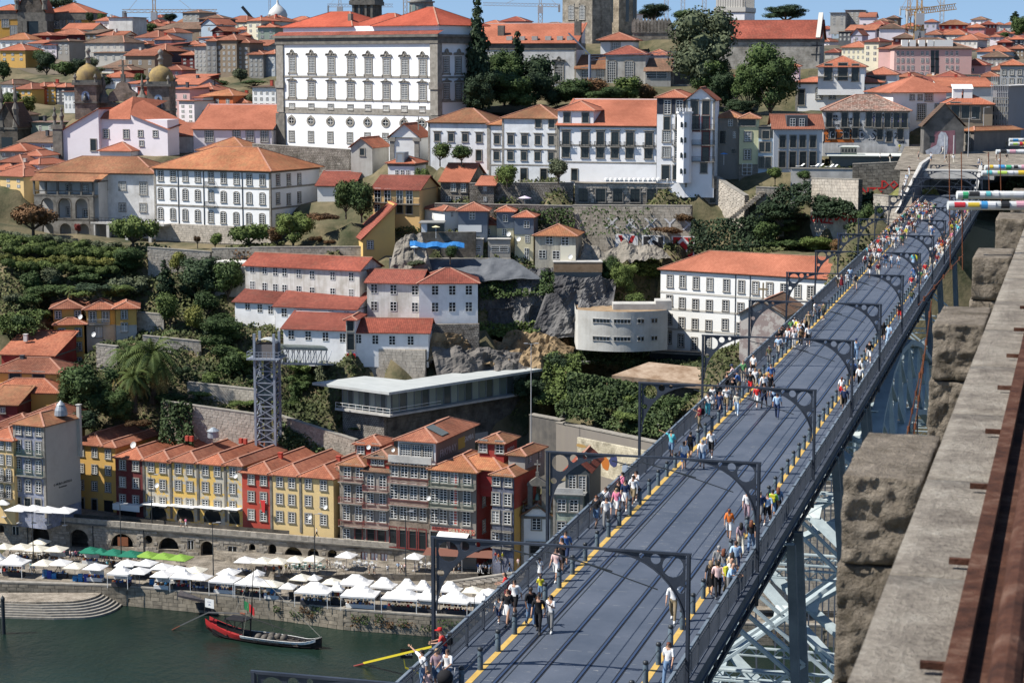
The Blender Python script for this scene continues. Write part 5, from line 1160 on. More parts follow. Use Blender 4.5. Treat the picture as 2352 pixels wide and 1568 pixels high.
h=H('hill_house','low plum coloured house with roof weeds at left','d1',-100,145,545,640,352,10,7,'r3','shed',2.4,'2',[('s',.8,.9,600,[25])])
h=H('hill_house','orange roofed house with grey round water tank at the left edge','d1',-60,260,735,860,346,15,8,'o','hip',3.4,'1',[])
h=H('hill_house','small orange roof behind the tall blue tiled house','d1',255,540,640,760,345,15,8,'y','hip',2.2,'1',[])
h=H('hill_villa','ochre villa wing with a jutting lower porch roof','b1',455,700,1185,1900,384,-10,10,'y','hip',2.2,'1',[('s',1.1,1.4,1238,[498,665])],aj=.1,oh=.8)
ob('side_render',MB().am(-.05,-.001,.1,h.dep,-2,h.H-.1).ag('side_render',[pm('o')]),h.ai)
h=H('hill_villa','lower front block of the ochre villa with laundry under its windows','b1',482,715,1322,1900,381,-10,4,'y','hip',1.8,'1',[('s',1.1,1.5,1390,[530,672]),('s',1.1,1.5,1512,[532,672]),('s',1.1,1.5,1640,[532,672])],aj=.1,oh=.8)
h=H('hill_villa','middle block of the ochre villa with white balcony curtains','b1',735,985,1192,1850,383.5,-10,9,'y','hip',2.3,'1',[('b',1.3,2.0,1255,[792,905]),('s',1.3,2.0,1385,[845])],aj=.1,oh=.8)
p=aF(h,845,1315);aK(h.ai,p[0],p[2],h.W*.75,.9,1.0,aL);ob('bare_render',MB().am(0,h.W,-.04,0,-1,p[2]-.2).ag('bare_render',[pm('g')]),h.ai)
h=H('hill_villa','right block of the ochre villa with one upper window','b1',988,1165,1185,1470,382,-10,8,'y','hip',2.0,'1',[('s',1.1,1.6,1235,[1063]),('s',1.1,1.6,1345,[1064])],aj=.1,oh=.8)
ob('bare_render',MB().am(0,h.W+.02,-.04,0,-1,h.H*.5).ag('bare_render',[pm('g')]),h.ai)
h=H('shed_house','low red roofed shed half hidden by round bushes at left','b1',-120,330,965,1040,400,-8,8,'g2','shed',2.6,'3',[],oh=.8)
MR=aw((.66,.65,.61),.75,(.33,.30,.24));MW=aw((.76,.76,.75),.3)
def ws(y,xs,st='n',w=1.15,hh=1.65):return(st,w,hh,y,xs)
h=H('terrace_range','upper dirty white range with two rows of sash windows','b2',-42,935,815,1110,388,24,9,MR,'gable',3.2,'3',[ws([845,855,868,873,885,897,905,912],[20,125,217,296,417,531,707,866]),ws([985,998,1008,1015,1025,1037,1045,1053],[20,125,217,296,417,531,707,866]),],aj=.15)
ob('wall_end',MB().am(-10,0,4.5,9,-2,h.H).ag('wall_end',[MR]),h.ai)
h=H('terrace_range','middle white range stepping down over the ivy wall','b2',-130,210,1125,1325,383,20,7,MW,'shed',3.0,'3',[ws([1182,1195],[85,177]),ws([1160],[-20])],aj=.15)
h=H('terrace_range','lilac and white range below the upper range','b2',215,905,1165,1360,378,18,7,MW,'shed',3.2,'3',[ws([1218,1226,1232,1237,1240],[293,424,553,693,826],w=1.2)],aj=.15)
h=H('terrace_range','front white range left of the red doorway','b2',285,820,1355,1530,369,14,7,MW,'shed',2.6,'3',[ws([1408,1416,1425,1434],[353,498,646,793],w=1.2,hh=1.7)],aj=.15)
h=H('terrace_range','front white range right of the red doorway','b2',900,1525,1388,1545,366,4,9,MW,'gable',2.7,'3',[ws([1443,1450,1456,1458],[927,1072,1216,1374],w=1.2,hh=1.7)],aj=.15)
h=H('stair_tower','white stair tower with small tiled roofs between the ranges','b2',820,900,1280,1540,365.5,8,8,MW,'hip',2.0,'3',[('D',1.2,2.0,1330,[858])],aj=.1);az(h.ai,'D',h.W*.5,1.6,1.3,3.0)
MB().am(.1,h.W,-.15,0,-4.2,-.6).aa('red_doorway',[au('signal_red',(.5,.01,.01),.6)],h.ai);MB().am(h.W*.5,h.W*.95,-.18,-.15,-4.2,-1.8).aa('door',[bE],h.ai)
h=H('stair_tower','upper white stair link with stacked tiled roofs','b2',928,1005,860,1290,381,10,6,MW,'hip',1.6,'3',[('D',1.6,1.9,920,[968]),('D',1.6,1.8,1055,[964]),('D',1.6,1.8,1180,[955])],aj=.1)
for q in(.62,.3):m=MB().ae([(-.2,-1,0),(h.W,-1,0),(h.W,0,.9),(-.2,0,.9)]);ob('small_roof',m.ag('small_roof',[T3]),h.ai,loc=(0,0,h.H*q))
h=H('terrace_range','big dirty white block with pale side, left face of the bent range','b2',1000,1445,962,1290,376,12,9,MR,'gable',3.3,'3',[ws([1015,1022,1027],[1062,1227,1411],w=1.3,hh=1.8),ws([1162,1165,1172],[1062,1227,1411],w=1.3,hh=1.8)],aj=.15)
h=H('terrace_range','big white block at the cliff edge, right face of the bent range','b2',1445,1948,970,1318,372.5,-3,10,MW,'hip',3.3,'3',[ws([1028,1028,1027],[1583,1730,1871],w=1.3,hh=1.8),ws([1172,1170,1168],[1583,1730,1871],w=1.3,hh=1.8)],aj=.15)
aH('foundation_wall','rubble foundation wall under the big white block at the cliff','b2',1500,1320,371.5,1960,1315,371,20,m=RUB,ak=70,hh=.6,aq=0)
aH('foundation_wall','pale rubble wall below the red doorway and white range','d2',600,60,368,1500,85,364,18,m=STL,ak=110,hh=.55,aq=0,bm=bF)
A,B=atz(cu('d2',785),cv('d2',575),24),atz(cu('d2',1215),cv('d2',630),24)
PVZ=A.z
ang=math.atan2(B.y-A.y,B.x-A.x)
pv=ay('glass_pavilion','long low glass pavilion with pale metal roof above the river row','building',A[:],ang)
Lf=(B-A).length;inv=Matrix.Rotation(-ang,4,'Z')@Matrix.Translation(-A)
e=inv@atz(cu('d2',2352),cv('d2',445),24);bd=Vector((e.x-Lf,e.y,0)).normalized();LL=62
m=MB();m.ae([(-.6,-1.2,0),(Lf+.5,-1.2,0),(Lf+.5+bd.x*LL,bd.y*LL,0),(-.6,9,0)]).ae([(-.6,-1.2,-.35),(Lf+.5,-1.2,-.35),(Lf+.5,-1.2,0),(-.6,-1.2,0)]).ae([(Lf+.5,-1.2,-.35),(Lf+.5+bd.x*LL,bd.y*LL,-.35),(Lf+.5+bd.x*LL,bd.y*LL,0),(Lf+.5,-1.2,0)]);m.aa('terrace_slab',[bH],pv)
n=9
def bT(p,q,n,h0,h1,nm):
 p,q=Vector(p),Vector(q)
 for i in range(n):
  a,b=p.lerp(q,(i+.06)/n),p.lerp(q,(i+.94)/n);MB().ae([(a.x,a.y,h0),(b.x,b.y,h0),(b.x,b.y,h1),(a.x,a.y,h1)]).aa('glass_panel',[GLP[i*7%3]],pv)
 fm=MB()
 for i in range(n+1):a=p.lerp(q,i/n);fm.am(a.x-.09,a.x+.09,a.y-.09,a.y+.09,h0,h1)
 fm.ao((p.x,p.y,h0),(q.x,q.y,h0),.15).ao((p.x,p.y,h1),(q.x,q.y,h1),.15);fm.aa('window_frame',[au('grey_metal',(.16,.19,.21),.5)],pv)
GLP=[au('pavilion_glass_a',(.16,.20,.18),.15),au('pavilion_glass_b',(.07,.09,.09),.12),au('pavilion_glass_c',(.26,.31,.28),.2)]
HP=3.6;r0,r1=(0,.3),(Lf-.3,.3)
bT(r0,r1,9,.1,HP,'a');bT(r1,(Lf-.3+bd.x*LL*.97,.3+bd.y*LL*.97),34,.1,HP,'b')
RM=aC('roof_metal',(.36,.38,.37),(.46,.48,.47),.3,.5,2,.1,sv=(1,6,1))
m=MB();T=[(-5,-2.2),(Lf+1.6,-2.8),(Lf+bd.x*LL*1.03+1.5,bd.y*LL*1.03-1),(Lf+bd.x*LL*1.0-6,bd.y*LL*1.0+2),(7,9.5),(-2,9)]
m.ae([(x,y,HP+.75)for x,y in T]);m.ae([(x,y,HP+.3)for x,y in T][::-1])
for i in range(len(T)):j=(i+1)%len(T);m.ae([(*T[i],HP+.3),(*T[j],HP+.3),(*T[j],HP+.75),(*T[i],HP+.75)])
m.aa('roof',[RM],pv)
m=MB()
for zz in(.5,1.05):m.ao((-.5,-1.1,zz),(Lf+.4,-1.1,zz),.06).ao((Lf+.4,-1.1,zz),(Lf+.4+bd.x*12,bd.y*12-.9,zz),.06)
for i in range(9):x=-.5+(Lf+.9)*i/8;m.ao((x,-1.1,0),(x,-1.1,1.1),.06)
m.aa('railing',[aL],pv)
m=MB();m.am(0,Lf-2,.2,8,-9,-.36);m.aa('stone_base',[RUB],pv)
p=pv.matrix_world if 0 else None
O=Vector((A.x,A.y,0));w0=O+Matrix.Rotation(ang,3,'Z')@Vector((Lf-2,.9,0));w1=O+Matrix.Rotation(ang,3,'Z')@Vector((Lf+bd.x*(LL+4),bd.y*(LL+4)+.9,0));d_=w1-w0
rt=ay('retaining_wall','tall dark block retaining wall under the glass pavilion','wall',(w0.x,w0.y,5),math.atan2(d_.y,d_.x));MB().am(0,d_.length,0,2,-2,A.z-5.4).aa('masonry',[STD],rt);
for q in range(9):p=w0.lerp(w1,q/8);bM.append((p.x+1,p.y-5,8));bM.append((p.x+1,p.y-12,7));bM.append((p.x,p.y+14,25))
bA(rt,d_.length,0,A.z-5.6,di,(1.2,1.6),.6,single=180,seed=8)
MB().am(d_.length*.28,d_.length*.28+5.5,-.14,-.1,8,12.5).aa('wall_panel',[au('panel_cream',(.5,.46,.42),.7)],rt)
A,B=at(cu('d3',660),cv('d3',830),330),at(cu('d3',1260),cv('d3',950),318);d_=B-A;rt=ay('tile_mural','long pale tiled wall panel with loose colour patches below the ivy slope','mural',(A.x,A.y,A.z-5.4),math.atan2(d_.y,d_.x));Lm=Vector((d_.x,d_.y)).length;dz=B.z-A.z
MB().ae([(0,0,0),(Lm,0,dz-1),(Lm,0,5.4+dz),(0,0,5.4)]).ae([(0,0,5.4),(Lm,0,5.4+dz),(Lm,.5,5.4+dz),(0,.5,5.4)]).aa('tiled_face',[aD((.60,.56,.44),(.54,.50,.38),.4,.4,(.38,.35,.28),.02,moss=0)],rt)
for k,(x,z,w,hh,c)in enumerate(((.06,4.1,3,.7,(.35,.22,.08)),(.07,1.8,1.2,1.6,(.04,.03,.03)),(.16,2.0,1.0,2.2,(.05,.04,.05)),(.27,2.1,1.2,2.4,(.03,.035,.06)),(.42,1.9,2.4,2.9,(.42,.14,.03)),(.53,2.6,2.2,2.6,(.04,.05,.13)),(.70,1.6,2.2,2.6,(.25,.30,.38)),(.84,1.4,1.5,1.6,(.05,.07,.18)))):
 r7=random.Random(k);pts=[(x*Lm+w/2*math.cos(a*.785)*r7.uniform(.6,1),-.015-.002*k,z+dz*x+hh/2*math.sin(a*.785)*r7.uniform(.7,1))for a in range(8)];MB().ae(pts).aa('painted_patch',[au('mural_%d'%k,c,.5)],rt)
aH('retaining_wall','sloping concrete retaining wall behind the tiled mural','d3',480,705,352,1330,880,330,7,m=aw((.20,.18,.16),.8),th=1.5)
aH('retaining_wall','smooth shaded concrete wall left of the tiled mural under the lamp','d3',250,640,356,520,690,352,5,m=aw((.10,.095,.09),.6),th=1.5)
p=at(617,1040,345);lt=ay('lift_tower','tall grey steel lift tower with a glazed cabin on top','lift tower',(p.x,p.y,p.z-6),-.15)
GST=aC('grey_steel_paint',(.20,.23,.28),(.28,.31,.36),1,.5,4,.1);TH=at(617,822,345).z-p.z+6;hw=1.75
for x in(-hw,hw):
 for y in(-hw,hw):MB().am(x-.2,x+.2,y-.2,y+.2,0,TH+4.5).aa('column',[GST],lt)
n=11
for i in range(n+1):
 z=TH*i/n;m=MB()
 for a,b in(((-hw,-hw),(hw,-hw)),((hw,-hw),(hw,hw)),((hw,hw),(-hw,hw)),((-hw,hw),(-hw,-hw))):m.ao((*a,z),(*b,z),.18)
 m.aa('ring_beam',[GST],lt)
 if i<n:
  m=MB();z2=TH*(i+1)/n
  for a,b in(((-hw,-hw),(hw,-hw)),((hw,-hw),(hw,hw)),((-hw,hw),(-hw,-hw))):m.ao((*a,z),(*b,z2),.13).ao((*b,z),(*a,z2),.13)
  m.aa('cross_brace',[GST],lt)
MB().am(-.5,.5,-.5,.5,0,TH).aa('lift_guide',[au('dark_steel',(.06,.07,.08),.5)],lt)
MB().am(-1.5,1.5,-1.5,1.5,TH*.68,TH*.86).aa('lift_cabin',[GLP[1]],lt)
MB().am(-2.9,2.9,-2.9,2.9,TH,TH+.25).aa('gallery_floor',[GST],lt)
m=MB()
for zz in(.6,1.15):
 for a,b in(((-2.8,-2.8),(2.8,-2.8)),((2.8,-2.8),(2.8,2.8)),((-2.8,2.8),(-2.8,-2.8))):m.ao((*a,TH+.25+zz),(*b,TH+.25+zz),.07)
for i in range(9):m.ao((-2.8+i*.7,-2.8,TH),(-2.8+i*.7,-2.8,TH+1.4),.07)
m.aa('gallery_railing',[GST],lt)
MB().am(-1.6,1.6,-1.6,1.6,TH+.25,TH+2.6).aa('top_cabin',[au('weathered_timber',(.16,.14,.13),.7)],lt)
m=MB()
for i in range(8):
 a,b=math.pi*i/8,math.pi*(i+1)/8;m.ae([(-1.7*math.cos(a),-1.7,TH+2.6+.9*math.sin(a)),(-1.7*math.cos(a),1.7,TH+2.6+.9*math.sin(a)),(-1.7*math.cos(b),1.7,TH+2.6+.9*math.sin(b)),(-1.7*math.cos(b),-1.7,TH+2.6+.9*math.sin(b))][::-1])
m.aa('barrel_roof',[RM],lt)
q0=p+Vector((1.5,1.5,TH-6));q0.z=lt.location.z+TH-1.2;q1=at(760,836,366);fb=ay('footbridge','covered footbridge with curved metal roof leading from the lift tower','footbridge',q0[:]);d_=q1-q0;nn=Vector((d_.x,d_.y,0)).normalized();sd_=Vector((-nn.y,nn.x,0))*1.3
m=MB();m.ao(-sd_,d_-sd_,.3).ao(sd_,d_+sd_,.3).ae([-sd_,d_-sd_,d_+sd_,sd_]);m.aa('deck',[GST],fb);up=Vector((0,0,2.6));m=MB()
for s_ in(-1,1):
 m.ao(sd_*s_+up,d_*.8+sd_*s_+up,.15)
 for i in range(9):a,b=d_*(i/10)+sd_*s_,d_*((i+1)/10)+sd_*s_;m.ao(a,a+up,.12).ao(a,b+up,.09)
m.aa('side_truss',[GST],fb);m=MB()
for i in range(7):
 a,b=math.pi*i/7,math.pi*(i+1)/7;f=lambda t,q:q+up+sd_*(-1.25*math.cos(t))+Vector((0,0,.9*math.sin(t)))
 m.ae([f(a,Vector()),f(a,d_*.8),f(b,d_*.8),f(b,Vector())]).ae([f(b,Vector()),f(b,d_*.8),f(a,d_*.8),f(a,Vector())])
m.aa('curved_roof',[aC('pale_green_metal',(.33,.38,.34),(.42,.46,.42),1,.5)],fb)
cz=at(cu('b3',1000),cv('b3',1500),366);cb=ay('curved_building','pale concrete building with a curved front and strip windows','building',(cz.x,cz.y+11,cz.z),0)
CBM=aw((.52,.51,.47),.55,(.28,.26,.22));Hc=at(cu('b3',1000),cv('b3',1205),366).z-cz.z;cb.location.z=cz.z;n=26;xs=[];X0=at(cu('b3',647),cv('b3',1190),372).x-cz.x;X1=at(cu('b3',1420),cv('b3',1190),372).x-cz.x
pts=[(X0,-8.5)]+[(X0+(X1-X0)*(.02+.98*i/n),-8.5-3.8*math.sin(math.pi*min(1,(.02+.98*i/n))*.92+.08)**.8)for i in range(n+1)]
m=MB()
for i in range(len(pts)-1):a,b=pts[i],pts[i+1];m.ae([(*a,-1),(*b,-1),(*b,Hc),(*a,Hc)])
m.ae([(X0,4,-1),(*pts[0],-1),(*pts[0],Hc),(X0,4,Hc)]);m.aa('wall',[CBM],cb)
MB().ae([(*p,Hc-.4)for p in pts]+[(X1,4,Hc-.4),(X0,4,Hc-.4)]).aa('flat_roof',[aC('dry_roof_moss',(.20,.13,.07),(.34,.25,.16),.6,.95)],cb);MB().am(X0+7,X0+15,-6,-2,Hc-.4,Hc+.7).am(X0+15,X0+18,-6,-2,Hc-.4,Hc+1.3).aa('roof_structure',[bH],cb)
for z0,z1 in((Hc*.67,Hc*.78),(Hc*.16,Hc*.27)):
 for i0,i1 in((5,10),(11,16),(18,20),(22,24)):
  for i in range(i0,i1):
   a,b=pts[i],pts[i+1];MB().ae([(a[0]+.1,a[1]-.06,z0),(b[0]-.1,b[1]-.06,z0),(b[0]-.1,b[1]-.06,z1),(a[0]+.1,a[1]-.06,z1)]).aa('window',[bE],cb)
  a,b=pts[i0],pts[i1];MB().ao((a[0],a[1]-.12,z0-.05),(b[0],b[1]-.12,z0-.05),.2,.1).ao((a[0],a[1]-.1,z1+.05),(b[0],b[1]-.1,z1+.05),.2,.1).aa('sill',[bH],cb)
for q in(.72,.2):MB().am(X0+1.6,X0+3.2,-9.4,-9.0,Hc*q-.8,Hc*q+.8).aa('window',[bE],cb)
SWH=aw((.80,.80,.77),.1)
h=H('college_building','large clean white building with red roof left of the bridge deck','b3',1375,3060,845,1500,382,31,14,SWH,'hip',5.2,'5',[('h' if 0 else 's',1.15,2.2,[950,955,967,978,988,998,1010,1022],[1455,1562,1677,1795,1937,2065,2187,2308]),('s',1.15,1.9,[1115,1137,1150,1158,1160,1182],[1450,1558,1672,1790,1930,2058]),('s',1.15,1.9,[1275,1305,1318,1330,1320,1353],[1446,1555,1668,1785,1925,2052]),('s',1.15,2.3,[1430,1458,1485,1478],[1443,1549,1662,1780])],aj=.35)
for y,y2 in((1040,0),(1180,0),(1350,0)):zb=aF(h,1375,y)[2];MB().am(-.03,h.W,-.07,0,zb-.2,zb+.2).aa('string_course',[au('pale_stone',(.5,.48,.43),.8)],h.ai)
for k,x in enumerate((47,167,290,410,520)):
 p=aF(h,x,1010+k*10,c='b4');az(h.ai,'s',p[0],p[2],1.15,2.2)
for x in(2015,2140):p=aF(h,x,1000);MB().am(p[0]-.06,p[0]+.06,-.12,0,-.5,h.H-.3).aa('drain_pipe',[aI],h.ai)
h=H('old_chapel','peeling stone gable chapel with rough tiled roof beside the bridge','b4',-88,300,1235,1560,350,22,14,cJ((.30,.24,.22),(.46,.42,.38)),'gablef',2.6,'4',[],aj=0)
MB().am(h.W/2-.12,h.W/2+.12,.2,.45,h.H+2.5,h.H+5.7).am(h.W/2-.85,h.W/2+.85,.2,.45,h.H+4.4,h.H+4.7).aa('cross',[au('cross_stone',(.22,.17,.10),.8)],h.ai);MB().ao((0,-.1,h.H),(h.W/2,-.1,h.H+2.7),.5,.4).ao((h.W,-.1,h.H),(h.W/2,-.1,h.H+2.7),.5,.4).aa('gable_coping',[a7],h.ai)
h=H('garden_arcade','mossy garden arcade with three arches under the white building','d3',1300,1800,95,200,373,20,3,'g','none',0,'1',[('k',4.2,3.0,160,[1370,1497,1625])],aj=.3,wm=None)
A=at(cu('d3',955),cv('d3',300),352);sl=ay('concrete_shelter','rust stained concrete slab roof among the ivy','shelter',(A.x,A.y,A.z),-.25)
m=MB();m.ae([(0,0,0),(21,0,-1.2),(25.5,7,.2),(5.5,7,1.6)]).ae([(0,0,-.9),(21,0,-2.1),(21,0,-1.2),(0,0,0)]).ae([(21,0,-2.1),(25.5,7,-.7),(25.5,7,.2),(21,0,-1.2)]).ae([(0,0,-.9),(5.5,7,.7),(25.5,7,-.7),(21,0,-2.1)]);m.aa('roof_slab',[aC('rusty_concrete',(.20,.13,.08),(.40,.31,.23),.35,.9)],sl);MB().am(8,20,2,5,-6,-1.5).aa('wall',[STD],sl)
CVW=aw((.80,.80,.79),.15)
ea=[('s',1.15,2.1,[48,50,55,60],[1375,1480,1586,1692])]
h=H('convent','large white convent with three rows of stone framed windows and orange roof','b1',1320,2310,-20,600,432,27,19,CVW,'hip',4.6,'2',[('s',1.2,2.1,[48,50,54,58,64,70,76,82,88],[1375,1480,1586,1692,1805,1913,2023,2133,2245]),('a',1.2,2.1,[203,207,213,220,225,232,238,243,248],[1375,1480,1586,1692,1805,1913,2023,2133,2245]),('a',1.2,2.2,[374,380,387,394,402,409,415,421,426],[1375,1480,1586,1692,1805,1911,2021,2131,2243])],aj=.5,quoin=1,oh=.9)
for y in(128,295):zb=aF(h,1320,y)[2];MB().am(-.05,h.W+.06,-.08,h.dep,zb-.2,zb+.2).aa('string_course',[a7],h.ai)
zb=aF(h,1320,450)[2];MB().am(-.1,h.W+.05,-.08,h.dep,-2,zb).aa('granite_base',[STL],h.ai);bA(h.ai,h.W,0,zb,bF,(.9,1.2),.5,y=-.08,single=70,seed=3)
for x,y in((1478,565),(1803,590)):p=aF(h,x,y);az(h.ai,'b',p[0],p[2],1.4,3.0)
for k,(x,ys_)in enumerate(((238,(85,245,425)),(330,(82,250,430)),(420,(78,235,420)))):
 for y in ys_:p=dR(h,x,y,c='b2');az(h.ai,'s',p[1],p[2],1.2,2.2,'R',h.W)
for x in(1528,1745,2075):p=aF(h,x,250);MB().am(p[0]-.07,p[0]+.07,-.14,0,0,h.H-.3).aa('drain_pipe',[aI],h.ai)
for y in(140,310):p=aF(h,1805,y);aK(h.ai,p[0],p[2],2.4,.7,1.0,aI)
h=H('convent_wing','long white wing with rough orange roof and arcaded loggia at left','b1',340,1312,15,560,446,15,14,aw((.70,.69,.67),.5),'hip',6.2,'2',[('s',1.5,1.7,[135,138],[890,1048]),('s',1.5,1.7,[318,320,322],[890,1048,1225]),('b',1.6,2.6,158,[1227])],aj=.4,oh=.9)
lg=H('loggia','two storey granite loggia with tiled roof on the white wing','b1',335,838,88,560,441,15,5,aw((.5,.49,.47),.4),'shed',2.2,'2',[],aj=.3,oh=.7);Wl,Hl=lg.W,lg.H
hs=[aO(Wl*q,Wl*.21,Hl*.34,Hl*.70)for q in(.22,.51,.80)]+[aO(Wl*q,Wl*.19,.1,Hl*.25)for q in(.22,.52,.82)];cU('arcade',[(0,-1),(0,Hl*.74),(Wl,Hl*.74),(Wl,-1)],hs,.7,aD((.24,.23,.21),(.19,.18,.165),.8,.5,moss=.2),lg.ai,y=-2.6)
MB().am(0,Wl,-2.6,0,Hl*.72,Hl*.76).am(0,Wl,-2.6,0,Hl*.29,Hl*.33).aa('gallery_floor',[aE],lg.ai)
m=MB()
for q in(0,.2,.4,.6,.8,1):m.am(Wl*q-.2,Wl*q+.2,-2.6,-2.2,Hl*.76,Hl)
m.am(-.3,Wl+.3,-2.9,0,Hl,Hl+.15);m.am(0,Wl,-2.6,-2.4,Hl*.82,Hl*.835);m.aa('gallery_posts',[aE],lg.ai);MB().ae([(-.6,-3.4,Hl+.1),(Wl+.6,-3.4,Hl+.1),(Wl+.6,0,Hl+1.6),(-.6,0,Hl+1.6)]).aa('gallery_roof',[T2],lg.ai)
for q,zz in((.5,.86),(.78,.86),(.5,.45),(.78,.42)):az(lg.ai,'s',Wl*q,Hl*zz,1.3,1.6)
tr=ay('terrace','curved concrete terrace on posts beside the arcaded loggia','terrace',at(cu('b1',790),cv('b1',440),436)[:],-.4)
MB().am(0,19,-1,5,-.4,0).aa('slab',[bH],tr)
for x in(.6,4.2,9,15):MB().am(x,x+.7,-.9,-.2,-6,-.4).aa('post',[bH],tr)
m=MB()
for x in range(0,20,1):m.ao((x,-1,0),(x,-1,1),.05)
m.ao((0,-1,1),(19,-1,1),.06);m.aa('railing',[aI],tr)
PKW=aw((.74,.69,.72),.12)
h=H('church_nave','pinkish white church nave with three small windows and orange roof','a1',848,1430,1018,1310,468,22,5,PKW,'none',5,'5',[('s',1.4,1.9,1145,[908,1080]),('s',1.1,1.3,1143,[1203,1330]),('s',1.0,1.1,1228,[1212])],aj=0)
p0,p1=aF(h,1120,985),aF(h,1430,1115);ap=aF(h,998,905);m=MB();e0=(-.4,-.5,h.H+.1)
ob('wall_upper',MB().ae([(p0[0],-.02,h.H-.1),(h.W,-.02,p1[2]),(p0[0],-.02,p0[2])]).ag('wall_upper',[PKW]),h.ai)
m.ae([(-1.2,-.5,h.H),(p0[0],-.5,h.H),(ap[0],7,ap[2]+2)]).ae([(p0[0],-.5,h.H+.1),(p0[0]+.1,16,p0[2]+3),(ap[0],7,ap[2]+2)]).ae([(p0[0],-.6,p0[2]+.15),(h.W+.6,-.6,p1[2]+.1),(h.W+.6,8,p1[2]+1.5),(ap[0],9,ap[2]+1.8)]).ae([(-1.2,-.5,h.H),(ap[0],7,ap[2]+2),(-1.2,14,h.H)]);ob('roof',m.ag('roof',[T5]),h.ai)
h2=H('church_wing','low pink side wing of the church with granite scroll buttress','a1',500,845,1140,1360,470,18,12,PKW,'shedr',6.0,'5',[('D',1.4,2.6,1240,[800])],aj=0)
MB().am(-1.2,1.2,-.6,.5,-2,h2.H+1).am(-1.6,1.6,-.8,.6,h2.H+1,h2.H+2).aa('buttress',[aE],h2.ai)
for x in(-.9,1.0):MB().ac([(.5,h2.H+2),(.3,h2.H+3),(.6,h2.H+4),(.2,h2.H+5),(.35,h2.H+5.5),(0,h2.H+6.4)],8,c=(x,0)).aa('finial',[aE],h2.ai)
do=aD((.27,.215,.18),(.20,.165,.145),1.0,.6,(.13,.11,.1),.015,moss=.25)
def cN(x0,x1,yE,yB,D,lb):
 h=H('bell_tower',lb,'a1',x0,x1,yE,yB,D,4,6.5,do,'none',0,'1',[],aj=0)
 W_,H_=h.W,h.H;MB().am(-.5,W_+.5,-.5,h.dep+.5,H_-.1,H_+.5).am(-.25,W_+.25,-.25,h.dep+.25,H_*.42,H_*.42+.35).aa('cornice',[aE],h.ai)
 m=MB();m.ae([(x,-.03,z)for x,z in aO(W_*.5,1.9,H_*.50,H_*.80)][::-1]);m.aa('bell_opening',[au('sky_gap',(.30,.38,.50),.9)],h.ai)
 b=MB().ac([(.85,H_*.51),(.8,H_*.55),(.5,H_*.64),(.2,H_*.67),(0,H_*.67)],10,c=(W_/2,-.1)).ac([(.35,H_*.68),(.3,H_*.72),(0,H_*.76)],8,c=(W_/2,-.1));b.aa('bell',[au('dark_bell',(.03,.03,.03),.5)],h.ai,1)
 cx,cy=W_/2,h.dep/2;MB().am(cx-3.2,cx+3.2,cy-3.2,cy+3.2,H_+.5,H_+1.1).aa('dome_base',[aE],h.ai)
 MB().ac([(2.95,H_+1.1),(3.05,H_+2.0),(2.8,H_+3.1),(2.1,H_+4.1),(1.1,H_+4.7),(.6,H_+4.9),(.6,H_+5.2)],20,c=(cx,cy)).aa('dome',[aC('lichen_dome',(.16,.12,.07),(.34,.24,.09),.5,.9)],h.ai,1)
 MB().ac([(.6,H_+5.2),(.55,H_+6.3),(.9,H_+6.4),(.5,H_+6.8),(.35,H_+7.6),(.7,H_+7.9),(.65,H_+8.4),(.1,H_+8.9),(0,H_+9)],10,c=(cx,cy)).aa('lantern',[a7],h.ai,1)
 for x in(.2,W_-.2):
  for y in(.2,h.dep-.2):MB().ac([(.4,H_+.5),(.25,H_+1.3),(.5,H_+1.8),(.15,H_+2.5),(0,H_+2.7)],7,c=(x,y)).aa('pinnacle',[aE],h.ai)
 return h
h=cN(634,822,725,1000,489,'left granite bell tower with lichen yellow dome')
h=cN(1256,1446,738,1100,486,'right granite bell tower with lichen yellow dome')
h=H('church_front','dark curved church gable with cross between the two bell towers','a1',822,1256,880,1000,492,12,3,do,'none',0,'1',[],aj=.4)
q=[aF(h,x,y)for x,y in((920,870),(935,800),(985,760),(1000,715),(1045,700),(1090,715),(1110,765),(1160,800),(1170,870))];m=MB();m.ae([(a[0],0,a[2])for a in q][::-1]);
for i in range(len(q)-1):m.ae([(q[i][0],0,q[i][2]),(q[i+1][0],0,q[i+1][2]),(q[i+1][0],1.5,q[i+1][2]),(q[i][0],1.5,q[i][2])])
m.aa('gable',[do],h.ai);a=aF(h,1045,700);b=aF(h,1045,515);MB().am(a[0]-.5,a[0]+.5,.2,1,a[2],a[2]+(b[2]-a[2])*.35).am(a[0]-.2,a[0]+.2,.4,.8,a[2],b[2]).am(a[0]-1.1,a[0]+1.1,.4,.8,b[2]-1.6,b[2]-1.2).aa('cross',[aE],h.ai)
for x in(880,1208):a=aF(h,x,870);MB().ac([(2.2,a[2]-.3),(1.6,a[2]+1),(.8,a[2]+1.8),(.3,a[2]+3),(.5,a[2]+4),(.15,a[2]+6),(0,a[2]+7)],8,c=(a[0],.8)).aa('urn',[aE],h.ai)
h=H('rectory','pink rectory with broad orange roof right of the church','a1',1652,2322,1104,1290,470,8,14,PKW,'shed',6.5,'5',[('s',1.9,2.9,[1158],[1790]),('b',1.7,3.6,1178,[2023]),('b',1.7,3.2,1168,[2138]),('s',1.7,2.6,1165,[2262])],aj=.3)
h=H('low_wall_house','low white lean-to with orange tiles between church and rectory','a1',1432,1650,1160,1300,472,10,8,'w2','shed',3,'5',[],aj=.3)
h=H('small_roof_house','steep orange hip roof rising behind the white convent','a1',1690,2100,1285,1330,456,20,12,'w2','hip',5.0,'2',[],aj=0)
h=H('roof_house','small orange roofed porch behind the long white wing','a1',850,1118,1290,1320,462,14,8,'w','hip',2.8,'5',[],aj=0)
PW_=aw((.80,.81,.82),.12)
X8=[365,530,697,865,1015,1170,1325,1480]
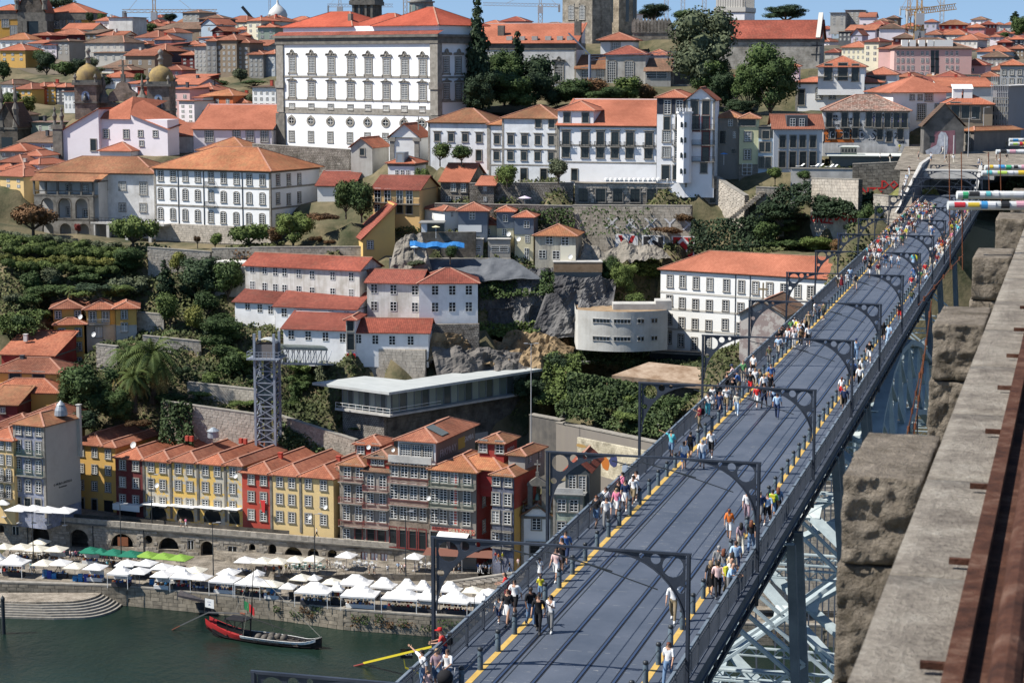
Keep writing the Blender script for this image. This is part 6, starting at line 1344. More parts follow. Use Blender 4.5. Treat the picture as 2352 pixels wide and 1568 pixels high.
h=H('palace','huge white palace with rows of baroque granite windows and red roof','a2',240,1600,375,1280,470,38,14,PW_,'none',0,'5',[('pp',1.75,3.4,[555,558,561,564,568,572,575,578],X8),('p',1.75,3.2,[768,771,775,779,783,786,789,792],[x-2 for x in X8]),('s',1.6,1.15,[908,911,915,920,923,928,932,936],[x-5 for x in X8]),('o',1.7,1.35,[1030,1035,1040,1045,1048,1051,1055,1058],[x-8 for x in X8]),('s',1.6,2.3,[1165,1169,1174,1180,1183,1187],[358,522,688,855,1005,1158])],aj=0)
def st_(y,th,pr=.12,nm='string_course',m=a7):
 z=aF(h,240,y)[2];MB().am(-.1,h.W+.1,-pr,h.dep,z-th/2,z+th/2).aa(nm,[m],h.ai)
st_(655,.45);st_(850,.35);st_(960,.35);z0,z1=aF(h,240,960)[2],aF(h,240,915)[2];MB().am(-.02,h.W,-.07,0,z0,z1).aa('granite_band',[a7],h.ai)
MB().am(-.6,h.W+.6,-.5,h.dep+.5,h.H-.2,h.H+1.2).am(-1.0,h.W+1,-1.0,h.dep+1,h.H+1.2,h.H+1.75).aa('main_cornice',[aE],h.ai)
for x in(-.4,h.W-1.8):
 z2=z0;MB().am(x,x+2.2,-.35,1.2,z2,h.H-.2).am(x-.2,x+2.4,-.6,1.2,h.H*.585,h.H*.585+1.6).aa('corner_pilaster',[a7],h.ai)
 MB().am(x-.3,x+2.5,-.45,1.2,-3,z2-.2).aa('corner_base',[aE],h.ai)
ah=aF(h,240,235)[2]-h.H;MB().am(.5,h.W-.5,1.2,h.dep-1,h.H+1.7,h.H+ah).aa('attic_wall',[PW_],h.ai)
MB().ae([(-.9,-.95,h.H+1.78),(h.W+.9,-.95,h.H+1.78),(h.W+.9,1.3,h.H+2.7),(-.9,1.3,h.H+2.7)]).aa('lower_roof',[T3],h.ai)
T0=h.H+ah;m=MB();Wp,dp=h.W,h.dep
RT=bK((.40,.10,.06),(.34,.08,.05),.1,row=.5,colw=.55)
def hp(x0,x1,y0,y1,rh):rm,cm=bi('hip',x1-x0,y1-y0,0,rh,.6);o=ob('roof',rm.ag('roof',[RT]),h.ai,loc=(x0,y0,T0));ob('ridge_tiles',cm.ag('ridge_tiles',[c5]),o)
hp(.5,Wp*.46,1.2,dp+3,3.6);hp(Wp*.40,Wp*.70,3.5,dp+2,3.0);hp(Wp*.60,Wp-.5,1.0,dp+4,4.2)
for x,y in((430,215),(860,150)):p=aF(h,x,y,plane=4);MB().am(p[0]-.5,p[0]+.5,3.6,4.4,p[2]-1.5,p[2]+.8).aa('chimney',[aE],h.ai)
for q in range(3):
 for st,zz,hh in(('pp',.715,3.4),('p',.50,3.2)):az(h.ai,st,3+q*4.2,h.H*(1-(555-375)/(1280-375))if st=='pp' else h.H*(1-(768-375)/905),1.75,hh,'R',h.W)
h=H('granite_tower','dark granite church tower rising behind the palace roof','a2',872,1050,0,140,640,10,12,aD((.13,.12,.105),(.10,.09,.08),1.2,.7,moss=.2),'none',0,'1',[('k',2.0,3.2,112,[935])],aj=0,gp=0,under=12)
for q in(.02,.3,.62,.9):MB().am(h.W*q,h.W*(q+.1),-.5,0,-10,h.H).aa('pilaster',[aE],h.ai)
MB().am(-.8,h.W+.8,-.8,h.dep,h.H-1.6,h.H-.3).am(-.5,h.W+.5,-.5,h.dep,h.H-.3,h.H+12).aa('upper_stage',[aE],h.ai)
p=at(cu('a2',1465),cv('a2',145),505);ln=ay('domed_lantern','grey domed lantern with arched windows above the palace roof','lantern',p[:]);k=505/F*.26857
MB().ac([(100*k,-6),(100*k,115*k),(116*k,118*k),(116*k,128*k)],24).aa('drum',[aC('drum_render',(.17,.165,.15),(.25,.24,.22),.6,.9)],ln);MB().ac([(95*k,128*k),(92*k,138*k),(75*k,165*k),(45*k,185*k),(15*k,195*k),(0,200*k)],24).aa('dome',[aC('dome_render',(.15,.145,.13),(.22,.21,.19),.6,.9)],ln,1)
for i in range(9):
 a=-math.pi/2+(i-4)*.62;m=MB();r=101*k;c_,s_=math.cos(a),math.sin(a);o=ob('window',MB().ae([(x,-.04,z)for x,z in aO(0,36*k,30*k,98*k)][::-1]).ag('window',[GLP[0]]),ln,loc=(r*c_,r*s_,0),rz=a+math.pi/2)
aH('retaining_wall','long mossy terrace wall at the foot of the white palace','a2',20,1235,452,860,1285,436,55,m=RUB,ak=110,hh=.6)
h=H('ruined_house','windowless grey house with orange lean roof below the palace','a2',862,1045,1262,1470,432,20,9,'g','gablef',2.2,'1',[('d',1.0,1.4,1300,[960])],aj=0)
h=H('belfry_house','white gabled chapel with two crosses in front of the palace','a2',1195,1445,1175,1370,430,14,9,'w','gablef',3.0,'5',[],aj=.2);
for x in(.5,h.W-.5):MB().am(x-.5,x+.5,-.2,.5,-2,h.H).am(x-.8,x+.8,-.4,.6,h.H-.8,h.H).aa('pilaster',[a7],h.ai)
for x in(h.W/2,h.W*.98):MB().am(x-.1,x+.1,0,.2,h.H+(3 if x<h.W*.6 else 1.6),h.H+(4.8 if x<h.W*.6 else 4.4)).am(x-.45,x+.45,0,.2,h.H+(3.9 if x<h.W*.6 else 3.5),h.H+(4.15 if x<h.W*.6 else 3.75)).aa('cross',[a7],h.ai)
h=H('slim_house','slim white house with zinc dormer and orange pyramid roof','a2',1180,1405,1395,1640,417,15,8,'w','pyr',2.8,'5',[('n',.8,2.0,1493,[1257,1303,1350])],aj=.6)
MB().am(h.W*.3,h.W*.62,-.1,3,h.H,h.H+2.3).aa('zinc_dormer',[au('zinc',(.28,.31,.34),.5,.3)],h.ai);az(h.ai,'d',h.W*.46,h.H+1.1,1.2,1.7)
h=H('white_barn','white barn with rusty orange roof right of the convent','b2',575,880,135,260,424,6,9,'w','shed',2.8,'3',[])
WD=aw((.66,.68,.70),.5,(.25,.25,.24));WC_=aw((.78,.78,.78),.15)
h=H('terrace_house','grey white terrace house with green trees in front of its door','a2',1525,2040,1045,1400,428,22,12,WD,'hip',3.8,'2',[('hd',1.25,1.6,[1175,1177,1180,1183],[1602,1720,1840,1960]),('D',1.2,2.2,1330,[1958])],aj=.3,quoin=1)
h=H('terrace_house','weathered white house with granite floor bands and iron balconies','a2',2045,2352,1065,1560,421,22,13,WD,'hip',5.0,'2',[('hd',1.2,1.7,1195,[2113,2230]),('hd',1.2,1.7,1332,[2110,2227])],aj=.3,quoin=1,bands=(1275,1410))
h=H('terrace_house','weathered white house with small raised roof, right half of the banded pair','a3',20,485,1010,1545,418,22,12,WD,'hip',2.7,'2',[('hd',1.2,1.8,1195,[92,210,325,440]),('hd',1.2,1.7,1333,[90,206,322,438]),('D',1.2,1.7,1055,[328,443]),('D',1.4,2.4,1490,[205,375])],aj=.2,quoin=1,bands=(1275,1408))
h=H('terrace_house','long clean white house with six green shuttered balcony doors','a3',495,1362,1070,1555,410,17,13,WC_,'shed',6.2,'5',[('hd',1.5,2.8,[1188,1190,1190,1192,1194,1200],[566,730,860,985,1113,1275],aI),('d',1.5,2.0,[1303,1306,1308,1310,1312,1315],[563,727,857,982,1108,1270]),('D',1.2,2.3,1495,[637])],aj=.4,quoin=1,bands=(1240,1385))
lh=H('roof_storey','raised white attic with two shutters on the long white house','a3',495,800,945,1065,410.5,17,9,WC_,'hip',2.8,'5',[('d',1.3,2.0,1007,[573,731])],aj=.1,gp=0)
h=H('terrace_house','tall white and black house with bay tower beside a gabled one','a3',1345,1590,835,1560,403,15,12,WC_,'hip',2.5,'5',[('s',1.3,2.7,[918,920],[1433,1535]),('D',1.2,2.6,1057,[1428,1530]),('s',1.5,2.2,[1167],[1424]),('b',1.2,2.5,1170,[1524]),('s',1.5,2.0,[1303],[1422]),('b',1.2,2.4,1308,[1520]),('D',1.5,2.8,1475,[1417,1512])],aj=.1)
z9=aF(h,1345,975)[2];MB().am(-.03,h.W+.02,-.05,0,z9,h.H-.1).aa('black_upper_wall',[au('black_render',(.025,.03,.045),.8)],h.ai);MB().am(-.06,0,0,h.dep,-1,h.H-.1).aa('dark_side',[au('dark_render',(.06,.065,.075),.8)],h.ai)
for y in(1105,1240,1380):p=aF(h,1530,y);aK(h.ai,p[0],p[2],2.6,.7,1.0,aI)
h=H('terrace_house','white gabled house with dark red balcony doors on every floor','a3',1592,1838,860,1560,401.5,10,12,WC_,'gablef',2.6,'5',[('d',1.4,3.0,[920],[1665,1762]),('dr',1.4,3.0,[1055,1055],[1672,1760]),('Dr',1.4,2.8,[1187],[1760]),('Dr',1.4,2.8,[1320],[1758]),('d',1.2,1.9,1437,[1743])],aj=.1,quoin=1)
for y in(1105,1240,1380):p=aF(h,1740,y);aK(h.ai,p[0],p[2],4.6,.8,1.0,aI)
bw=ay('bay_tower','slim white bay tower with battlements between the two tall houses','bay',h.ai.location[:],-R(10));H_=aF(h,1592,970)[2]
MB().ac([(1.5,0),(1.5,H_),(1.7,H_),(1.7,H_+.4)],8,c=(-.2,-.6)).aa('shaft',[WC_],bw)
m=MB()
for i in range(6):m.am(-1.7+i*.55,-1.4+i*.55,-2.3,-2.0,H_+.4,H_+1.1)
m.aa('battlements',[WC_],bw)
for q in(.13,.36,.58,.80):
 for x in(-.65,.1):MB().ae([(xx,-2.12,zz)for xx,zz in aO(x,.45,H_*q,H_*q+1.1,6)][::-1]).aa('window',[bE],bw)
h=H('tower_house','crumbling grey house with outside stair between white and yellow houses','a3',1845,2050,1005,1500,410,12,9,aw((.25,.24,.22),.8),'hip',2.4,'2',[('s',.9,1.4,1050,[1972]),('D',1.2,2.6,1175,[1905]),('n',.6,1.3,1155,[2005]),('d',.8,.9,1293,[1998])],aj=.1)
h=H('tower_house','slim pale yellow house with glazed top floor','a3',2050,2215,1015,1500,408,8,9,aw((.58,.57,.36),.15),'hip',1.8,'2',[('D',3.4,1.3,1048,[2110]),('s',1.3,1.9,1168,[2120]),('s',1.3,1.9,1322,[2116]),('n',2.0,2.4,1450,[2113])],aj=.1)
MB().am(0,h.W,-.05,0,-1,aF(h,2100,1405)[2]).aa('stone_base',[STG],h.ai)
h=H('tower_house','narrow light blue house with dark slate top','a4',75,200,1085,1450,407,12,9,aw((.40,.50,.58),.25),'none',1,'5',[('d',1.0,1.9,1263,[103,155]),('d',1.2,2.2,1395,[100,155])],aj=.1)
MB().am(-.03,h.W+.03,-.06,1,aF(h,100,1185)[2],h.H).aa('slate_top',[au('slate',(.055,.065,.07),.7)],h.ai);az(h.ai,'d',h.W/2,h.H-1.7,1.4,1.6,y=-.06)
h=H('grey_house','broad pale grey house with bright orange roof and dark dormers','a4',205,622,1108,1460,405,3,12,aw((.42,.44,.47),.1),'gable',3.6,'5',[('d',1.2,2.4,1215,[280,370,452,540]),('D',1.3,3.2,1370,[277,366,454,538])],aj=.1)
MB().am(h.W*.27,h.W*.70,.6,5,h.H,h.H+2.7).aa('dormer',[au('dark_render',(.06,.065,.075),.8)],h.ai);az(h.ai,'n',h.W*.39,h.H+1.3,1.1,1.6,y=.6);az(h.ai,'n',h.W*.58,h.H+1.3,1.1,1.6,y=.6)
MB().ae([(h.W*.1,.3,h.H+.3),(h.W*.27,.3,h.H+.3),(h.W*.27,5,h.H+4.5),(h.W*.1,5,h.H+4)]).aa('rooflight',[au('zinc_glass',(.12,.14,.14),.3)],h.ai)if 0 else None
WGR=aw((.62,.62,.61),.7,(.2,.2,.2))
h=H('graffiti_house','old white house with spotted roof and graffiti covered walls','a4',628,1372,950,1330,424,8,14,WGR,'hip',4.0,'6',[('hd',1.2,3.0,[1030,1030,1028,1026,1032,1032,1033,1033],[680,812,912,1022,1103,1180,1258,1325],aI),('d',1.1,2.2,[1143,1142,1142,1155,1172,1153],[703,827,903,1115,1195,1290])],aj=.3,quoin=0)
h_=h;gk,gw=au('spray_black',(.015,.015,.018),.8),au('spray_white',(.6,.6,.6),.8);go=au('spray_orange',(.55,.15,.03),.8);gr=au('spray_red',(.40,.02,.02),.8)
def bL(h,c,x,y,s,size,m,back=None,bw=None,plane=-.03,nm='graffiti'):
 p=aF(h,x,y,c=c);
 if back:w=bw or size*len(s)*.36;MB().am(p[0]-w,p[0]+w,plane+.005,plane+.015,p[2]-size*.62,p[2]+size*.62).aa('painted_patch',[back],h.ai)
 return a9(s,size,m,h.ai,(p[0],plane,p[2]),ext=.006,name=nm,off=.03)
bL(h,'a4',765,1168,'PLZ!',2.2,gw,go,3.2);bL(h,'a4',768,1170,'PLZ!',2.0,gk,plane=-.05);bL(h,'a4',1018,1165,'D.S.',3.0,gk);bL(h,'a4',1016,1167,'D.S.',2.5,au('spray_grey',(.45,.45,.46),.8),plane=-.05);bL(h,'a4',668,1185,'JS.',2.0,gk);bL(h,'a4',860,1150,'8',2.8,gk);bL(h,'a4',940,1158,'SMB',.9,gk);bL(h,'a4',1155,1165,'17',1.5,gk);bL(h,'a4',1238,1165,'12',1.5,gk)
for x,s in((1062,'S'),(1140,'M'),(1220,'E'),(1292,'K')):bL(h,'a4',x,990,s,1.0,gk);bL(h,'a4',x,1025,{'S':'S','M':'n','E':'o','K':'X'}[s],1.6,au('spray_violet',(.08,.06,.2),.8))
for x,y,s in((720,1015,'UBER\nOMO'),(730,1080,'NOTE'),(850,1040,'OHB\nTRZ'),(650,1125,'HHB'),(940,1075,'SVK'),(1300,1225,'OFF')):bL(h,'a4',x,y,s,.7,gk)
h=H('white_mansion','white mansion with turret storey and oval granite windows','a4',395,1130,705,960,470,12,18,CVW,'none',5,'5',[('D',1.5,3.6,[835],[440]),('a',1.3,2.4,[805,803,802,800,808],[592,708,862,960,1058])],aj=.5,quoin=1)
rm,cm=bi('hip',h.W,h.dep,0,2.6,.8);ob('roof',rm.ag('roof',[T5]),h.ai,loc=(0,0,h.H))
h=H('mansion_turret','white turret storey with balconies and pyramid roof on the mansion','a4',585,985,575,705,467.5,12,11,CVW,'pyr',3.0,'5',[('D',1.7,3.6,[620],[672]),('D',2.0,3.8,[615],[797]),('D',1.5,3.8,[625],[905])],aj=.1,gp=0)
for x in(568,797):p=aF(h,x,655);aK(h.ai,max(p[0],0),p[2],4.2,.9,1.2,aI)
h=H('pink_end_house','pinkish house end with bright orange roof left of the mansion','a4',330,420,570,700,478,10,12,PKW,'hip',4,'5',[],aj=0)
h=H('brown_roof_house','orange hip roofed annex right of the mansion turret','a4',1000,1260,640,850,475,14,10,'w','hip',4,'5',[('D',5,.9,672,[1070])],aj=.1)
h=H('corner_house','white gable of the big corner house above the mural ruin','a4',1230,1685,795,1030,434,-10,16,aw((.80,.79,.77),.2),'none',5,'5',[('s',.8,.9,[838,838],[1392,1460]),('s',1.6,1.4,[838],[1535]),('s',1.8,3.3,[962],[1472]),('s',1.9,3.4,[965],[1625])],aj=.1)
rm,cm=bi('hip',h.W+3,16,0,3.4,.8);ob('roof',rm.ag('roof',[T5]),h.ai,loc=(0,0,h.H))
h=H('corner_house','brown faced street side of the big corner house with dormers','a4',1685,2085,895,1260,423,8,16,aw((.25,.20,.14),.5),'hip',3.6,'5',[('hd',1.6,2.6,[952,962,970],[1762,1850,1938])],aj=.3)
for q in(.25,.48):o=ob('dormer',MB().am(-.9,.9,0,3,0,2.0).ae([(-1.1,-.2,2),(1.1,-.2,2),(1.1,4,2.9),(-1.1,4,2.9)]).ag('dormer',[aL]),h.ai,loc=(h.W*q,2.2,h.H+1.2))
for q in range(6):
 for zz in(.25,.5,.78):az(h.ai,'D',1.5+q*2.8,h.H*zz,1.2,2.2,'R',h.W)
h=H('mural_ruin','ruined gable wall painted with a huge pale figure on pink','a4',1495,1838,1085,1600,402,4,5,aC('ruin_render',(.07,.068,.065),(.17,.16,.15),.35,.95),'gablef',4.6,'4',[('k',1.0,1.2,[1200],[1563]),('k',1.1,1.2,[1500],[1552])],aj=0)
def bv(h,c,pts,m,y,nm):MB().ae([(lambda q:(q[0],y,q[2]))(aF(h,a,b))for a,b in pts]).aa(nm,[m],h.ai)
bv(h,'a4',[(1548,1265),(1590,1130),(1760,1120),(1765,1360),(1700,1420),(1560,1290)][::-1],aC('mural_pink',(.20,.09,.11),(.30,.15,.17),.5,.9),-.02,'pink_field')
MG=aC('mural_grey',(.28,.30,.34),(.50,.52,.56),1.2,.9,detail=10)
bv(h,'a4',[(1505,1295),(1600,1245),(1620,1160),(1660,1145),(1695,1165),(1700,1250),(1690,1320),(1770,1460),(1745,1540),(1620,1530),(1575,1440),(1600,1360),(1520,1345)][::-1],MG,-.035,'pale_figure')
bv(h,'a4',[(1615,1165),(1640,1130),(1680,1140),(1700,1180),(1695,1245),(1660,1275),(1620,1250)][::-1],aC('mural_grey_light',(.36,.38,.42),(.62,.63,.66),1.8,.9,detail=12),-.05,'pale_head')
h=H('dark_house','dark weathered street house right of the mural ruin','a4',1840,1925,1120,1560,409,55,14,aw((.13,.12,.115),.6),'hip',2.5,'2',[('D',1.2,2.2,[1180,1290,1400],[1870,1868,1866])],aj=.2)
sc_=H('scaffold_building','tall street block wrapped in grey scaffold netting','a4',2085,2225,735,1500,425,30,30,aw((.26,.25,.26),.3),'flat',0,au('pale_roof',(.5,.48,.46),.8),[],aj=.1,auto=(5,8,'D',1.1,1.7))
m=MB()
for i in range(10):x=sc_.W*i/9;m.ao((x,-.9,-1),(x,-.9,sc_.H+2),.09)
for j in range(14):z=sc_.H*j/13;m.ao((0,-.9,z),(sc_.W,-.9,z),.09)
m.aa('scaffold_poles',[au('galvanised',(.30,.31,.32),.5,.3)],sc_.ai)
h=H('scaffold_building','pale cloth covered roof scaffold behind the corner house','a4',1640,2090,745,900,470,6,18,aw((.62,.60,.57),.2),'shed',2,'1',[],aj=.1)
h=H('street_house','grey stucco theatre front with pale ornament at the right edge','a4',2150,2352,560,760,560,15,15,aw((.40,.41,.42),.3),'hip',4,'1',[],aj=.4,auto=(3,2,'s',1.2,2))
h=H('street_house','white corner shop building with red shutters at the right edge','a4',2215,2352,810,1190,480,5,15,aw((.70,.68,.62),.2),'hip',3,'1',[],aj=.3,auto=(3,4,'d',1.3,2))
h=H('street_house','yellow shop building low at the right end of the street','a4',2225,2352,1010,1190,470,3,6,'y2','hip',2.5,'1',[],aj=.3,auto=(3,2,'D',1.3,1.8))
h=H('flat_roofed_house','low concrete building with white flat roof and ivy trellis under graffiti house','a4',700,1455,1335,1420,402,6,10,aw((.16,.16,.14),.5),'flat',0,au('white_roof',(.55,.57,.52),.8),[],aj=.1,oh=.8)
h=H('glass_lantern','small greenhouse-like glass box on the flat roof','a4',785,918,1258,1325,405,6,3,au('green_glass',(.20,.26,.20),.3),'flat',0,au('white_roof',(.55,.57,.52),.8),[],aj=0,gp=0,auto=(5,1,'D',1.0,1.8))
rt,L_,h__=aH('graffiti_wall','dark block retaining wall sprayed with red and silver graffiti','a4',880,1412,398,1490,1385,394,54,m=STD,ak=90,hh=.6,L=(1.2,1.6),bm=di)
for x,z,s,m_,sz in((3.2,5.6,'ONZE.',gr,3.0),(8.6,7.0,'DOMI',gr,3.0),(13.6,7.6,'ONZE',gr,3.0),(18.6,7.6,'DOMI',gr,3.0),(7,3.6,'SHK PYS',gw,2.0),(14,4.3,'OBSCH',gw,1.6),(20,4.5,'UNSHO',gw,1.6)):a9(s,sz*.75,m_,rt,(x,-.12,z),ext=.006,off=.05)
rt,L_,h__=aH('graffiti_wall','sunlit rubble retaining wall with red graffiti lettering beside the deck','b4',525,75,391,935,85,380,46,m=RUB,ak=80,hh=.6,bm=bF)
for x,z,s,m_,sz in((3.4,8.8,'ONZE.',gr,3.0),(10,9.6,'DOMI',gr,3.2),(15.8,8.4,'SKR',gr,2.2),(4,5.4,'NKLD',gw,2.2),(10,5.8,'KNKS',au('spray_lilac',(.35,.35,.5),.8),2.4)):a9(s,sz*.75,m_,rt,(x,-.12,z),ext=.006,off=.06)
dt=H('terrace_building','rubble stone terrace building with nine dark green doors','b3',640,1925,112,285,404,5,6,aD((.34,.31,.27),(.26,.24,.21),.7,.45,(.15,.14,.12),.03,moss=.1),'flat',0,cD,[],aj=.12,oh=.2)
for x in(711,860,1007,1155,1297,1434,1567,1701,1833):p=aF(dt,x,232);az(dt.ai,'d',p[0],dt.H*.40,1.9,min(4.0,dt.H*.66))
bA(dt.ai,dt.W,.1,dt.H-.2,bF,(.6,.8,1.1),.42,single=220,seed=6,hole=lambda x,z:z<dt.H*.78 and any(abs(x-aF(dt,q,232)[0])<1.5 for q in(711,860,1007,1155,1297,1434,1567,1701,1833)))
rt,L_,h__=aH('terrace_wall','creeper hung lower terrace wall painted with red and white letters','b3',620,305,398,1640,310,391,42,m=RUB,ak=110,hh=.6,bm=BLK)
for x,z,s,m_,bk,sz in((11.2,7.0,'V',gr,gw,5.2),(16.6,6.9,'S',gk,gw,5.2),(22.6,6.9,'O',gr,gw,5.2)):
 x=x;MB().am(x-2.3,x+2.3,-.12,-.1,z-2.35,z+2.35).aa('painted_patch',[bk],rt);MB().am(x-2.0,x+2.0,-.135,-.12,z-2.1,z+2.1).aa('painted_patch',[gr if s=='O' else gk if s=='S' else bk],rt);a9(s,sz,gw if s in 'SO' else m_,rt,(x,-.15,z),ext=.006,off=.12)
a9('SKM',3.6,gw,rt,(17,-.13,2.4),ext=.006,sx=1.7,off=.1);a9('X & X Y X',3.2,au('spray_grey',(.45,.45,.46),.8),rt,(16,-.13,11.4),ext=.006,sx=1.3)
aH('garden_wall','old grey garden wall with parasol terrace left of the green doors','b3',-260,118,408,625,115,404,52,m=RUB,ak=90,hh=.6)
aH('garden_wall','lower creeper wall behind the slate box houses','b3',-560,290,402,640,312,398,42,m=RUB,ak=90,hh=.6)
rt,L_,h__=aH('stair_wall','bright rubble stair wall slanting down right of the terrace doors','b3',1835,60,402,2095,225,393,50,m=STL,ak=60,hh=.5,bm=bF)
st=ay('stairs','pale stone stair descending to the lower terrace','stairs',at(cu('b3',1935),cv('b3',425),391)[:],-.1)
for i in range(16):MB().am(i*.42,i*.42+1.2,0,2.2,i*.36-.4,i*.36).aa('step',[STL],st)
h=H('yellow_house','yellow house with four balcony doors and red roof on the hillside','b2',1050,1448,165,480,405,16,12,aw((.66,.44,.20),.12),'gable',2.6,'3',[('n',1.35,3.0,[218,222,230,235],[1092,1177,1280,1363]),('n',1.2,1.5,[325,330],[1090,1175]),('D',1.2,1.6,[335,340],[1280,1362])],aj=.1)
for x,w in((1145,5.5),(1335,6.0)):p=aF(h,x,275+(x-1145)*.07);aK(h.ai,p[0],p[2],w,.9,1.0,aI)
h=H('yellow_house','lower yellow house with slanting red roof and old creeping cable','b2',965,1240,595,760,393,-12,12,aw((.62,.42,.15),.2),'shedr',7.0,'3',[('s',1.1,1.5,[640],[1028])],aj=0)
h=H('stone_house','rubble stone house with orange roof above the yellow house','b2',1630,1865,100,280,412,14,15,RUB,'gable',3.6,'5',[('s',1.0,1.7,[147,152],[1740,1825]),('s',1.0,1.3,[252,256],[1697,1780])],aj=0)
h=H('stone_house','small stone annex with two little windows, orange lean roof','b2',1945,2085,130,280,406,10,6,RUB,'shed',1.6,'5',[('n',.7,.9,[162,250],[2010,2012])],aj=0)
ZN=au('zinc_cladding',(.13,.155,.19),.5,.2)
h=H('clad_house','white house with grey zinc side and orange roof over a stair terrace','b2',1665,1780,350,530,398,-30,9,'w','hip',2.4,'5',[('n',.5,1.0,[380],[1728])],aj=0)
h=H('clad_house','grey zinc clad cube with one white window under an orange roof','b2',1780,2030,350,530,392,3,7,ZN,'hip',1.5,'5',[('n',1.2,1.6,[388],[1900])],aj=0);MB().am(.0,h.W*.8,-.05,0,0,h.H*.33).aa('white_base',[aL],h.ai)
h=H('terrace_annex','white terrace room with awning, pots and outside stair','b2',1465,1640,450,535,391,2,5,'w','flat',0,au('terrace_grey',(.2,.2,.19),.9),[('D',3.2,2.0,[500],[1590])],aj=.1)
CRM=aw((.60,.55,.38),.35)
h=H('slate_box_house','cream house with orange roof left of the slate boxes','b2',1925,2110,465,580,396,12,8,CRM,'hip',3.4,'5',[('n',.8,1.2,[527],[2038])],aj=0)
h=H('slate_box_house','left slate clad box storey over cream wall with small roof','b2',2112,2255,355,760,394,4,6,CRM,'hip',1.7,'5',[('n',.9,1.3,[413],[2180]),('n',.9,1.3,[533],[2178])],aj=0);MB().am(-.06,h.W+.06,-.1,h.dep,aF(h,2180,498)[2],h.H-.02).aa('slate_box',[ZN],h.ai);az(h.ai,'n',h.W*.5,aF(h,2180,413)[2],1.0,1.4,y=-.1)
h=H('slate_box_house','right slate clad box storey over cream wall with dish aerials','b3',125,285,402,760,391,8,7,CRM,'pyr',1.6,'5',[('n',.9,1.4,[590],[233]),('n',.9,2.2,[715],[228])],aj=0);MB().am(-.06,h.W+.06,-.1,h.dep,aF(h,200,550)[2],h.H-.02).aa('slate_box',[ZN],h.ai);az(h.ai,'n',h.W*.65,aF(h,233,465)[2],1.1,1.4,y=-.1)
h=H('old_house','stained old house with orange hip roof and shutters at the cliff','b3',300,648,560,770,388,10,9,aw((.52,.48,.38),.9,(.2,.19,.17)),'hip',3.2,'2',[('n',1.4,1.7,[600,610],[422,557]),('n',1.4,1.6,[720,726],[362,480])],aj=0)
ob('side_render',MB().am(h.W*.62,h.W,-.05,0,0,h.H*.62).ag('side_render',[aw((.66,.62,.50),.1)]),h.ai)
for x0,x1,lb in((1812,1992,'left flat roofed concrete cabin with strip window'),(2035,2225,'right flat roofed concrete cabin with strip window')):
 h=H('concrete_cabin',lb,'b2',x0,x1,590,755,389.5,3,6,aw((.33,.31,.27),.4),'flat',0,bH,[('n',(x1-x0)*.018,1.1,[675],[(x0+x1)/2+5])],aj=.15,oh=.1)
h=H('cliff_cafe','flat roofed cafe with timber fascia and strip windows on the cliff','b3',462,870,785,935,384,0,9,aw((.20,.19,.17),.5),'flat',0,bH,[('n',2.0,1.0,[853]*5,[500,570,655,730,800])],aj=0,oh=.2)
MB().am(-.1,h.W+.1,-.15,.1,h.H-2.0,h.H-.05).aa('timber_fascia',[aC('timber',(.25,.16,.09),(.34,.23,.14),1,.8)],h.ai)
CTH=aD((.36,.33,.28),(.27,.25,.215),.9,.5,(.2,.18,.16),.015,moss=.15)
h=H('cathedral_tower','massive granite cathedral tower with two small arched openings','a3',535,790,-120,370,555,40,9,CTH,'none',0,'1',[('a',1.9,3.6,[110],[610]),('a',1.9,3.6,[110],[703])],aj=0)
for x,y in((636,70),(682,70),(657,203)):p=aF(h,x,y);MB().am(p[0]-.12,p[0]+.12,-.06,0,p[2]-1.2,p[2]+1.2).am(p[0]-1,p[0]+1,-.06,0,p[2]-.12,p[2]+.12).aa('iron_tie',[aI],h.ai)
h=H('cathedral_tower','second granite cathedral tower with dark belfry arches','a3',898,1018,-120,300,575,38,9,aD((.42,.36,.27),(.33,.28,.22),.9,.5,(.2,.18,.16),.015,moss=.1),'none',0,'1',[('k',2.2,7.0,[88],[940])],aj=0)
for q in(.35,.65):az(h.ai,'k',12*q,aF(h,940,88)[2],1.6,6.5,'R',h.W)
h=H('palace_wing','long dirty white wing with bright orange roof left of the cathedral','a3',-420,650,372,740,500,12,13,aw((.62,.62,.61),.5),'shed',7.4,'5',[('pp',1.9,4.2,[620],[505])],aj=1.6,gp=1,quoin=1)
for x,y in((10,290),(665,255)):p=aF(h,x,y,plane=5);MB().am(p[0]-.8,p[0]+.8,4.5,6,p[2]-4,p[2]+2).aa('chimney',[aE],h.ai)
for x in(80,188,297,412,512,598):p=aF(h,x,340,plane=1.6);MB().am(p[0]-.7,p[0]+.7,1.2,2.4,h.H+.7,h.H+1.7).aa('roof_vent',[bH],h.ai)
h=H('cloister_house','white hip roofed house in front of the cathedral tower','a3',860,1138,345,480,515,10,13,CVW,'hip',3.4,'5',[('s',2.2,2.8,[412],[990])],aj=.5,oh=1)
h=H('cloister_house','stained grey house with two tall arched windows by the cathedral','a3',905,1245,468,700,488,12,9,aw((.45,.44,.41),.7),'hip',3.0,'3',[('a',2.0,5.2,[618,622],[955,1105])],aj=.2)
h=H('cloister_house','pale house with small orange roof right of the stained grey house','a3',1245,1450,475,640,496,12,9,PKW,'hip',3.6,'5',[],aj=.2)
h=H('low_house','white low house with mossy orange roof and crane mast before it','a3',650,905,590,720,492,6,9,'w2','shed',5.0,'2',[('s',1.7,3.2,[640],[727]),('s',1.7,3.0,[643],[860])],aj=.1)
h=H('low_house','mossy roofed low house with three pane window near the big tree','a3',1245,1460,610,735,484,6,8,'g','shed',3.4,'4',[('n',5.0,1.8,[640],[1340])],aj=.1)
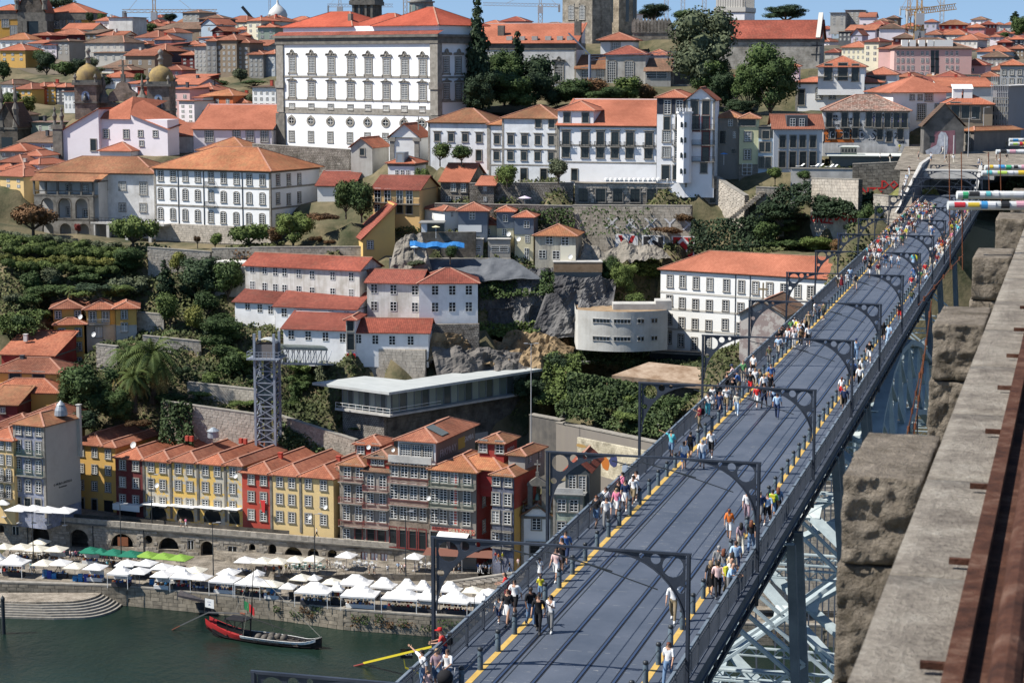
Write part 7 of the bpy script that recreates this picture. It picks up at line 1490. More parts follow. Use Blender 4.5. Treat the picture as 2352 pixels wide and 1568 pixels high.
h=H('cloister_arch','granite cloister gable with one wide glazed arch','a3',1465,1690,560,730,486,4,8,CTH,'none',0,'1',[],aj=.4);m=MB();m.ae([(x,-.03,z)for x,z in aO(h.W*.5,h.W*.78,.3,h.H*.92)][::-1]);m.aa('glazed_arch',[bE],h.ai)
h=H('battlement_wall','granite wall with pointed battlements behind the cathedral houses','a3',1135,1460,278,330,530,4,3,CTH,'none',0,'1',[],aj=.2);m=MB()
for i in range(11):x=h.W*(i+.5)/11;m.am(x-.75,x+.75,0,1,h.H,h.H+2.4).ae([(x-.75,0,h.H+2.4),(x+.75,0,h.H+2.4),(x,0,h.H+3.8)])
m.aa('battlements',[CTH],h.ai)
h=H('church_hall','battlemented white church block with pointed gothic window','a3',1840,2092,95,320,545,20,12,CVW,'none',0,'1',[],aj=.5);m=MB()
for i in range(12):x=h.W*(i+.3)/12;m.am(x,x+.55,0,.5,h.H,h.H+3.6);m.am(h.W-.5,h.W,i*1.0,i*1.0+.55,h.H,h.H+3.6)
m.am(-.3,h.W+.3,-.3,h.dep,h.H-.3,h.H+.9);m.aa('battlements',[au('pale_stone',(.5,.48,.43),.8)],h.ai);m=MB();m.ae([(x,-.03,z)for x,z in aO(h.W*.5,h.W*.42,h.H*.2,h.H*.78)][::-1]);m.aa('gothic_window',[GLP[0]],h.ai)
h=H('great_nave','broad plain stone nave with red roof and pale gable coping','a4',-330,598,335,580,512,12,21,aD((.40,.39,.36),(.34,.33,.30),.9,.5,(.3,.29,.27),.012,moss=.05),'gable',6.2,'3',[],aj=.8,oh=.6)
m=MB();yc=h.dep/2;m.ao((h.W-.4,-.5,h.H+.1),(h.W-.4,yc,h.H+6.5),1.1,.5).ao((h.W-.5,h.dep+.5,h.H+.1),(h.W-.4,yc,h.H+6.5),1.1,.5);m.aa('gable_coping',[au('pale_stone',(.5,.48,.43),.8)],h.ai)
for x,y in((575,392),(568,468)):p=aF(h,x,y);MB().am(p[0]-.12,p[0]+.12,-.06,0,p[2]-1.6,p[2]+1.6).am(p[0]-1.3,p[0]+1.3,-.06,0,p[2]-.12,p[2]+.12).aa('iron_tie',[aI],h.ai)
h=H('small_roof','small orange lean roof between the two big trees','a3',1905,2030,758,960,470,8,8,aw((.12,.11,.1),.5),'shed',3.2,'5',[],aj=0)
OCH=aw((.48,.27,.06),.3)
h=H('museum_building','ochre classical building wing at the far left top corner','a1',-60,150,90,300,720,8,20,OCH,'hip',5,'5',[('s',2.6,4.4,[180,275],[45,118]),],aj=3.2)
h=H('museum_building','dark stone temple front with pediment statues on the ochre building','a1',150,385,110,280,712,8,8,aD((.15,.13,.11),(.11,.10,.09),1.2,.7,moss=.2),'gablef',12.5,'5',[('k',7,9,[235],[258])],aj=3)
for q in(.03,.2,.78,.93):MB().am(h.W*q,h.W*q+1.6,-1,0,0,h.H-3).aa('column',[aE],h.ai)
for q,z in((.0,1),(.5,13),(1,1),(.25,7),(.75,7)):MB().ac([(1.1,0),(.8,2),(1.1,3.2),(.4,4.2),(.5,5),(0,5.6)],7,c=(h.W*q,0)).aa('statue',[aE],h.ai).location.z=h.H+z
h=H('museum_building','right ochre wing with dark stone upper storey and orange roof','a1',385,745,110,250,722,8,20,OCH,'hip',6,'5',[('s',2.2,4.2,[195],[405,480,540,605,668])],aj=.3)
MB().am(-.3,h.W+.3,-.4,h.dep,h.H*.55,h.H).aa('dark_entablature',[aE],h.ai)
CN=dict(w='white',w2='off-white',g='grey',g2='dark grey',y='ochre',y2='pale yellow',y3='cream yellow',r='dark red',r2='red',r3='maroon',p='pink',p2='salmon pink',b='light blue',bg='slate blue',c='cream',k='black slate',o='orange',br='brown',pw='pinkish white',gr='grey green',lil='lilac grey')
LM=[(70,45,'the ochre museum building'),(355,30,'the yellow tower crane'),(195,215,'the left bell tower'),(365,215,'the right bell tower'),(640,200,'the white palace'),(2110,120,'the lettered crane'),(2130,130,'the pink apartment block'),(1820,110,'the great stone nave'),(1980,60,'the grey high rise'),(500,110,'the tall brown tenements'),(20,370,'the loggia wing'),(2240,160,'the theatre front')]
def where(u,v):
 b=min(LM,key=lambda l:(l[0]-u)**2+((l[1]-v)*1.3)**2);dx,dy=u-b[0],v-b[1]
 s=[]
 if abs(dy)>14:s.append('above' if dy<0 else 'below')
 if abs(dx)>18:s.append('left of' if dx<0 else 'right of')
 if not s:s=['close beside']
 return(' and '.join(s)+' '+b[2])if len(s)<2 else(s[0]+' and '+s[1]+' '+b[2])
NF=[0]
def FH(c,x0,x1,yE,yB,D,col_,roof='hip',rh=2.6,tile=None,nc=2,nr=2,ang=None,dep=9,st='n',lab=None):
 r=rnd;NF[0]+=1
 u,v=cu(c,(x0+x1)/2),cv(c,yE);tile=tile or r.choice('1115524');wd=x1-x0
 size='narrow' if wd<95 else 'broad' if wd>230 else 'mid-sized'
 hgt='tall' if(yB-yE)>150 else 'low' if(yB-yE)<70 else ''
 rn={'1':'terracotta','2':'mossy orange','3':'deep red','4':'brown','5':'bright orange','6':'grey'}.get(tile,'terracotta')
 L=lab or f"{size} {hgt} {CN[col_]} house with {rn} {'flat roof' if roof == 'flat' else 'gable' if roof.startswith('gable') else 'roof'}, {where(u, v)}".replace('  ',' ')
 return H('hill_house',L,c,x0,x1,yE,yB,D,r.uniform(12,38)if ang is None else ang,dep,col_,roof,rh*.62,tile,[],auto=(nc,nr,st,1.0,1.5)if nc else None,aj=.15,chim=1 if r.random()<.3 else 0)
for a in((430,720,298,480,655,'r3','hip',3,'1',3,3),(540,790,255,300,680,'c','gable',4.5,'5',0,0),(815,932,180,285,690,'w','hip',2.5,'5',2,2),(930,1132,150,310,685,'w2','flat',0,'5',0,0),(0,250,342,425,640,'w','hip',3.5,'2',4,1),(250,440,305,372,645,'r','hip',1.8,'1',3,1),(240,368,372,480,630,'w','shed',1.8,'5',2,2),(370,482,385,465,628,'pw','shed',1,'3',2,2),(0,215,432,542,612,'y','hip',4,'5',3,2),(440,590,355,485,628,'g2','hip',1.2,'4',3,3),(730,1062,368,480,620,'g','hip',4,'4',6,2),(800,1075,452,545,612,'g','shed',1,'4',4,1),(730,835,288,350,650,'br','shed',2.5,'4',2,1),(832,962,308,360,648,'g','hip',2.5,'1',3,1),(930,1062,300,362,646,'c','gable',2,'1',3,1),(1160,1355,322,400,640,'pw','hip',4,'5',2,1),(1060,1180,365,460,625,'w2','flat',0,'1',0,0),(1170,1262,378,432,622,'g2','hip',2,'1',2,1),(1330,1762,252,335,668,'br','hip',6.5,'4',5,1),(1562,1702,112,192,700,'g2','hip',1.5,'4',3,2),(1370,1500,282,342,650,'w','hip',2.6,'1',2,1),(1310,1462,388,440,618,'k','shed',1.5,'3',2,1),(1320,1465,342,388,625,'bg','hip',2.8,'5',2,1),(1222,1415,440,560,600,'k','hip',4,'1',2,2),(1072,1322,478,665,585,'br','gable',3,'1',3,2),(1322,1430,545,650,590,'lil','shed',.5,'1',2,2),(1418,1482,452,562,605,'y','shed',.6,'5',1,2),(1482,1562,398,545,610,'w2','flat',0,'5',0,0),(1550,1665,472,645,590,'r3','hip',2.4,'1',2,4),(1388,1552,600,655,575,'p2','hip',2.2,'5',2,1),(1450,1725,668,722,565,'r','shed',1.8,'5',4,1),(1582,1702,382,432,622,'b','hip',2.6,'5',2,1),(1662,1762,395,645,588,'g','hip',1.5,'1',3,5),(1762,1850,352,655,586,'g2','hip',3,'1',2,5),(1850,2022,345,665,586,'br','hip',4,'1',4,5),(2022,2132,368,622,584,'br','hip',2.2,'1',2,5),(1700,1805,322,400,625,'b','shed',1,'5',2,2),(2010,2100,255,300,650,'w','hip',2,'5',3,1),(2028,2132,305,342,640,'r','hip',1.8,'1',2,1),(2132,2290,392,465,605,'g','shed',3,'1',2,1),(2128,2250,468,685,582,'g2','hip',4.5,'1',3,4),(2250,2352,462,640,583,'bg','hip',2.5,'1',3,4),(1898,2112,192,255,690,'c','hip',4,'5',4,1),(2112,2232,180,350,640,'c','hip',2,'5',2,3),(2205,2352,235,352,636,'gr','hip',2,'5',2,2),(2178,2352,188,240,690,'w2','hip',4,'5',3,1),(1720,1852,215,285,655,'b','gablef',3.5,'5',1,1),(1702,1912,165,262,672,'k','hip',2.5,'4',4,2),(1815,1910,270,325,640,'r3','gablef',2.6,'1',1,1),(122,272,762,868,545,'y','hip',3.5,'5',3,2),(285,380,740,895,548,'o','hip',2.8,'5',2,4),(380,472,742,895,547,'y','hip',2.8,'5',2,4),(472,562,745,895,546,'k','hip',2.8,'5',2,4),(560,632,742,800,550,'bg','hip',2.5,'5',1,2),(0,110,720,868,560,'w','hip',3,'4',3,2),(545,640,782,960,525,'w','flat',0,'5',3,2),(880,1062,662,745,560,'w','hip',2.8,'5',3,1),(1062,1172,715,785,552,'pw','shed',1.6,'5',2,1),(1178,1255,742,808,540,'r2','flat',0,'5',1,1),(975,1120,600,662,572,'r','hip',2,'4',2,1),(870,1062,582,615,585,'w2','shed',4,'4',0,0),(1452,1622,760,1062,520,'p','shed',.8,'5',2,4),(1530,1660,860,1085,510,'pw','flat',0,'5',2,4),(1722,1992,818,915,515,'o','hip',2.6,'2',3,1),(1662,1735,832,905,512,'w','shed',1,'5',1,1),(1462,1702,722,752,545,'lil','gable',3,'5',3,1),(1592,1822,772,812,530,'b','hip',3,'5',3,1),(2182,2352,745,945,505,'w','shed',.6,'4',3,2),(1985,2112,880,925,512,'c','hip',3,'1',1,1),(1960,2100,845,885,518,'w2','hip',2.6,'5',2,1),(160,490,1215,1290,480,'b','shed',4,'4',4,1),(0,220,1290,1355,468,'g2','hip',4.5,'5',3,1),(190,352,1332,1420,462,'w','hip',3,'5',2,1),(208,335,1402,1480,455,'w','hip',3.2,'5',2,1),(0,192,1385,1440,458,'k','hip',3,'5',3,1),(-60,200,1500,1620,450,'y2','hip',3.5,'5',3,2),(70,210,1440,1530,452,'w2','hip',2.4,'5',2,1),(0,160,985,1060,515,'g2','hip',2,'4',2,1),(215,470,1040,1150,498,'gr','flat',0,'6',3,1)):
 FH('a1',*a)
for a in((-60,60,780,820,462,'o','hip',2,'5',1,1),(-80,120,690,760,455,'w','hip',3,'5',2,1),(60,200,735,800,450,'y2','hip',2,'5',2,1)):FH('b1',*a[:2],*[q-690 for q in a[2:4]],*a[4:])
h=H('church_front','dark ornate church gable rising at the left edge above orange roofs','a1',-40,150,1090,1290,492,15,8,aD((.13,.115,.10),(.10,.09,.08),1,.6,moss=.3),'gablef',6,'4',[('k',3,3,[1230],[60])],aj=.5)
for x in(10,130):p=aF(h,x,1090);MB().ac([(1,p[2]),(.6,p[2]+3),(.9,p[2]+4.5),(.3,p[2]+6),(.6,p[2]+7),(0,p[2]+11)],7,c=(p[0],.5)).aa('pinnacle',[aE],h.ai)
for a in((690,820,110,235,900,'g','flat',0,'6',2,4),(818,940,88,230,905,'g2','flat',0,'6',3,5),(940,1072,150,222,880,'pw','gable',5,'5',0,0),(1068,1182,188,240,860,'br','hip',3,'4',2,1),(1180,1270,158,205,900,'br','hip',3,'4',2,1),(825,1075,262,300,800,'lil','gable',5,'1',1,1),(1018,1150,215,250,830,'k','hip',3,'3',3,1),(1108,1322,248,290,790,'pw','hip',4,'4',0,0),(762,868,272,370,770,'k','flat',0,'6',3,2),(868,962,305,360,740,'lil','gablef',4,'5',1,1),(788,990,408,530,620,'c','hip',4,'5',5,2),(982,1105,360,560,612,'c','pyr',5.5,'3',2,3),(1105,1232,420,605,606,'p','shed',2,'5',0,0),(1800,2022,560,640,600,'p','hip',5,'3',1,1),(1628,1868,215,262,900,'r','hip',4,'2',4,1),(1868,2012,238,275,880,'p2','hip',4,'1',2,1),(1900,2022,172,215,960,'pw','hip',2.5,'4',2,1),(1980,2112,212,252,920,'r3','hip',4,'3',4,1),(2140,2292,215,300,900,'w2','flat',0,'6',4,3),(1740,1952,345,400,760,'w2','hip',3.5,'1',5,1),(1862,2062,325,380,780,'w2','hip',4,'5',5,2),(2062,2142,318,360,770,'pw','hip',5,'5',1,1),(1950,2232,445,495,700,'b','hip',4,'1',0,0),(1990,2212,490,565,680,'g2','hip',4,'4',6,2),(1640,1852,300,345,800,'w2','hip',4,'1',4,1),(2222,2352,340,390,760,'k','hip',4,'5',3,2),(2225,2352,420,500,700,'br','hip',4,'1',4,2),(2122,2242,365,410,740,'r3','hip',3,'3',1,1),(1272,1420,700,760,520,'w2','hip',4,'3',0,0),(1262,1402,660,700,540,'p','hip',3,'1',1,1),(1600,1800,660,720,540,'w','hip',3,'3',2,1),(1842,1960,640,700,560,'w2','flat',0,'6',4,2),(1960,2130,660,720,570,'g','hip',4,'1',3,1),(1470,1920,720,760,520,'br','shed',3,'3',0,0),(1360,1500,250,300,850,'w2','flat',0,'6',2,1),(1500,1640,300,345,800,'bg','hip',3,'1',3,1),(1430,1530,300,350,760,'w','flat',0,'5',2,1),(1230,1420,330,372,730,'r3','hip',4,'4',3,1),(2040,2180,600,650,640,'c','hip',3,'1',2,1),(2150,2230,552,600,660,'w2','hip',3,'5',2,1)):
 FH('a4',*a)
h=H('apartment_block','long pink apartment block with three rows of small windows','a4',1240,1905,418,680,590,6,18,aw((.60,.41,.38),.1),'hip',3.2,'4',[('n',.85,1.3,y,[1270,1310,1355,1395,1480,1522,1690,1732,1778,1868][:9])for y in(460,520,582)]+[('k',1.1,2.6,[y]*2,[1568,1605])for y in(475,542,608)]+[('n',.85,1.3,640,[1390,1430,1472,1515])],aj=.3)
for q in(.14,.24,.36,.47,.56,.64,.72):o=ob('dormer',MB().am(-.9,.9,0,3,0,1.9).ag('dormer',[aL]),h.ai,loc=(h.W*q,1.2,h.H+.6))
for a in((1125,1172,120,180,700,'w','flat',0,'6',1,2),(1140,1310,188,250,690,'w2','flat',0,'6',5,2),(1300,1450,205,250,700,'w','flat',0,'6',6,1)):FH('a3',*a)
for a in((75,190,175,230,780,'g2','hip',2,'3',2,1),(0,330,205,235,800,'b','flat',0,'6',8,1),(330,520,215,240,900,'w2','hip',2,'4',4,1)):FH('a3',*a)
for a in((40,300,188,240,720,'w2','hip',5,'5',5,1),(300,520,190,240,760,'pw','hip',4,'5',3,1),(1770,1920,218,270,520,'w','hip',4,'5',0,0),(2140,2352,185,235,760,'bg','hip',3,'3',4,1),(1920,2140,225,260,640,'w2','hip',3,'5',0,0),(20,220,745,945,500,'w','shed',.8,'4',4,3)):FH('a2',*a)
r9=random.Random(99);dQ=['w','w2','c','p','pw','y2','g','w','lil','r','b','c']
def be(u0,u1,rows,dens):
 for v,D in rows:
  u=u0+r9.uniform(0,25)
  while u<u1:
   w=r9.uniform(22,48)*700/D;v_=v+r9.uniform(-5,5);rnd.seed(int(u*7+v))
   if r9.random()<dens:FH('u',u,u+w,v_,v_+14+r9.uniform(0,6),D+r9.uniform(-12,12),r9.choice(dQ),r9.choice(['hip','hip','gable']),r9.uniform(2.5,4.5),r9.choice('1155332'),r9.choice([1,2,3]),1)
   u+=w*1.05
be(60,640,((52,860),(64,800),(80,745),(98,700),(118,662)),.62)
be(300,640,((44,950),),.6)
be(0,640,((215,560),(240,545)),.35)
be(1960,2352,((56,1050),(66,960),(80,890),(95,820),(112,765),(130,715)),.8)
be(1870,2060,((70,960),(84,880),(100,800),(120,740)),.7)
be(1960,2352,((150,670),(172,630),(190,590)),.55)
be(1130,1300,((62,1000),),.7)
rnd.seed(12)
YC=au('crane_yellow',(.50,.30,.10),.6);CW=au('crane_white',(.5,.5,.5),.6)
def bQ(p,q,w,m,n,sub=None):
 mb=MB();p,q=Vector(p),Vector(q);d=(q-p).normalized();x=d.cross(Vector((0,1,0))).normalized()*w/2 if abs(d.y)<.9 else Vector((w/2,0,0));y=x.cross(d).normalized()*w/2;C_=[x+y,x-y,-x-y,-x+y]
 for c in C_:mb.ao(p+c,q+c,w*.13)
 for i in range(n):
  a,b=p.lerp(q,i/n),p.lerp(q,(i+1)/n)
  for k in range(4):mb.ao(a+C_[k],b+C_[(k+1)%4],w*.08);
 return mb
def aG(lab,u,vb,vj,D,jib,cj,m,m2=None,top=10,slope=0.0,w=2.0):
 p=at(u,vb,D);k=D/F;t=ay('tower_crane',lab,'crane',p[:]);Hh=(vb-vj)*k
 bQ((0,0,0),(0,0,Hh),w,m,max(6,int(Hh/3))).aa('mast',[m],t)
 if jib:
  bQ((0,0,Hh),(jib*k,0,Hh+jib*k*slope),w*.7,m2 or m,16).aa('jib',[m2 or m],t);bQ((0,0,Hh),(cj*k,0,Hh+cj*k*slope),w*.7,m,5).aa('counter_jib',[m],t)
  MB().am(min(cj*k*.9,cj*k),max(cj*k*.9,cj*k),-1,1,Hh-3.2+cj*k*slope,Hh).aa('counterweight',[au('concrete_block',(.35,.35,.34),.9)],t)
  bQ((0,0,Hh),(0,0,Hh+top),w*.6,m,4).aa('top_mast',[m],t);MB().ao((0,0,Hh+top),(jib*k*.6,0,Hh+jib*k*slope*.6+.5),.12).ao((0,0,Hh+top),(cj*k*.8,0,Hh+cj*k*slope*.8+.5),.12).aa('tie_bars',[m],t);MB().am(-1.3,1.3,-1.6,1.2,Hh-4,Hh-.6).aa('cab',[CW],t)
 return t,Hh,k
aG('yellow tower crane with long pale jib on the left skyline',355,60,27,900,142,-72,YC,YC,14)
aG('white crane jib showing behind the granite church tower',781,40,14,950,-120 if 0 else 120,-28,CW,CW,6)
t,Hh,k=aG('yellow tower crane behind the white palace with long jib to the left',1241,75,14,1000,-330 if 0 else-130,45,YC,CW,8,slope=-.02)
t,Hh,k=aG('yellow tower crane carrying a tall lettered banner over the pink block',2107,188,30,610,82,-28,YC,YC,12,slope=.13,w=2.4)
MB().am(-1.5,1.5,-1.5,-1.4,Hh*.30,Hh*.72).aa('banner',[au('banner_grey',(.4,.4,.38),.8)],t)
for i,ch in enumerate('invenio'):a9(ch,2.4,aI,t,(0,-1.55,Hh*.69-i*Hh*.055),(math.pi/2,0,0),.01)
aG('pale thin crane mast far right of the lettered crane',2162,80,-10,1100,0,0,CW)
aG('second orange crane left of the lettered crane',2085,110,22,900,60,-20,YC,YC,6,w=1.8)
for u,vb,lb in((1530,60,'thin pale crane mast left of the big tree, first of three'),(1568,60,'thin pale crane mast over the big tree, middle of three'),(1617,62,'thin pale crane mast right of the big tree top'),(1698,30,'orange crane mast above the battlemented church block'),(931,60,'thin orange crane mast left of the domed lantern')):aG(lb,u,vb,-12,1000,0,0,YC if 'orange' in lb else CW,w=1.8)
t=ay('mobile_crane_boom','dark slanting telescopic boom above the left skyline','crane',at(580,44,800)[:]);MB().ao((0,0,0),Vector(at(556,16,800))-t.location,1.1).aa('boom',[aI],t)
t=ay('aerial_mast','thin red and white radio mast on the left skyline','mast',at(620,42,850)[:]);bQ((0,0,0),(0,0,12),.8,CW,8).aa('mast',[CW],t)
t=ay('onion_dome','white onion shaped dome with spike on the left skyline','dome',at(638,42,800)[:]);MB().ac([(3.6,0),(3.9,1.2),(3.2,3),(1.6,4.6),(.5,5.6),(.4,6.6),(0,9)],16).aa('dome',[au('dome_white',(.5,.5,.48),.7)],t,1)
t=ay('crane_mast','slim grey telescopic crane mast rising from the trees before the low house','crane',at(1354,240,470)[:]);MB().af((0,0,0),(0,0,11.5),.38,.3,8).ao((0,0,11.5),(-5,0,16.5),.35).aa('mast',[au('mast_grey',(.22,.25,.32),.5)],t);bQ((0,0,10.6),(24,2,12.2),.8,GST,14).aa('lattice_jib',[GST],t)
def bc(lab,c,x,y,D,hgt,dbl=0,m=None):
 p=at(cu(c,x),cv(c,y),D);t=ay('street_lamp',lab,'street lamp',p[:]);m=m or aI;MB().af((0,0,-.3),(0,0,hgt),.10,.06,8).aa('post',[m],t);b=MB()
 for s in((1,-1)if dbl else(1,)):b.ao((0,0,hgt),(s*.9,0,hgt+.1),.07).am(min(s*.6,s*1.3),max(s*.6,s*1.3),-.15,.15,hgt+.05,hgt+.18)
 b.aa('lamp_head',[au('lamp_grey',(.4,.4,.4),.5)],t);return t
LG=au('lamp_grey',(.4,.4,.4),.5)
bc('tall double headed street lamp below the dark retaining wall','d3',265,945,345,19,1,LG)
for x,y,D,hh,lb in((287,480,318,8,'black quay lamp between the left white umbrellas'),(1038,470,318,9,'ornate black quay lamp between the green umbrellas'),(1825,605,306,8.2,'dark quay lamp beside the tall arched passage'),(1300,185,331,8.6,'promenade lamp before the peeling yellow row')):bc(lb,'e1',x,y,D,hh)
for x,y,D,hh,lb in((555,605,306,9.6,'dark quay lamp in front of the middle arches'),(1333,610,303,10,'dark quay lamp near the restaurant steps'),(2148,600,303,10,'dark quay lamp near the stair railing crowd')):bc(lb,'e2',x,y,D,hh)
bc('tall grey street lamp beside the mural ruin','a4',1865,1540,395,12,0,LG);bc('tall grey street lamp in front of the dark street houses','a4',1990,1500,420,14,0,LG)
for x,y,lb in((1665,1560,'left'),(1740,1560,'right')):
 t=ay('pole',f'slim pale pole before the mural ruin, {lb} one of the pair','pole',at(cu('a4',x),cv('a4',y),390)[:]);MB().af((0,0,-1),(0,0,9),.12).aa('pole',[LG],t)
T=aB
T('tall dark conifer with drooping top beside the palace','a2',1960,900,448,250,860,'cone',LV3,.08,'conifer',var=1)
T('pointed dark fir rising from the dark grove','a3',150,880,468,210,570,'cone',LV3,.05,'conifer',var=2)
T('broad dark green tree at the left of the grove','a2',2170,900,470,360,470,'big',LV,.1,var=0)
T('dark yew-like tree in the grove right of the fir','a3',300,890,466,330,400,'round',LV3,.1,var=1)
T('dense dark tree at the foot of the palace side','a2',1800,960,462,330,460,'big',LV3,.05,var=2)
T('mid-green tree filling the grove between fir and palace','a3',40,900,464,320,420,'big',LV,.05,var=3)
T('dull brownish tree left of the round garden tree','a3',820,900,462,280,220,'round',LVB,.1)
T('round olive green tree above the black and white house','a3',1090,900,458,260,240,'round',LV2,.1)
T('low brown-green tree right of the round olive tree','a3',1260,890,458,180,180,'round',LVB,.1)
T('small dark tree behind the roof storey','a3',640,880,460,300,200,'round',LV,.05)
T('huge airy grey-green eucalyptus in front of the battlemented church','a3',1730,900,455,640,800,'big',LVO,.25,var=1)
T('lower dark bough mass of the huge eucalyptus','a3',1800,900,452,400,420,'big',LV,.2,var=2)
T('big dense dark green tree left of the white mansion','a4',175,985,440,480,590,'big',LV,.08,var=3)
T('second dense tree crown touching the big dark green tree','a3',2130,965,442,300,420,'big',LV,.1,var=0)
T('round dark tree on the skyline right of the cathedral','a3',1310,190,720,290,150,'big',LV3,.1,var=1)
T('green tree on the skyline behind the eucalyptus','a3',1600,190,700,260,110,'round',LV,.1)
T('wide dark rounded tree on the skyline above the stone nave','a4',305,190,800,390,145,'big',LV3,.1,var=2)
T('green tree at the right frame edge on the skyline','a4',2310,340,850,150,190,'round',LV,.1)
T('layered pine on the right skyline','a4',2275,200,1000,100,95,'cone',LV3,.3)
T('spreading dark cedar behind the ochre museum','a1',480,110,760,300,120,'flat',LV3,.3,var=1)
for i,(x,y,w,h_)in enumerate(((770,200,70,90),(870,190,90,80),(1190,300,140,120),(1290,290,110,90),(1460,190,120,70))):T(['dark tree right of the museum building','skyline tree left of the blank white house','dark tree below the left tower crane','grey-green tree beside the tree below the crane','small skyline tree near the glazed tower house'][i],'a1',x,y,700,w,h_,'round',LV if i%2 else LV3,.1)
for i,(c,x,y,D,w,h_,m,k_)in enumerate((('a1',30,690,585,150,180,LV,'round'),('a1',400,640,600,190,190,LV3,'big'),('a1',560,660,590,220,130,LV,'round'),('a1',680,640,590,160,130,LV3,'round'),('a1',775,610,590,130,120,LVO,'round'),('a1',840,640,580,160,80,LVO,'bush'),('a1',350,540,610,160,120,LV,'round'),('a1',925,745,560,140,100,LV3,'round'),('a1',1200,720,560,100,90,LV,'round'),('a1',2060,700,570,140,110,LVO,'round'),('a1',1860,770,555,160,100,LV,'bush'),('a1',2180,740,560,240,60,LV,'bush'),('a1',60,960,530,190,150,LV2,'round'),('a1',245,990,525,130,170,LVY,'round'),('a1',110,880,540,160,90,LV,'round'),('a1',170,985,524,110,130,LVY,'round'),('a1',2150,905,515,110,110,LVO,'round'),('b1',225,210,455,110,80,LV,'round'),('a4',2170,340,840,100,60,LV,'round'))):
 T(f'{["dark green", "olive", "dense"][i % 3]} garden tree {where(cu(c, x), cv(c, y))}',c,x,y,D,w,h_,k_,m,.08)
T('brown leaved umbrella-shaped tree before the loggia','b1',285,545,425,430,235,'flat',LVB,.28,var=0)
T('wide flat-topped green tree below the loggia terrace','b1',1140,645,412,400,240,'flat',LV2,.18,var=1)
T('small round tree in front of the convent base','b1',1840,670,412,120,130,'round',LV2,.25)
T('flat green umbrella tree at the corner of the convent','b1',2130,660,410,400,200,'flat',LV2,.3,var=2)
T('tiny reddish palm-like sapling on the convent lawn','b1',1690,665,412,60,100,'flat',LVB,.6)
T('small red leaved shrub before the lower arcade','b1',665,545,430,60,85,'round',aC('red_leaves',(.12,.02,.02),(.25,.05,.04),2,.8,bst=0),.2)
T('round green tree at the right end of the convent','b2',370,650,404,340,290,'big',LV2,.12,var=0)
T('reddish green tree left of the round convent tree','b2',230,640,406,150,150,'round',LVB,.12)
T('left of two green trees below the white barn','b2',820,380,402,220,290,'round',LV2,.12)
T('right tree with pink flowers below the white barn','b2',955,410,401,240,310,'round',LV,.06)
T('green tree by the slim white house','a2',1480,1660,414,140,220,'round',LV2,.08)
T('left garden tree on the terrace of the grey white house','a2',1625,1385,418,180,160,'round',LV2,.15)
T('right darker garden tree on the terrace of the grey white house','a2',1810,1390,417,200,160,'round',LV,.15)
T('round green tree below the banded white house','a2',2170,1650,408,220,230,'round',LV2,.06)
T('round grey-green olive tree before the long white house','a3',500,1540,403,210,195,'round',LVO,.15)
T('small green fig by the left terrace of the banded house','a3',60,1560,404,160,140,'round',LV2,.05)
T('two-tone garden tree beside the white block chimney','a4',215,1545,396,130,110,'round',LV2,.1)
T('dark small tree before the concrete terrace right','a4',465,1555,394,120,90,'round',LV,.15)
T('small clipped bush tree by the concrete cabin','b2',1712,765,383,120,120,'round',LV,.05)
T('large round dark evergreen left of the stepped white range','b1',1750,1140,396,480,410,'big',LV3,.06,var=0)
T('dark conifer left of the large round evergreen','b1',1420,1130,394,190,350,'cone',LV3,.03,'conifer',var=3)
T('green tree merging right of the large round evergreen','b1',1950,1090,392,260,330,'round',LV,.06)
T('leafy green tree on the lower lawn','b1',1455,1340,384,220,290,'round',LV2,.12)
T('yellow-green tree right of the leafy lawn tree','b1',1660,1400,382,200,260,'round',LVY,.14)
T('mid green tree behind the yellow-green one','b1',1780,1240,386,240,200,'round',LV,.08)
T('spreading pale green magnolia above the villa','b1',1120,1090,398,370,180,'flat',LVO,.1,var=3)
T('round dark bush tree in front of the red shed roof','b1',265,1050,396,210,200,'round',LV,.03)
T('greyish bush tree right of the round one by the shed','b1',470,1030,398,210,200,'round',LVO,.03)
T('dark upright bush at the end of the vine rows','b1',1100,910,404,300,250,'big',LV,.02,var=1)
T('tall bush with red creeper beside the rubble wall','b1',1520,870,402,160,170,'round',LVY,.05)
T('big round glossy tree group left of the palms','d1',790,700,352,560,500,'big',LV,.02,var=1)
T('left shoulder of the glossy tree group by the ochre roofs','d1',610,660,353,260,360,'big',LV,.02,var=2)
T('lower right part of the glossy tree group above the row roofs','d1',1000,740,350,300,340,'big',LV,.02,var=3)
T('low dark tree filling the gap behind the ochre row','d1',720,790,347,300,200,'round',LV3,.02)
T('round green tree on the stone terrace left of the lift','d1',1790,480,362,200,205,'round',LV2,.06)
T('dark leafy tree beside the ivy wall above the terrace','d1',1970,330,368,260,230,'round',LV,.03)
T('grey-green olive-like tree left of the glass pavilion','d2',690,430,366,290,260,'round',LVO,.03)
T('dark climbing tree on the terrace right of the lift tower','d2',390,620,360,130,230,'cone',LV,.02)
for x in(1578,1622):T(f'slim dark cypress before the pavilion glass, {"left" if x < 1600 else "right"} one','d2',x,625,362,45,150,'col',LV3,.03,'cypress')
T('tree with purple flowers on the sunny slope right of the gorge','d3',500,240,380,280,280,'big',LVB,.03,var=0)
T('leafy green tree over the curved building roof, left','b3',1050,1080,384,260,300,'big',LV2,.02,var=0)
T('big creeper covered tree behind the white building corner','b3',1250,960,392,330,220,'big',LV2,.02,var=1)
T('dark tree beside the cafe on the cliff','b3',950,960,386,200,220,'big',LV,.02,var=2)
T('bush on the roof of the curved building','b3',1160,1170,378,200,130,'round',LV2,.02)
T('dark bush by the garden wall right of the terrace stairs','b3',2260,660,388,230,230,'round',LV,.02)
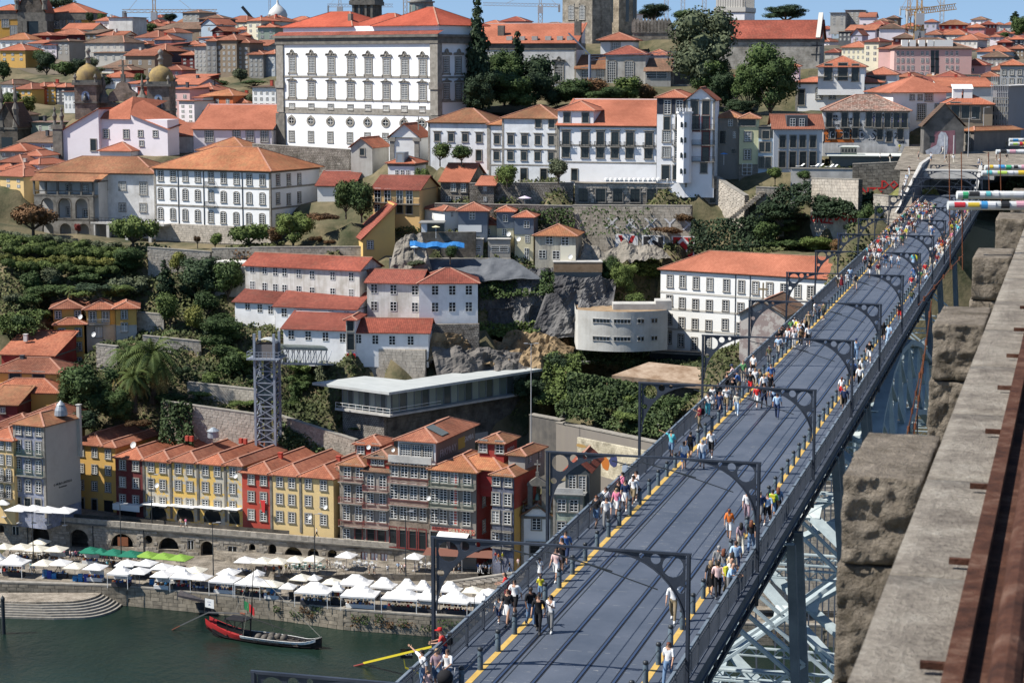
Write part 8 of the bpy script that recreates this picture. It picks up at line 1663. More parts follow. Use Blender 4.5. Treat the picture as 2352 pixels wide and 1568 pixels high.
T('broad bush among dark creepers beside the deck','b4',140,640,388,240,200,'round',LV,.02)
T('large tree left of the deck near the far end','b4',1040,620,372,270,330,'big',LV,.03,var=3)
T('second large tree behind the deck railing','b4',1180,560,374,260,300,'big',LV2,.03,var=0)
T('green bush mass above the red college roof','b4',560,720,384,330,150,'big',LV2,.0,var=1)
T('purple flowering bush beside the railing','b4',800,740,376,230,140,'big',LVB,.0,var=2)
d8=[(0,600,5,130),(0,720,5,130)]
ci=0
for k,(yy,D,m_,hh)in enumerate(((560,414,LVO,105),(600,411,LV2,115),(640,408,LV2,115),(700,405,LV2,125),(760,402,LVY,110),(820,399,LV2,120))):
 for j in range(9):
  x=20+j*(118 if k<2 else 112)+(k%2)*50;y=yy+j*(13 if k<3 else 6)+60
  if x>1230:continue
  ci+=1
  aW(f'{["silvery", "deep green", "bright green", "dark", "yellowish", "fresh green"][k]} vine bush on the garden slope, {ORD[j]} from the left in the {["top", "second", "third", "fourth", "fifth", "lowest"][k]} row','b1',x,y,D,rnd.uniform(130,175),hh*rnd.uniform(.9,1.25),m_)
for i,(c,x,y,D,w,h_,m)in enumerate((('b1',700,1000,398,300,150,LV),('b1',560,1100,392,300,130,LV),('b1',800,1090,390,320,130,LV3),('b1',700,1110,388,250,90,LV2),('b1',100,1180,392,180,140,LVO),('b1',290,1190,390,220,140,LV),('b1',60,1380,382,260,160,LV2),('b1',220,1400,380,220,180,LV),('b1',340,1300,384,180,110,LV2),('b1',900,960,400,200,120,LV3),('b1',1000,880,404,220,150,LV),('b1',850,870,403,250,120,LV2),('b1',1880,1350,382,200,150,LV),('b1',1850,1470,378,200,150,LV3),('d1',1860,130,374,240,200,LV),('d1',1950,200,371,260,180,LV),('d1',1450,560,356,260,120,LV),('d1',1180,780,347,220,110,LVB),('d1',1550,330,364,160,120,LV3),('d1',1700,500,359,200,70,LV2),('d1',2080,590,354,240,80,LV2),('d2',330,600,358,200,90,LV2),('d2',60,420,364,160,120,LV),('d2',450,330,368,260,180,LV2),('d2',960,770,352,340,60,LV),('d3',60,200,384,260,180,LV),('d3',1250,150,380,180,120,LV2),('d3',1780,240,372,300,160,LV2),('d3',700,540,356,220,120,LV),('d3',1150,560,350,260,150,LV2),('d3',1400,640,346,300,180,LV),('d3',1100,720,342,260,120,LV2),('d3',1000,230,376,260,80,LV2),('b3',1580,480,392,180,120,LVB),('b3',1420,570,390,260,90,LVB),('b3',1560,730,401,200,90,LVB),('b3',2100,730,392,280,90,LVB),('b4',350,560,390,180,110,LV2),('b4',420,480,392,220,130,LV3),('b4',700,430,388,300,150,LV3),('b4',330,690,386,260,110,LV),('a4',1400,1560,396,150,60,LV2),('b4',1400,120,384,100,70,LV2),('b4',900,560,380,200,120,LV3),('b2',1420,840,384,200,80,LVO),('b2',640,470,402,260,110,LVB),('b2',560,640,400,110,80,LVB),('b2',685,650,400,110,60,LVB))):
 aW(f'{["dense green", "dark", "loose", "rounded", "rambling", "low"][i % 6]} {"reddish " if m is LVB else "olive-grey " if m is LVO else ""}bush {["above the ochre villa", "on the weedy slope", "near the terrace walls", "among the creepers", "below the garden wall"][i % 5]}, clump {ORD[i % 16]} of {"upper" if i < 16 else "middle" if i < 32 else "right"} slope',c,x,y,D,w,h_,m)
for i,(lb,c,x,y,D,w,h_,k_,m)in enumerate((('dark grove tree behind the terrace houses, left','a2',2060,950,455,330,330,'big',LV3),('dark grove tree behind the terrace houses, centre','a3',120,960,452,400,330,'big',LV),('dark grove tree before the wing window','a3',380,950,455,330,330,'big',LV3),('low grove thicket behind the roof storey','a3',560,900,456,340,150,'big',LV),('low grove thicket below the crane mast','a3',900,920,450,360,170,'big',LV),('shaded tree below the eucalyptus beside the gabled house','a3',1900,960,448,300,330,'big',LV3),('shaded bushy tree behind the crumbling tower house','a3',2060,1000,440,300,150,'big',LV3),('dark tree left of the palace side wall foot','a2',1960,960,440,300,330,'big',LV3),('leafy tree on the left slope above the villa roofs','b1',380,1130,393,300,150,'big',LV),('leafy tree behind the villa right block','b1',1000,1110,392,300,130,'big',LV2),('dense thicket below the white range ivy','d1',1900,60,377,400,260,'big',LV),('dense thicket left of the lift tower foot','d1',2050,300,370,330,200,'big',LV2),('thicket beside the footbridge end','d2',420,480,366,300,200,'big',LV),('dark thicket at the gorge mouth','d3',520,420,372,330,330,'big',LV3),('dark thicket under the curved building','d3',250,560,366,330,260,'big',LV3),('thicket below the graffiti walls','b4',700,420,386,420,200,'big',LV3),('thicket left of the deck below the walls','b4',260,480,389,420,200,'big',LV3),('thicket above the college roof ridge','b4',200,740,388,300,150,'big',LV))):T(lb,c,x,y,D,w,h_,k_,m,.02)
def bN(lab,c,x,y,D,size,th,n=46,seed=1):
 r=random.Random(seed);p=at(cu(c,x),cv(c,y),D);s=size*CR[c][2]*D/F;t=ay('palm_tree',lab,'palm tree',p[:]);H_=th*CR[c][2]*D/F
 MB().af((0,0,-2),(0,0,H_),.55,.45,9).aa('trunk',[dP],t)
 for i in range(n):
  a=i*2.39996;el=1.25-2.0*(i/n)+r.uniform(-.1,.1);L=s*r.uniform(.85,1.05);m=MB();q=Vector((0,0,0));d=Vector((math.cos(a)*math.cos(el),math.sin(a)*math.cos(el),math.sin(el)));k=9;pts=[q.copy()]
  for j in range(k):d.z-=.15+.05*j*.5;d.normalize();q=q+d*L/k;pts.append(q.copy())
  side=Vector((-math.sin(a),math.cos(a),0))
  for j in range(k):
   for e in(0,.5):
    b=pts[j].lerp(pts[j+1],e);w=.17*L*math.sin(math.pi*min(.97,(j+e+.9)/(k+1)))+.05;dd=(pts[j+1]-pts[j]).normalized()
    for sg in(-1,1):tip=b+side*sg*w+dd*w*.5-Vector((0,0,w*.45));m.ae([b,b+dd*L/k*.42,tip])
  m.ao(pts[0],pts[3],.09);m.ao(pts[3],pts[6],.06)
  o=m.aa('frond',[aQ((.03,.055,.012),(.09,.12,.03))if i<n*.72 else aQ((.10,.09,.02),(.22,.15,.05))],t);o.location=(0,0,H_)
bN('left canary palm with dense drooping fronds on the slope','d1',1120,350,358,310,200,56,1);bN('large central canary palm with yellowing lower fronds','d1',1310,450,356,360,320,66,2);bN('lower small palm leaning in front of the large palm','d1',1150,520,352,230,200,44,3);bN('small palm tuft in the garden above the villa','b1',610,1090,389,90,60,24,4)
def a5(c,pts,D):return[at(cu(c,x),cv(c,y),(D[i]if isinstance(D,(list,tuple))else D))for i,(x,y)in enumerate(pts)]
IV=[('green creeper spilling over the top of the grey cliff','b2',[(1960,1120),(2520,1080),(2480,900),(1960,950)],[383,383,387,386],1300,LV),('leafy cover at the foot of the grey cliff','b2',[(1950,1440),(2480,1440),(2480,1330),(1960,1330)],[378,378,381,381],1800,LV2),('creeper along the front wall below the box houses','b3',[(-50,560),(640,560),(640,330),(-50,330)],[400,396,398,401],1500,LV),('green cover on the slope below the curved building','d3',[(300,560),(700,560),(700,130),(420,130)],[364,362,371,372],4200,LV2),('ivy under the stepped white range on the left','b2',[(-180,1720),(275,1640),(275,1340),(-150,1270)],[381,379,380,386],4200,LV),('ivy hanging behind the top of the lift tower','b1',[(1760,1560),(2352,1560),(2352,1300),(1960,1260)],[376,378,384,387],4200,LV),('flowering creeper on the wall below the red doorway','d2',[(800,370),(1230,330),(1220,215),(800,180)],[369,368,370,371],1900,IVY),('creeper curtain on the big stone terrace wall','d1',[(1360,880),(1660,920),(1640,560),(1390,520)],[345,345,349,350],2600,IVY),('dark creeper falling below the terrace right of the lift','d2',[(240,960),(740,1040),(600,740),(250,690)],[344,343,349,350],3000,IVY),('thick creeper covering the wall left of the concrete shelter','d3',[(580,570),(1240,590),(1250,380),(590,270)],[352,347,349,354],5200,IVY),('creeper bank above the smooth concrete wall','d3',[(480,660),(900,720),(900,570),(480,560)],[350,346,350,354],2600,IVY),('creeper bank sloping down to the railing right of the mural','d3',[(880,760),(1400,860),(1640,480),(1100,560)],[344,336,346,348],5600,IVY),('creeper on the slope below the garden arches','d3',[(700,200),(1700,300),(1700,180),(700,90)],[372,364,376,380],4600,IVY),('dark hanging creeper on the shaded wall beside the deck','b3',[(1600,720),(2352,700),(2352,400),(1640,440)],[388,386,389,391],5200,LV3),('dark creeper continuing along the upper wall to the ruin','b4',[(0,420),(530,300),(530,130),(260,160)],[388,384,389,391],2600,LV3),('creeper slope descending from the ruin to the deck','b4',[(540,420),(1060,420),(1060,220),(560,310)],[382,378,382,386],3600,LV3),('purple flowered creeper on the painted terrace wall','b3',[(680,560),(1310,560),(1310,320),(700,310)],[395,392,393,395.5],420,IVY),('green creeper over the gorge side below the cafe','b3',[(330,1080),(460,1060),(450,890),(340,890)],[374,376,380,380],900,LV),('creeper hanging below the long terrace of the villa','b1',[(0,1400),(300,1420),(390,1220),(0,1260)],[377,377,381,383],1700,LV2),('vine on the rubble wall above the white range','b2',[(-150,800),(900,740),(900,690),(-150,700)],[401,398,399,402],900,LVB)]
for i,(lb,c,pts,D,n,m)in enumerate(IV):ivy('creeper',lb,a5(c,pts,D),n,m,1.1,.30,11+i)
aH('terrace_wall','long pale rubble terrace wall left of the lift tower','d1',1395,528,350,2200,640,346,15,m=STL,ak=200,hh=.5,bm=bF)
aH('terrace_wall','upper pale rubble terrace wall behind the round tree','d1',1600,365,361,2200,430,356,22,m=STL,ak=70,hh=.5,bm=bF)
aH('terrace_wall','rubble terrace wall right of the lift tower','d2',245,650,349,900,860,341,12,m=STL,ak=80,hh=.5,bm=BLK)
aH('terrace_wall','tall rubble wall under the palms beside the villa','d1',820,40,372,1000,60,371,26,m=STL,ak=30,hh=.5,bm=bF)
aH('terrace_wall','rubble wall behind the small lawn right of the villa','b1',1165,1220,385,1400,1240,384,32,m=STL,ak=30,hh=.5,bm=bF)
aH('terrace_wall','rubble wall under the small green lawn','b1',1220,1420,377,1720,1470,376,27,m=STL,ak=60,hh=.5,bm=bF)
aH('garden_wall','rubble garden wall with stone posts below the convent lawn','b1',1260,665,405,1800,705,403,40,m=RUB,ak=110,hh=.5,bm=bF)
aH('garden_wall','curving rubble wall above the upper white range','b1',1810,675,402,2352,670,400,38,m=RUB,ak=40,hh=.5,bm=BLK)
aH('garden_wall','rubble wall with dry plants below the convent garden railing','b2',0,665,400,960,660,396,40,m=RUB,ak=60,hh=.5,bm=BLK)
aH('terrace_wall','grey concrete terrace wall carrying the cabins at the cliff top','b2',1190,760,389,2230,765,388,36,m=aw((.22,.23,.24),.4),aq=1)
aH('terrace_wall','dark yard wall behind the blue tarpaulin','b2',1465,535,390,1930,530,389,40,m=STD,aq=0)
aH('garden_wall','old rubble wall between far tree and deck end','b4',1060,215,372,1500,260,365,50,m=RUB,ak=40,hh=.5,bm=bF)
aH('garden_wall','shaded wall sections stepping up to the white graffiti house','b4',50,150,392,300,160,391,44,m=STD,ak=20,hh=.6,bm=BLK)
aH('roof_terrace_wall','long pale terrace wall with deck chairs on top','a4',350,1450,396,880,1455,394,50,m=bH)
aH('far_bank_wall','stone embankment wall glimpsed between the bridge braces','e4',-60,60,292,900,60,288,3,m=STW,ak=120,hh=.5,bm=BLK,gp=0)
aH('far_bank_wall','upper stone terrace wall beyond the bridge braces','e4',-200,-120,312,900,-140,308,9,m=STL,ak=80,hh=.5,bm=bF,gp=0)
aH('far_bank_wall','dark shaded street wall beneath the end of the deck','d4',0,300,330,1400,200,322,10,m=STD,ak=40,hh=.6,bm=di,gp=0)
ba('far_bank_road',MB().ae([(36,289,4.2),(130,285,4.2),(130,312,4.2),(36,312,4.2)]).ae([(30,309,12),(140,306,12),(140,345,12),(30,345,12)]),[cD])
def a8(name,lab,quad,depth,m,n=(40,30),seed=0,smooth=0,kind=None):
 from mathutils import noise
 a,b,c_,d=[Vector(p)for p in quad];nn=(b-a).cross(d-a).normalized();vs_=[];fs_=[];nx,ny=n;org=a.copy()
 for j in range(ny+1):
  for i in range(nx+1):
   s,t=i/nx,j/ny;p=(a*(1-s)+b*s)*(1-t)+(d*(1-s)+c_*s)*t
   q=Vector((p.x*.11,p.y*.11,p.z*.06))+Vector((seed*3.3,0,0));e=math.sin(math.pi*min(1,max(0,s)))**.3
   k=(noise.ridged_multi_fractal(q,.8,2.1,7,1.0,2.0)-.9+noise.noise(q*6)*.35+noise.cell(Vector((q.x*5,q.y*5,q.z*2)))*.25)*depth*e;p=p+nn*k+Vector((noise.noise(q*4),noise.noise(q*4+Vector((9,0,0))),noise.noise(q*4+Vector((0,9,0)))))*.5*e;vs_.append((p-org)[:])
 for j in range(ny):
  for i in range(nx):k=j*(nx+1)+i;fs_.append((k,k+1,k+nx+2,k+nx+1))
 me=bpy.data.meshes.new(name);me.from_pydata(vs_,[],fs_);me.materials.append(m);me.polygons.foreach_set('use_smooth',[smooth]*len(fs_));o=ob(name,me,None,loc=org[:]);tag(o,lab,'rock');return o
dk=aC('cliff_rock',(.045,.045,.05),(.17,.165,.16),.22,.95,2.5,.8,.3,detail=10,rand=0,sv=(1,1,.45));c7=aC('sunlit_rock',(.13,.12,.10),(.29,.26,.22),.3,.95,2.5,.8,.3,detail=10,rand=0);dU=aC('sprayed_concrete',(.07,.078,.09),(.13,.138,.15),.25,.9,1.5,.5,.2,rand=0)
dw=aC('dry_earth',(.12,.085,.05),(.32,.23,.13),.35,.95,3,.7,.2,detail=10,rand=0)
a8('sprayed_concrete_face','smooth grey sprayed concrete face under the cliff-top cabins',a5('b2',[(1550,980),(2500,930),(2260,768),(1500,772)],[384,383,388,388]),.4,dU,seed=1,smooth=1)
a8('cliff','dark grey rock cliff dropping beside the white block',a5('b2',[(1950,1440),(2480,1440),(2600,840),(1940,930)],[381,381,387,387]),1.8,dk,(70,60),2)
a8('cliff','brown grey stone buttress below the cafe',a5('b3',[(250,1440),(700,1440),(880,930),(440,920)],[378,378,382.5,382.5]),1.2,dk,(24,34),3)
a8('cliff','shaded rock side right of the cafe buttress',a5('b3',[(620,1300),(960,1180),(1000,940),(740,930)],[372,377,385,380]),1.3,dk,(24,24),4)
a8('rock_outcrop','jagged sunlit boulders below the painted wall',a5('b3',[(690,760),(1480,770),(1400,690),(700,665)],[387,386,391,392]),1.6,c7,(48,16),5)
a8('slope','dry brown grass slope at the mouth of the gorge',a5('d3',[(-50,240),(560,290),(640,60),(40,-60)],[371,367,377,379]),2.0,dw,(36,24),6)
a8('slope','dry earth bank right of the white block foundations',a5('d2',[(1500,190),(2352,290),(2352,60),(1560,-60)],[365,370,380,369]),2.0,dw,(36,24),7)
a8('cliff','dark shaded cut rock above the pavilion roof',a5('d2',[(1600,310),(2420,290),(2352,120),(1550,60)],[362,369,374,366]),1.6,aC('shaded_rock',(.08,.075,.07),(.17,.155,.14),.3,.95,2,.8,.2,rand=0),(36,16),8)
a8('cliff','pale rock and masonry ledge below the slanting yellow house',a5('b2',[(1190,860),(1560,860),(1470,540),(1240,640)],[385,385,388,389]),1.2,c7,(20,20),9)
a8('slope','dark weedy rock slope below the shaded walls by the deck',a5('b3',[(1500,770),(2352,760),(2352,640),(1600,640)],[398,384,390,402]),2.0,aC('weedy_rock',(.05,.06,.03),(.22,.18,.11),.25,.95,2,.8,.2,rand=0),(40,14),10)
a8('grass_bank','sunlit grassy bank beside the far end of the deck',a5('b4',[(1160,240),(1650,250),(1560,100),(1340,100)],[372,362,378,384]),1.0,aC('meadow',(.10,.11,.03),(.22,.21,.08),.4,.95,4,.6,.2),(24,12),11)
# terrain
for c,x,y,D in(('b1',100,470,440),('b1',300,560,426),('b1',900,600,420),('b1',1300,640,416),('b1',1700,690,407),('b1',100,600,416),('b1',100,820,402),('b1',800,820,403),('b1',100,1090,396),('b1',600,1130,390),('b1',100,1300,384),('b1',1300,960,400),('b1',1400,1200,388),('d1',300,20,380),('b1',1500,1460,374),('d1',1500,150,370),('d1',1300,480,358),('d1',1100,780,349),('d1',1900,560,357),('d1',1500,920,346),('d2',100,920,345),('d2',500,350,370),('d2',500,600,360),('d2',700,880,346),('d2',1000,740,355),('d2',1800,250,372),('d3',300,300,368),('d3',300,600,362),('d3',100,800,356),('d3',1000,200,380),('d3',1500,250,376),('d3',800,600,356),('d3',1300,700,346),('d3',600,980,342),('d3',1000,1050,330),('b3',1100,740,394),('b3',1800,700,396),('b4',300,600,394),('b4',900,500,388),('b4',600,740,384),('b4',1200,620,372),('b2',700,700,404),('b2',1200,560,396),('b2',2000,560,392),('b2',600,440,412),('a2',1000,1380,438),('a2',1700,1000,470),('a3',300,900,472),('a3',900,900,468),('a3',1700,900,468),('a4',100,960,455),('a1',100,700,575),('a1',500,650,590),('a1',1400,700,560),('a1',100,960,530)):
 p=at(cu(c,x),cv(c,y),D);bM.append((p.x,p.y,p.z-.4))
G=np.array(bM);G=G[(G[:,1]>335)]
def dH(X,Y):
 Z=np.zeros_like(X);
 for i in range(X.shape[0]):
  d2=(X[i][:,None]-G[None,:,0])**2+(Y[i][:,None]-G[None,:,1])**2
  w=1.0/(d2+3.0)**2.0;Z[i]=(w*G[None,:,2]).sum(1)/w.sum(1)
 return Z
def df(name,xs,ys,m,zcut=None,mod=None):
 X,Y=np.meshgrid(xs,ys);Z=dH(X,Y)
 if mod:Z=mod(X,Y,Z)
 v=np.stack([X,Y,Z],-1).reshape(-1,3);nx=len(xs);f=[(j*nx+i,j*nx+i+1,(j+1)*nx+i+1,(j+1)*nx+i)for j in range(len(ys)-1)for i in range(nx-1)]
 me=bpy.data.meshes.new(name);me.from_pydata(v.tolist(),[],f);me.materials.append(m);me.polygons.foreach_set('use_smooth',[1]*len(f));o=ob(name,me,kind='structure');return X,Y,Z
dh=aC('hillside_ground',(.035,.042,.018),(.16,.13,.075),.10,.95,2,.6,.2,detail=9,rand=0,lo=.4,hi=.62)
def m1(X,Y,Z):
 from mathutils import noise
 lim=336-.127*(X+87);f=np.clip((Y-lim-9)/14,0,1);Z2=-2*(1-f)+Z*f
 g=np.clip((X-34)/10,0,1)*np.clip((352-Y)/14,0,1);Z2=Z2*(1-g)+np.minimum(Z2,14)*g
 return Z2
Xa,Ya,Za=df('hillside_terrain',np.arange(-190,230,2.5),np.arange(322,600,2.5),dh,mod=m1)
def m2(X,Y,Z):
 f=np.clip((Y-640)/330,0,1);aY=85+(VH-52)*Y/F*1.0-8;aY=np.where(Y>1050,85+(VH-52)*1050/F-8-(Y-1050)*.03,aY)
 return Z*(1-f)+np.minimum(aY,112)*f-.5
df('city_hills',np.concatenate([np.arange(-700,-190,30),np.arange(-190,330,8),np.arange(330,1000,30)]),np.concatenate([np.arange(596,900,8),np.arange(900,2400,60)]),aC('town_ground',(.05,.05,.03),(.16,.13,.10),.05,.95,1,.3,.2,rand=0),mod=m2)
ba('side_hills',MB().ae([(-1500,330,-1),(-188,330,-1),(-188,600,50),(-1500,600,50)]).ae([(228,330,-1),(1500,330,-1),(1500,600,50),(228,600,50)]),[dh])
ba('riverbed',MB().ae([(-3000,-200,-3),(3000,-200,-3),(3000,4000,-3),(-3000,4000,-3)]),[dh])
cE=aC('dry_lawn',(.20,.16,.06),(.34,.27,.13),.5,.95,3,.3)
def aU(n,seed):
 r=np.random.RandomState(seed);v=[];f=[];ny,nx=Za.shape;rr=random.Random(seed)
 for _ in range(n):
  u=rr.uniform(0,1);x=rr.uniform(-130,110);y=rr.uniform(345,415)
  i=int((x+190)/2.5);j=int((y-322)/2.5);
  if not(0<=i<nx-1 and 0<=j<ny-1):continue
  if abs(x-(y*math.tan(AZ)-20))<9:continue
  sl=abs(Za[j+1,i]-Za[j,i])+abs(Za[j,i+1]-Za[j,i]);k=math.sin(x*.21)*math.sin(y*.17+1)+math.sin(x*.07+y*.05)
  if k<-.55:continue
  fx,fy=(x+190)/2.5-i,(y-322)/2.5-j;z=(Za[j,i]*(1-fx)+Za[j,i+1]*fx)*(1-fy)+(Za[j+1,i]*(1-fx)+Za[j+1,i+1]*fx)*fy
  p=Vector((x,y,z+rr.uniform(0,.9)*(1+k*.5)));q=Vector((rr.uniform(-1,1),rr.uniform(-1.3,.3),rr.uniform(.1,1))).normalized();t=q.cross(Vector((rr.uniform(-1,1),rr.uniform(-1,1),rr.uniform(-1,1)))).normalized();b=q.cross(t);s=.34*rr.uniform(.6,1.3);m=len(v)
  v+=[(p+t*s)[:],(p+b*s*.7)[:],(p-t*s)[:],(p-b*s*.7)[:]];f.append((m,m+1,m+2,m+3))
 me=bpy.data.meshes.new('undergrowth');me.from_pydata(v,[],f);me.materials.append(aQ((.025,.04,.012),(.10,.11,.04),(.16,.12,.07),.12));ob('undergrowth',me,kind='stuff')
aU(120000,5)
def aT(n,c):
 m=aC('canvas_'+n,tuple(x*.93 for x in c),c,.6,.85,2.5,.35,.06);return m
CV=dict(white=aT('white',(.70,.69,.67)),cream=aT('cream',(.64,.60,.50)),green=aT('green',(.01,.14,.085)),lime=aT('lime',(.19,.33,.05)),brown=aT('brown',(.16,.07,.05)))
UM={}
def cH(w,d,h,peak,m,tent):
 k=(round(w,1),round(d,1),m.name,tent)
 if k in UM:return UM[k]
 w,d=k[0]/2,k[1]/2;r=random.Random(int(w*100));c=MB();n=5 if tent else 2
 rl=max(0,w-d)if tent else 0
 def P(s,t):
  x,y=(s*2-1)*w,(t*2-1)*d;e=max(abs(y)/d,max(0,(abs(x)-rl))/(w-rl));z=peak*(1-e)**(1.35 if tent else 1.0)-.12*math.sin(math.pi*e)*(.6 if tent else.3)
  if e>.98:z=-.06*(1-abs(2*((s if abs(y)/d>.98 else t))-1))
  return(x,y,z)
 n=8
 for i in range(n):
  for j in range(n):c.ae([P(i/n,j/n),P((i+1)/n,j/n),P((i+1)/n,(j+1)/n),P(i/n,(j+1)/n)])
 vz=.28 if tent else.12
 for a,b in(((-w,-d),(w,-d)),((w,-d),(w,d)),((w,d),(-w,d)),((-w,d),(-w,-d))):c.ae([(*a,-vz),(*b,-vz),(*b,-.02),(*a,-.02)])
 me=c.ag('canopy',[m]);p=MB()
 if tent:
  for x in(-w+.08,w-.08):
   for y in(-d+.08,d-.08):p.am(x-.035,x+.035,y-.035,y+.035,-h,-.02)
 else:p.af((0,0,-h),(0,0,peak-.05),.04,n=6);p.am(-.35,.35,-.35,.35,-h,-h+.12)
 UM[k]=(me,p.ag('poles' if tent else 'pole',[aL if tent else LG]));return UM[k]
cI=[]
def umb(c,x,y,wpx,col_='white',tent=0,zg=None,asp=1.0,h=2.35,grp=None,rot=None):
 zg=QZ if zg is None else zg;p=atz(cu(c,x),cv(c,y),zg+h);w=wpx*CR[c][2]*p.y/F*(.88 if not tent else.9);d=w*asp
 u=cu(c,x)
 kind='market tent' if tent else 'parasol'
 a,b=cH(w,min(d,4.2)if tent else min(w,4.5),h,1.25 if tent else.75,CV[col_],tent);cI.append((p,w,tent,u,zg))
 i=len(cI);bx=[(0,'by the left frame edge'),(60,'near the far left arches'),(150,'left of the tall dark passage'),(230,'near the big green parasols'),(300,'below the round wall window'),(370,'in front of the lime parasols'),(440,'near the hanging steel sculpture'),(510,'above the boat bow oar'),(580,'beside the boat mast'),(650,'near the iron ladder'),(730,'over the lane railing'),(800,'in the middle market row'),(870,'right of the middle market row'),(940,'left of the near portal post'),(1000,'behind the near portal post'),(1060,'beside the bridge railing')]
 wh=[s for q,s in bx if u>=q-20][-1]if u>-20 else bx[0][1];rw='back row' if y<(520 if c=='e1' else 650)else 'front row' if y>(600 if c=='e1' else 740)else 'second row'
 cn={'white':'white','cream':'cream','green':'dark green','lime':'lime green','brown':'brown'}[col_];sz='wide' if w>4.5 else 'small' if w<2.6 else ''
 t=ay('market_tent' if tent else 'parasol',f"{sz} {cn} {kind} in the {rw}, {wh}".strip().replace('  ',' '),'tent' if tent else 'parasol',(p.x,p.y,p.z),rot if rot is not None else-.25+rnd.uniform(-.08,.08),'market tents on the quay' if tent else 'parasols on the quay and promenade')
 ob('canopy',a,t);ob('poles' if tent else 'pole',b,t);return t
for x,y,w in((160,1440,205),(285,1440,195),(410,1452,195),(550,1458,195),(30,1390,150)):umb('d1',x,y,w,'white',0,8.6,h=2.5)
for x,y,w in((40,375,160),(180,378,200),(320,392,200),(482,395,195),(342,335,170),(2095,490,180),(2250,495,190)):umb('e1',x,y,w,'cream' if x<600 else 'white')
for x,y,w in((775,408,200),(865,418,120),(970,425,200),(1120,438,215)):umb('e1',x,y,w,'green')
for x,y,w in((1260,445,190),(1400,458,200),(1545,470,200)):umb('e1',x,y,w,'lime')
for x,y,w,c_,t in((120,500,270,'white',1),(-20,470,130,'white',1),(372,515,190,'cream',0),(515,512,190,'white',0),(640,540,185,'cream',0),(815,548,200,'white',0),(1085,518,200,'white',0),(1250,515,190,'white',0),(1385,548,190,'white',0),(1515,570,200,'white',0),(1670,575,200,'cream',0),(1035,588,225,'white',1),(1190,583,200,'white',0),(1385,612,190,'white',0),(1562,620,215,'white',1),(1715,633,190,'white',0),(1958,590,205,'white',0),(1925,650,265,'white',1),(2155,672,280,'white',1),(2200,603,125,'white',0),(2310,690,130,'cream',0)):umb('e1',x,y,w,c_,bool(t),asp=.8)
for x,y,w,c_,t in((110,498,180,'cream',0),(240,500,190,'cream',0),(392,485,190,'cream',0),(540,480,190,'cream',0),(825,448,180,'white',0),(1405,460,170,'white',0),(440,640,190,'cream',0),(550,645,130,'white',0),(700,675,180,'cream',0),(905,675,310,'white',1),(1145,700,235,'white',1),(1345,712,190,'white',1),(1482,725,165,'white',1),(1710,735,225,'white',1),(1905,748,190,'cream',0),(2040,765,200,'white',0),(190,695,185,'cream',0),(325,715,155,'white',0),(555,740,345,'white',1),(745,735,130,'white',1),(945,770,350,'white',1),(1300,790,360,'white',1),(1520,805,210,'white',1),(1755,820,325,'white',1),(1975,832,180,'white',1)):umb('e2',x,y,w,c_,bool(t),zg=LZ if y<505 else None,asp=.7)
bw_=ay('awning','long brown fabric awning over the restaurant terrace by the stairs','awning',atz(cu('e2',1830),cv('e2',440),LZ+2.6)[:],-.2);MB().ae([(-6.5,-1.6,0),(6.5,-1.6,0),(6.5,1.6,.5),(-6.5,1.6,.5)]).aa('canvas',[CV['brown']],bw_);MB().ao((-6,-1.5,0),(-6,-1.5,-2.6),.08).ao((0,-1.5,0),(0,-1.5,-2.6),.08).ao((6,-1.5,0),(6,-1.5,-2.6),.08).aa('poles',[LG],bw_)
GC=[au('goods_'+n,c,.7)for n,c in(('leather',(.22,.09,.03)),('red',(.4,.04,.03)),('white',(.6,.6,.58)),('dark',(.03,.03,.04)),('blue',(.05,.10,.25)),('straw',(.38,.26,.12)))]
TB=MB().am(-1,1,-.4,.4,.72,.78).am(-.98,.98,-.39,.39,.1,.72).ag('table',[au('table_cloth_dark',(.03,.03,.035),.8)]);TBW=MB().am(-1,1,-.4,.4,.72,.78).am(-.98,.98,-.39,.39,.2,.72).ag('table',[au('table_cloth_white',(.6,.6,.58),.8)])
for k,(p,w,tent,u,zg)in enumerate(cI):
 if p.z>9 or zg!=QZ:continue
 if not tent and k%2:continue
 t=ay('market_stall',f'market stall table with {["leather bags", "red boxes", "pale linen", "dark goods", "blue wares", "straw hats"][k % 6]} under canopy {ORD[k % 16]} of stalls, {"left" if u < 350 else "middle" if u < 700 else "right"} quay','stall',(p.x,p.y-.3,zg),-.25)
 o=ob('table',TBW if k%4==0 else TB,t);o.scale=(max(1,w*.42),1,1);r=random.Random(k);hw=max(1,w*.4)
 for q in range(9):
  x=-hw+2*hw*(q+.5)/9;s=r.uniform(.1,.19);hh=r.uniform(.12,.45);b=MB();b.ac([(s,0),(s*.9,hh*.5),(s*.5,hh),(0,hh)],6)if q%2 else b.am(-s,s,-.25,.1,0,hh);ob('goods',b.ag('goods',[GC[(k+q*(q%3))%6]]),t,loc=(x,0,.78))
 if tent or k%4==0:
  m=MB();m.ao((-hw,.5,1.9),(hw,.5,1.9),.04);m.aa('hanging_rail',[LG],t)
  for q in range(7):x=-hw+2*hw*(q+.5)/7;ob('hanging_goods',MB().ae([(-.22,0,0),(.22,0,0),(.2,-.06,-.75),(-.18,-.03,-.7)][::-1]).ae([(-.22,.02,0),(.22,.02,0),(.2,-.02,-.75),(-.18,.01,-.7)]).ag('hanging_goods',[GC[(k*2+q)%6 if k%2 else 2]]),t,loc=(x,.5,1.88))
cm={}
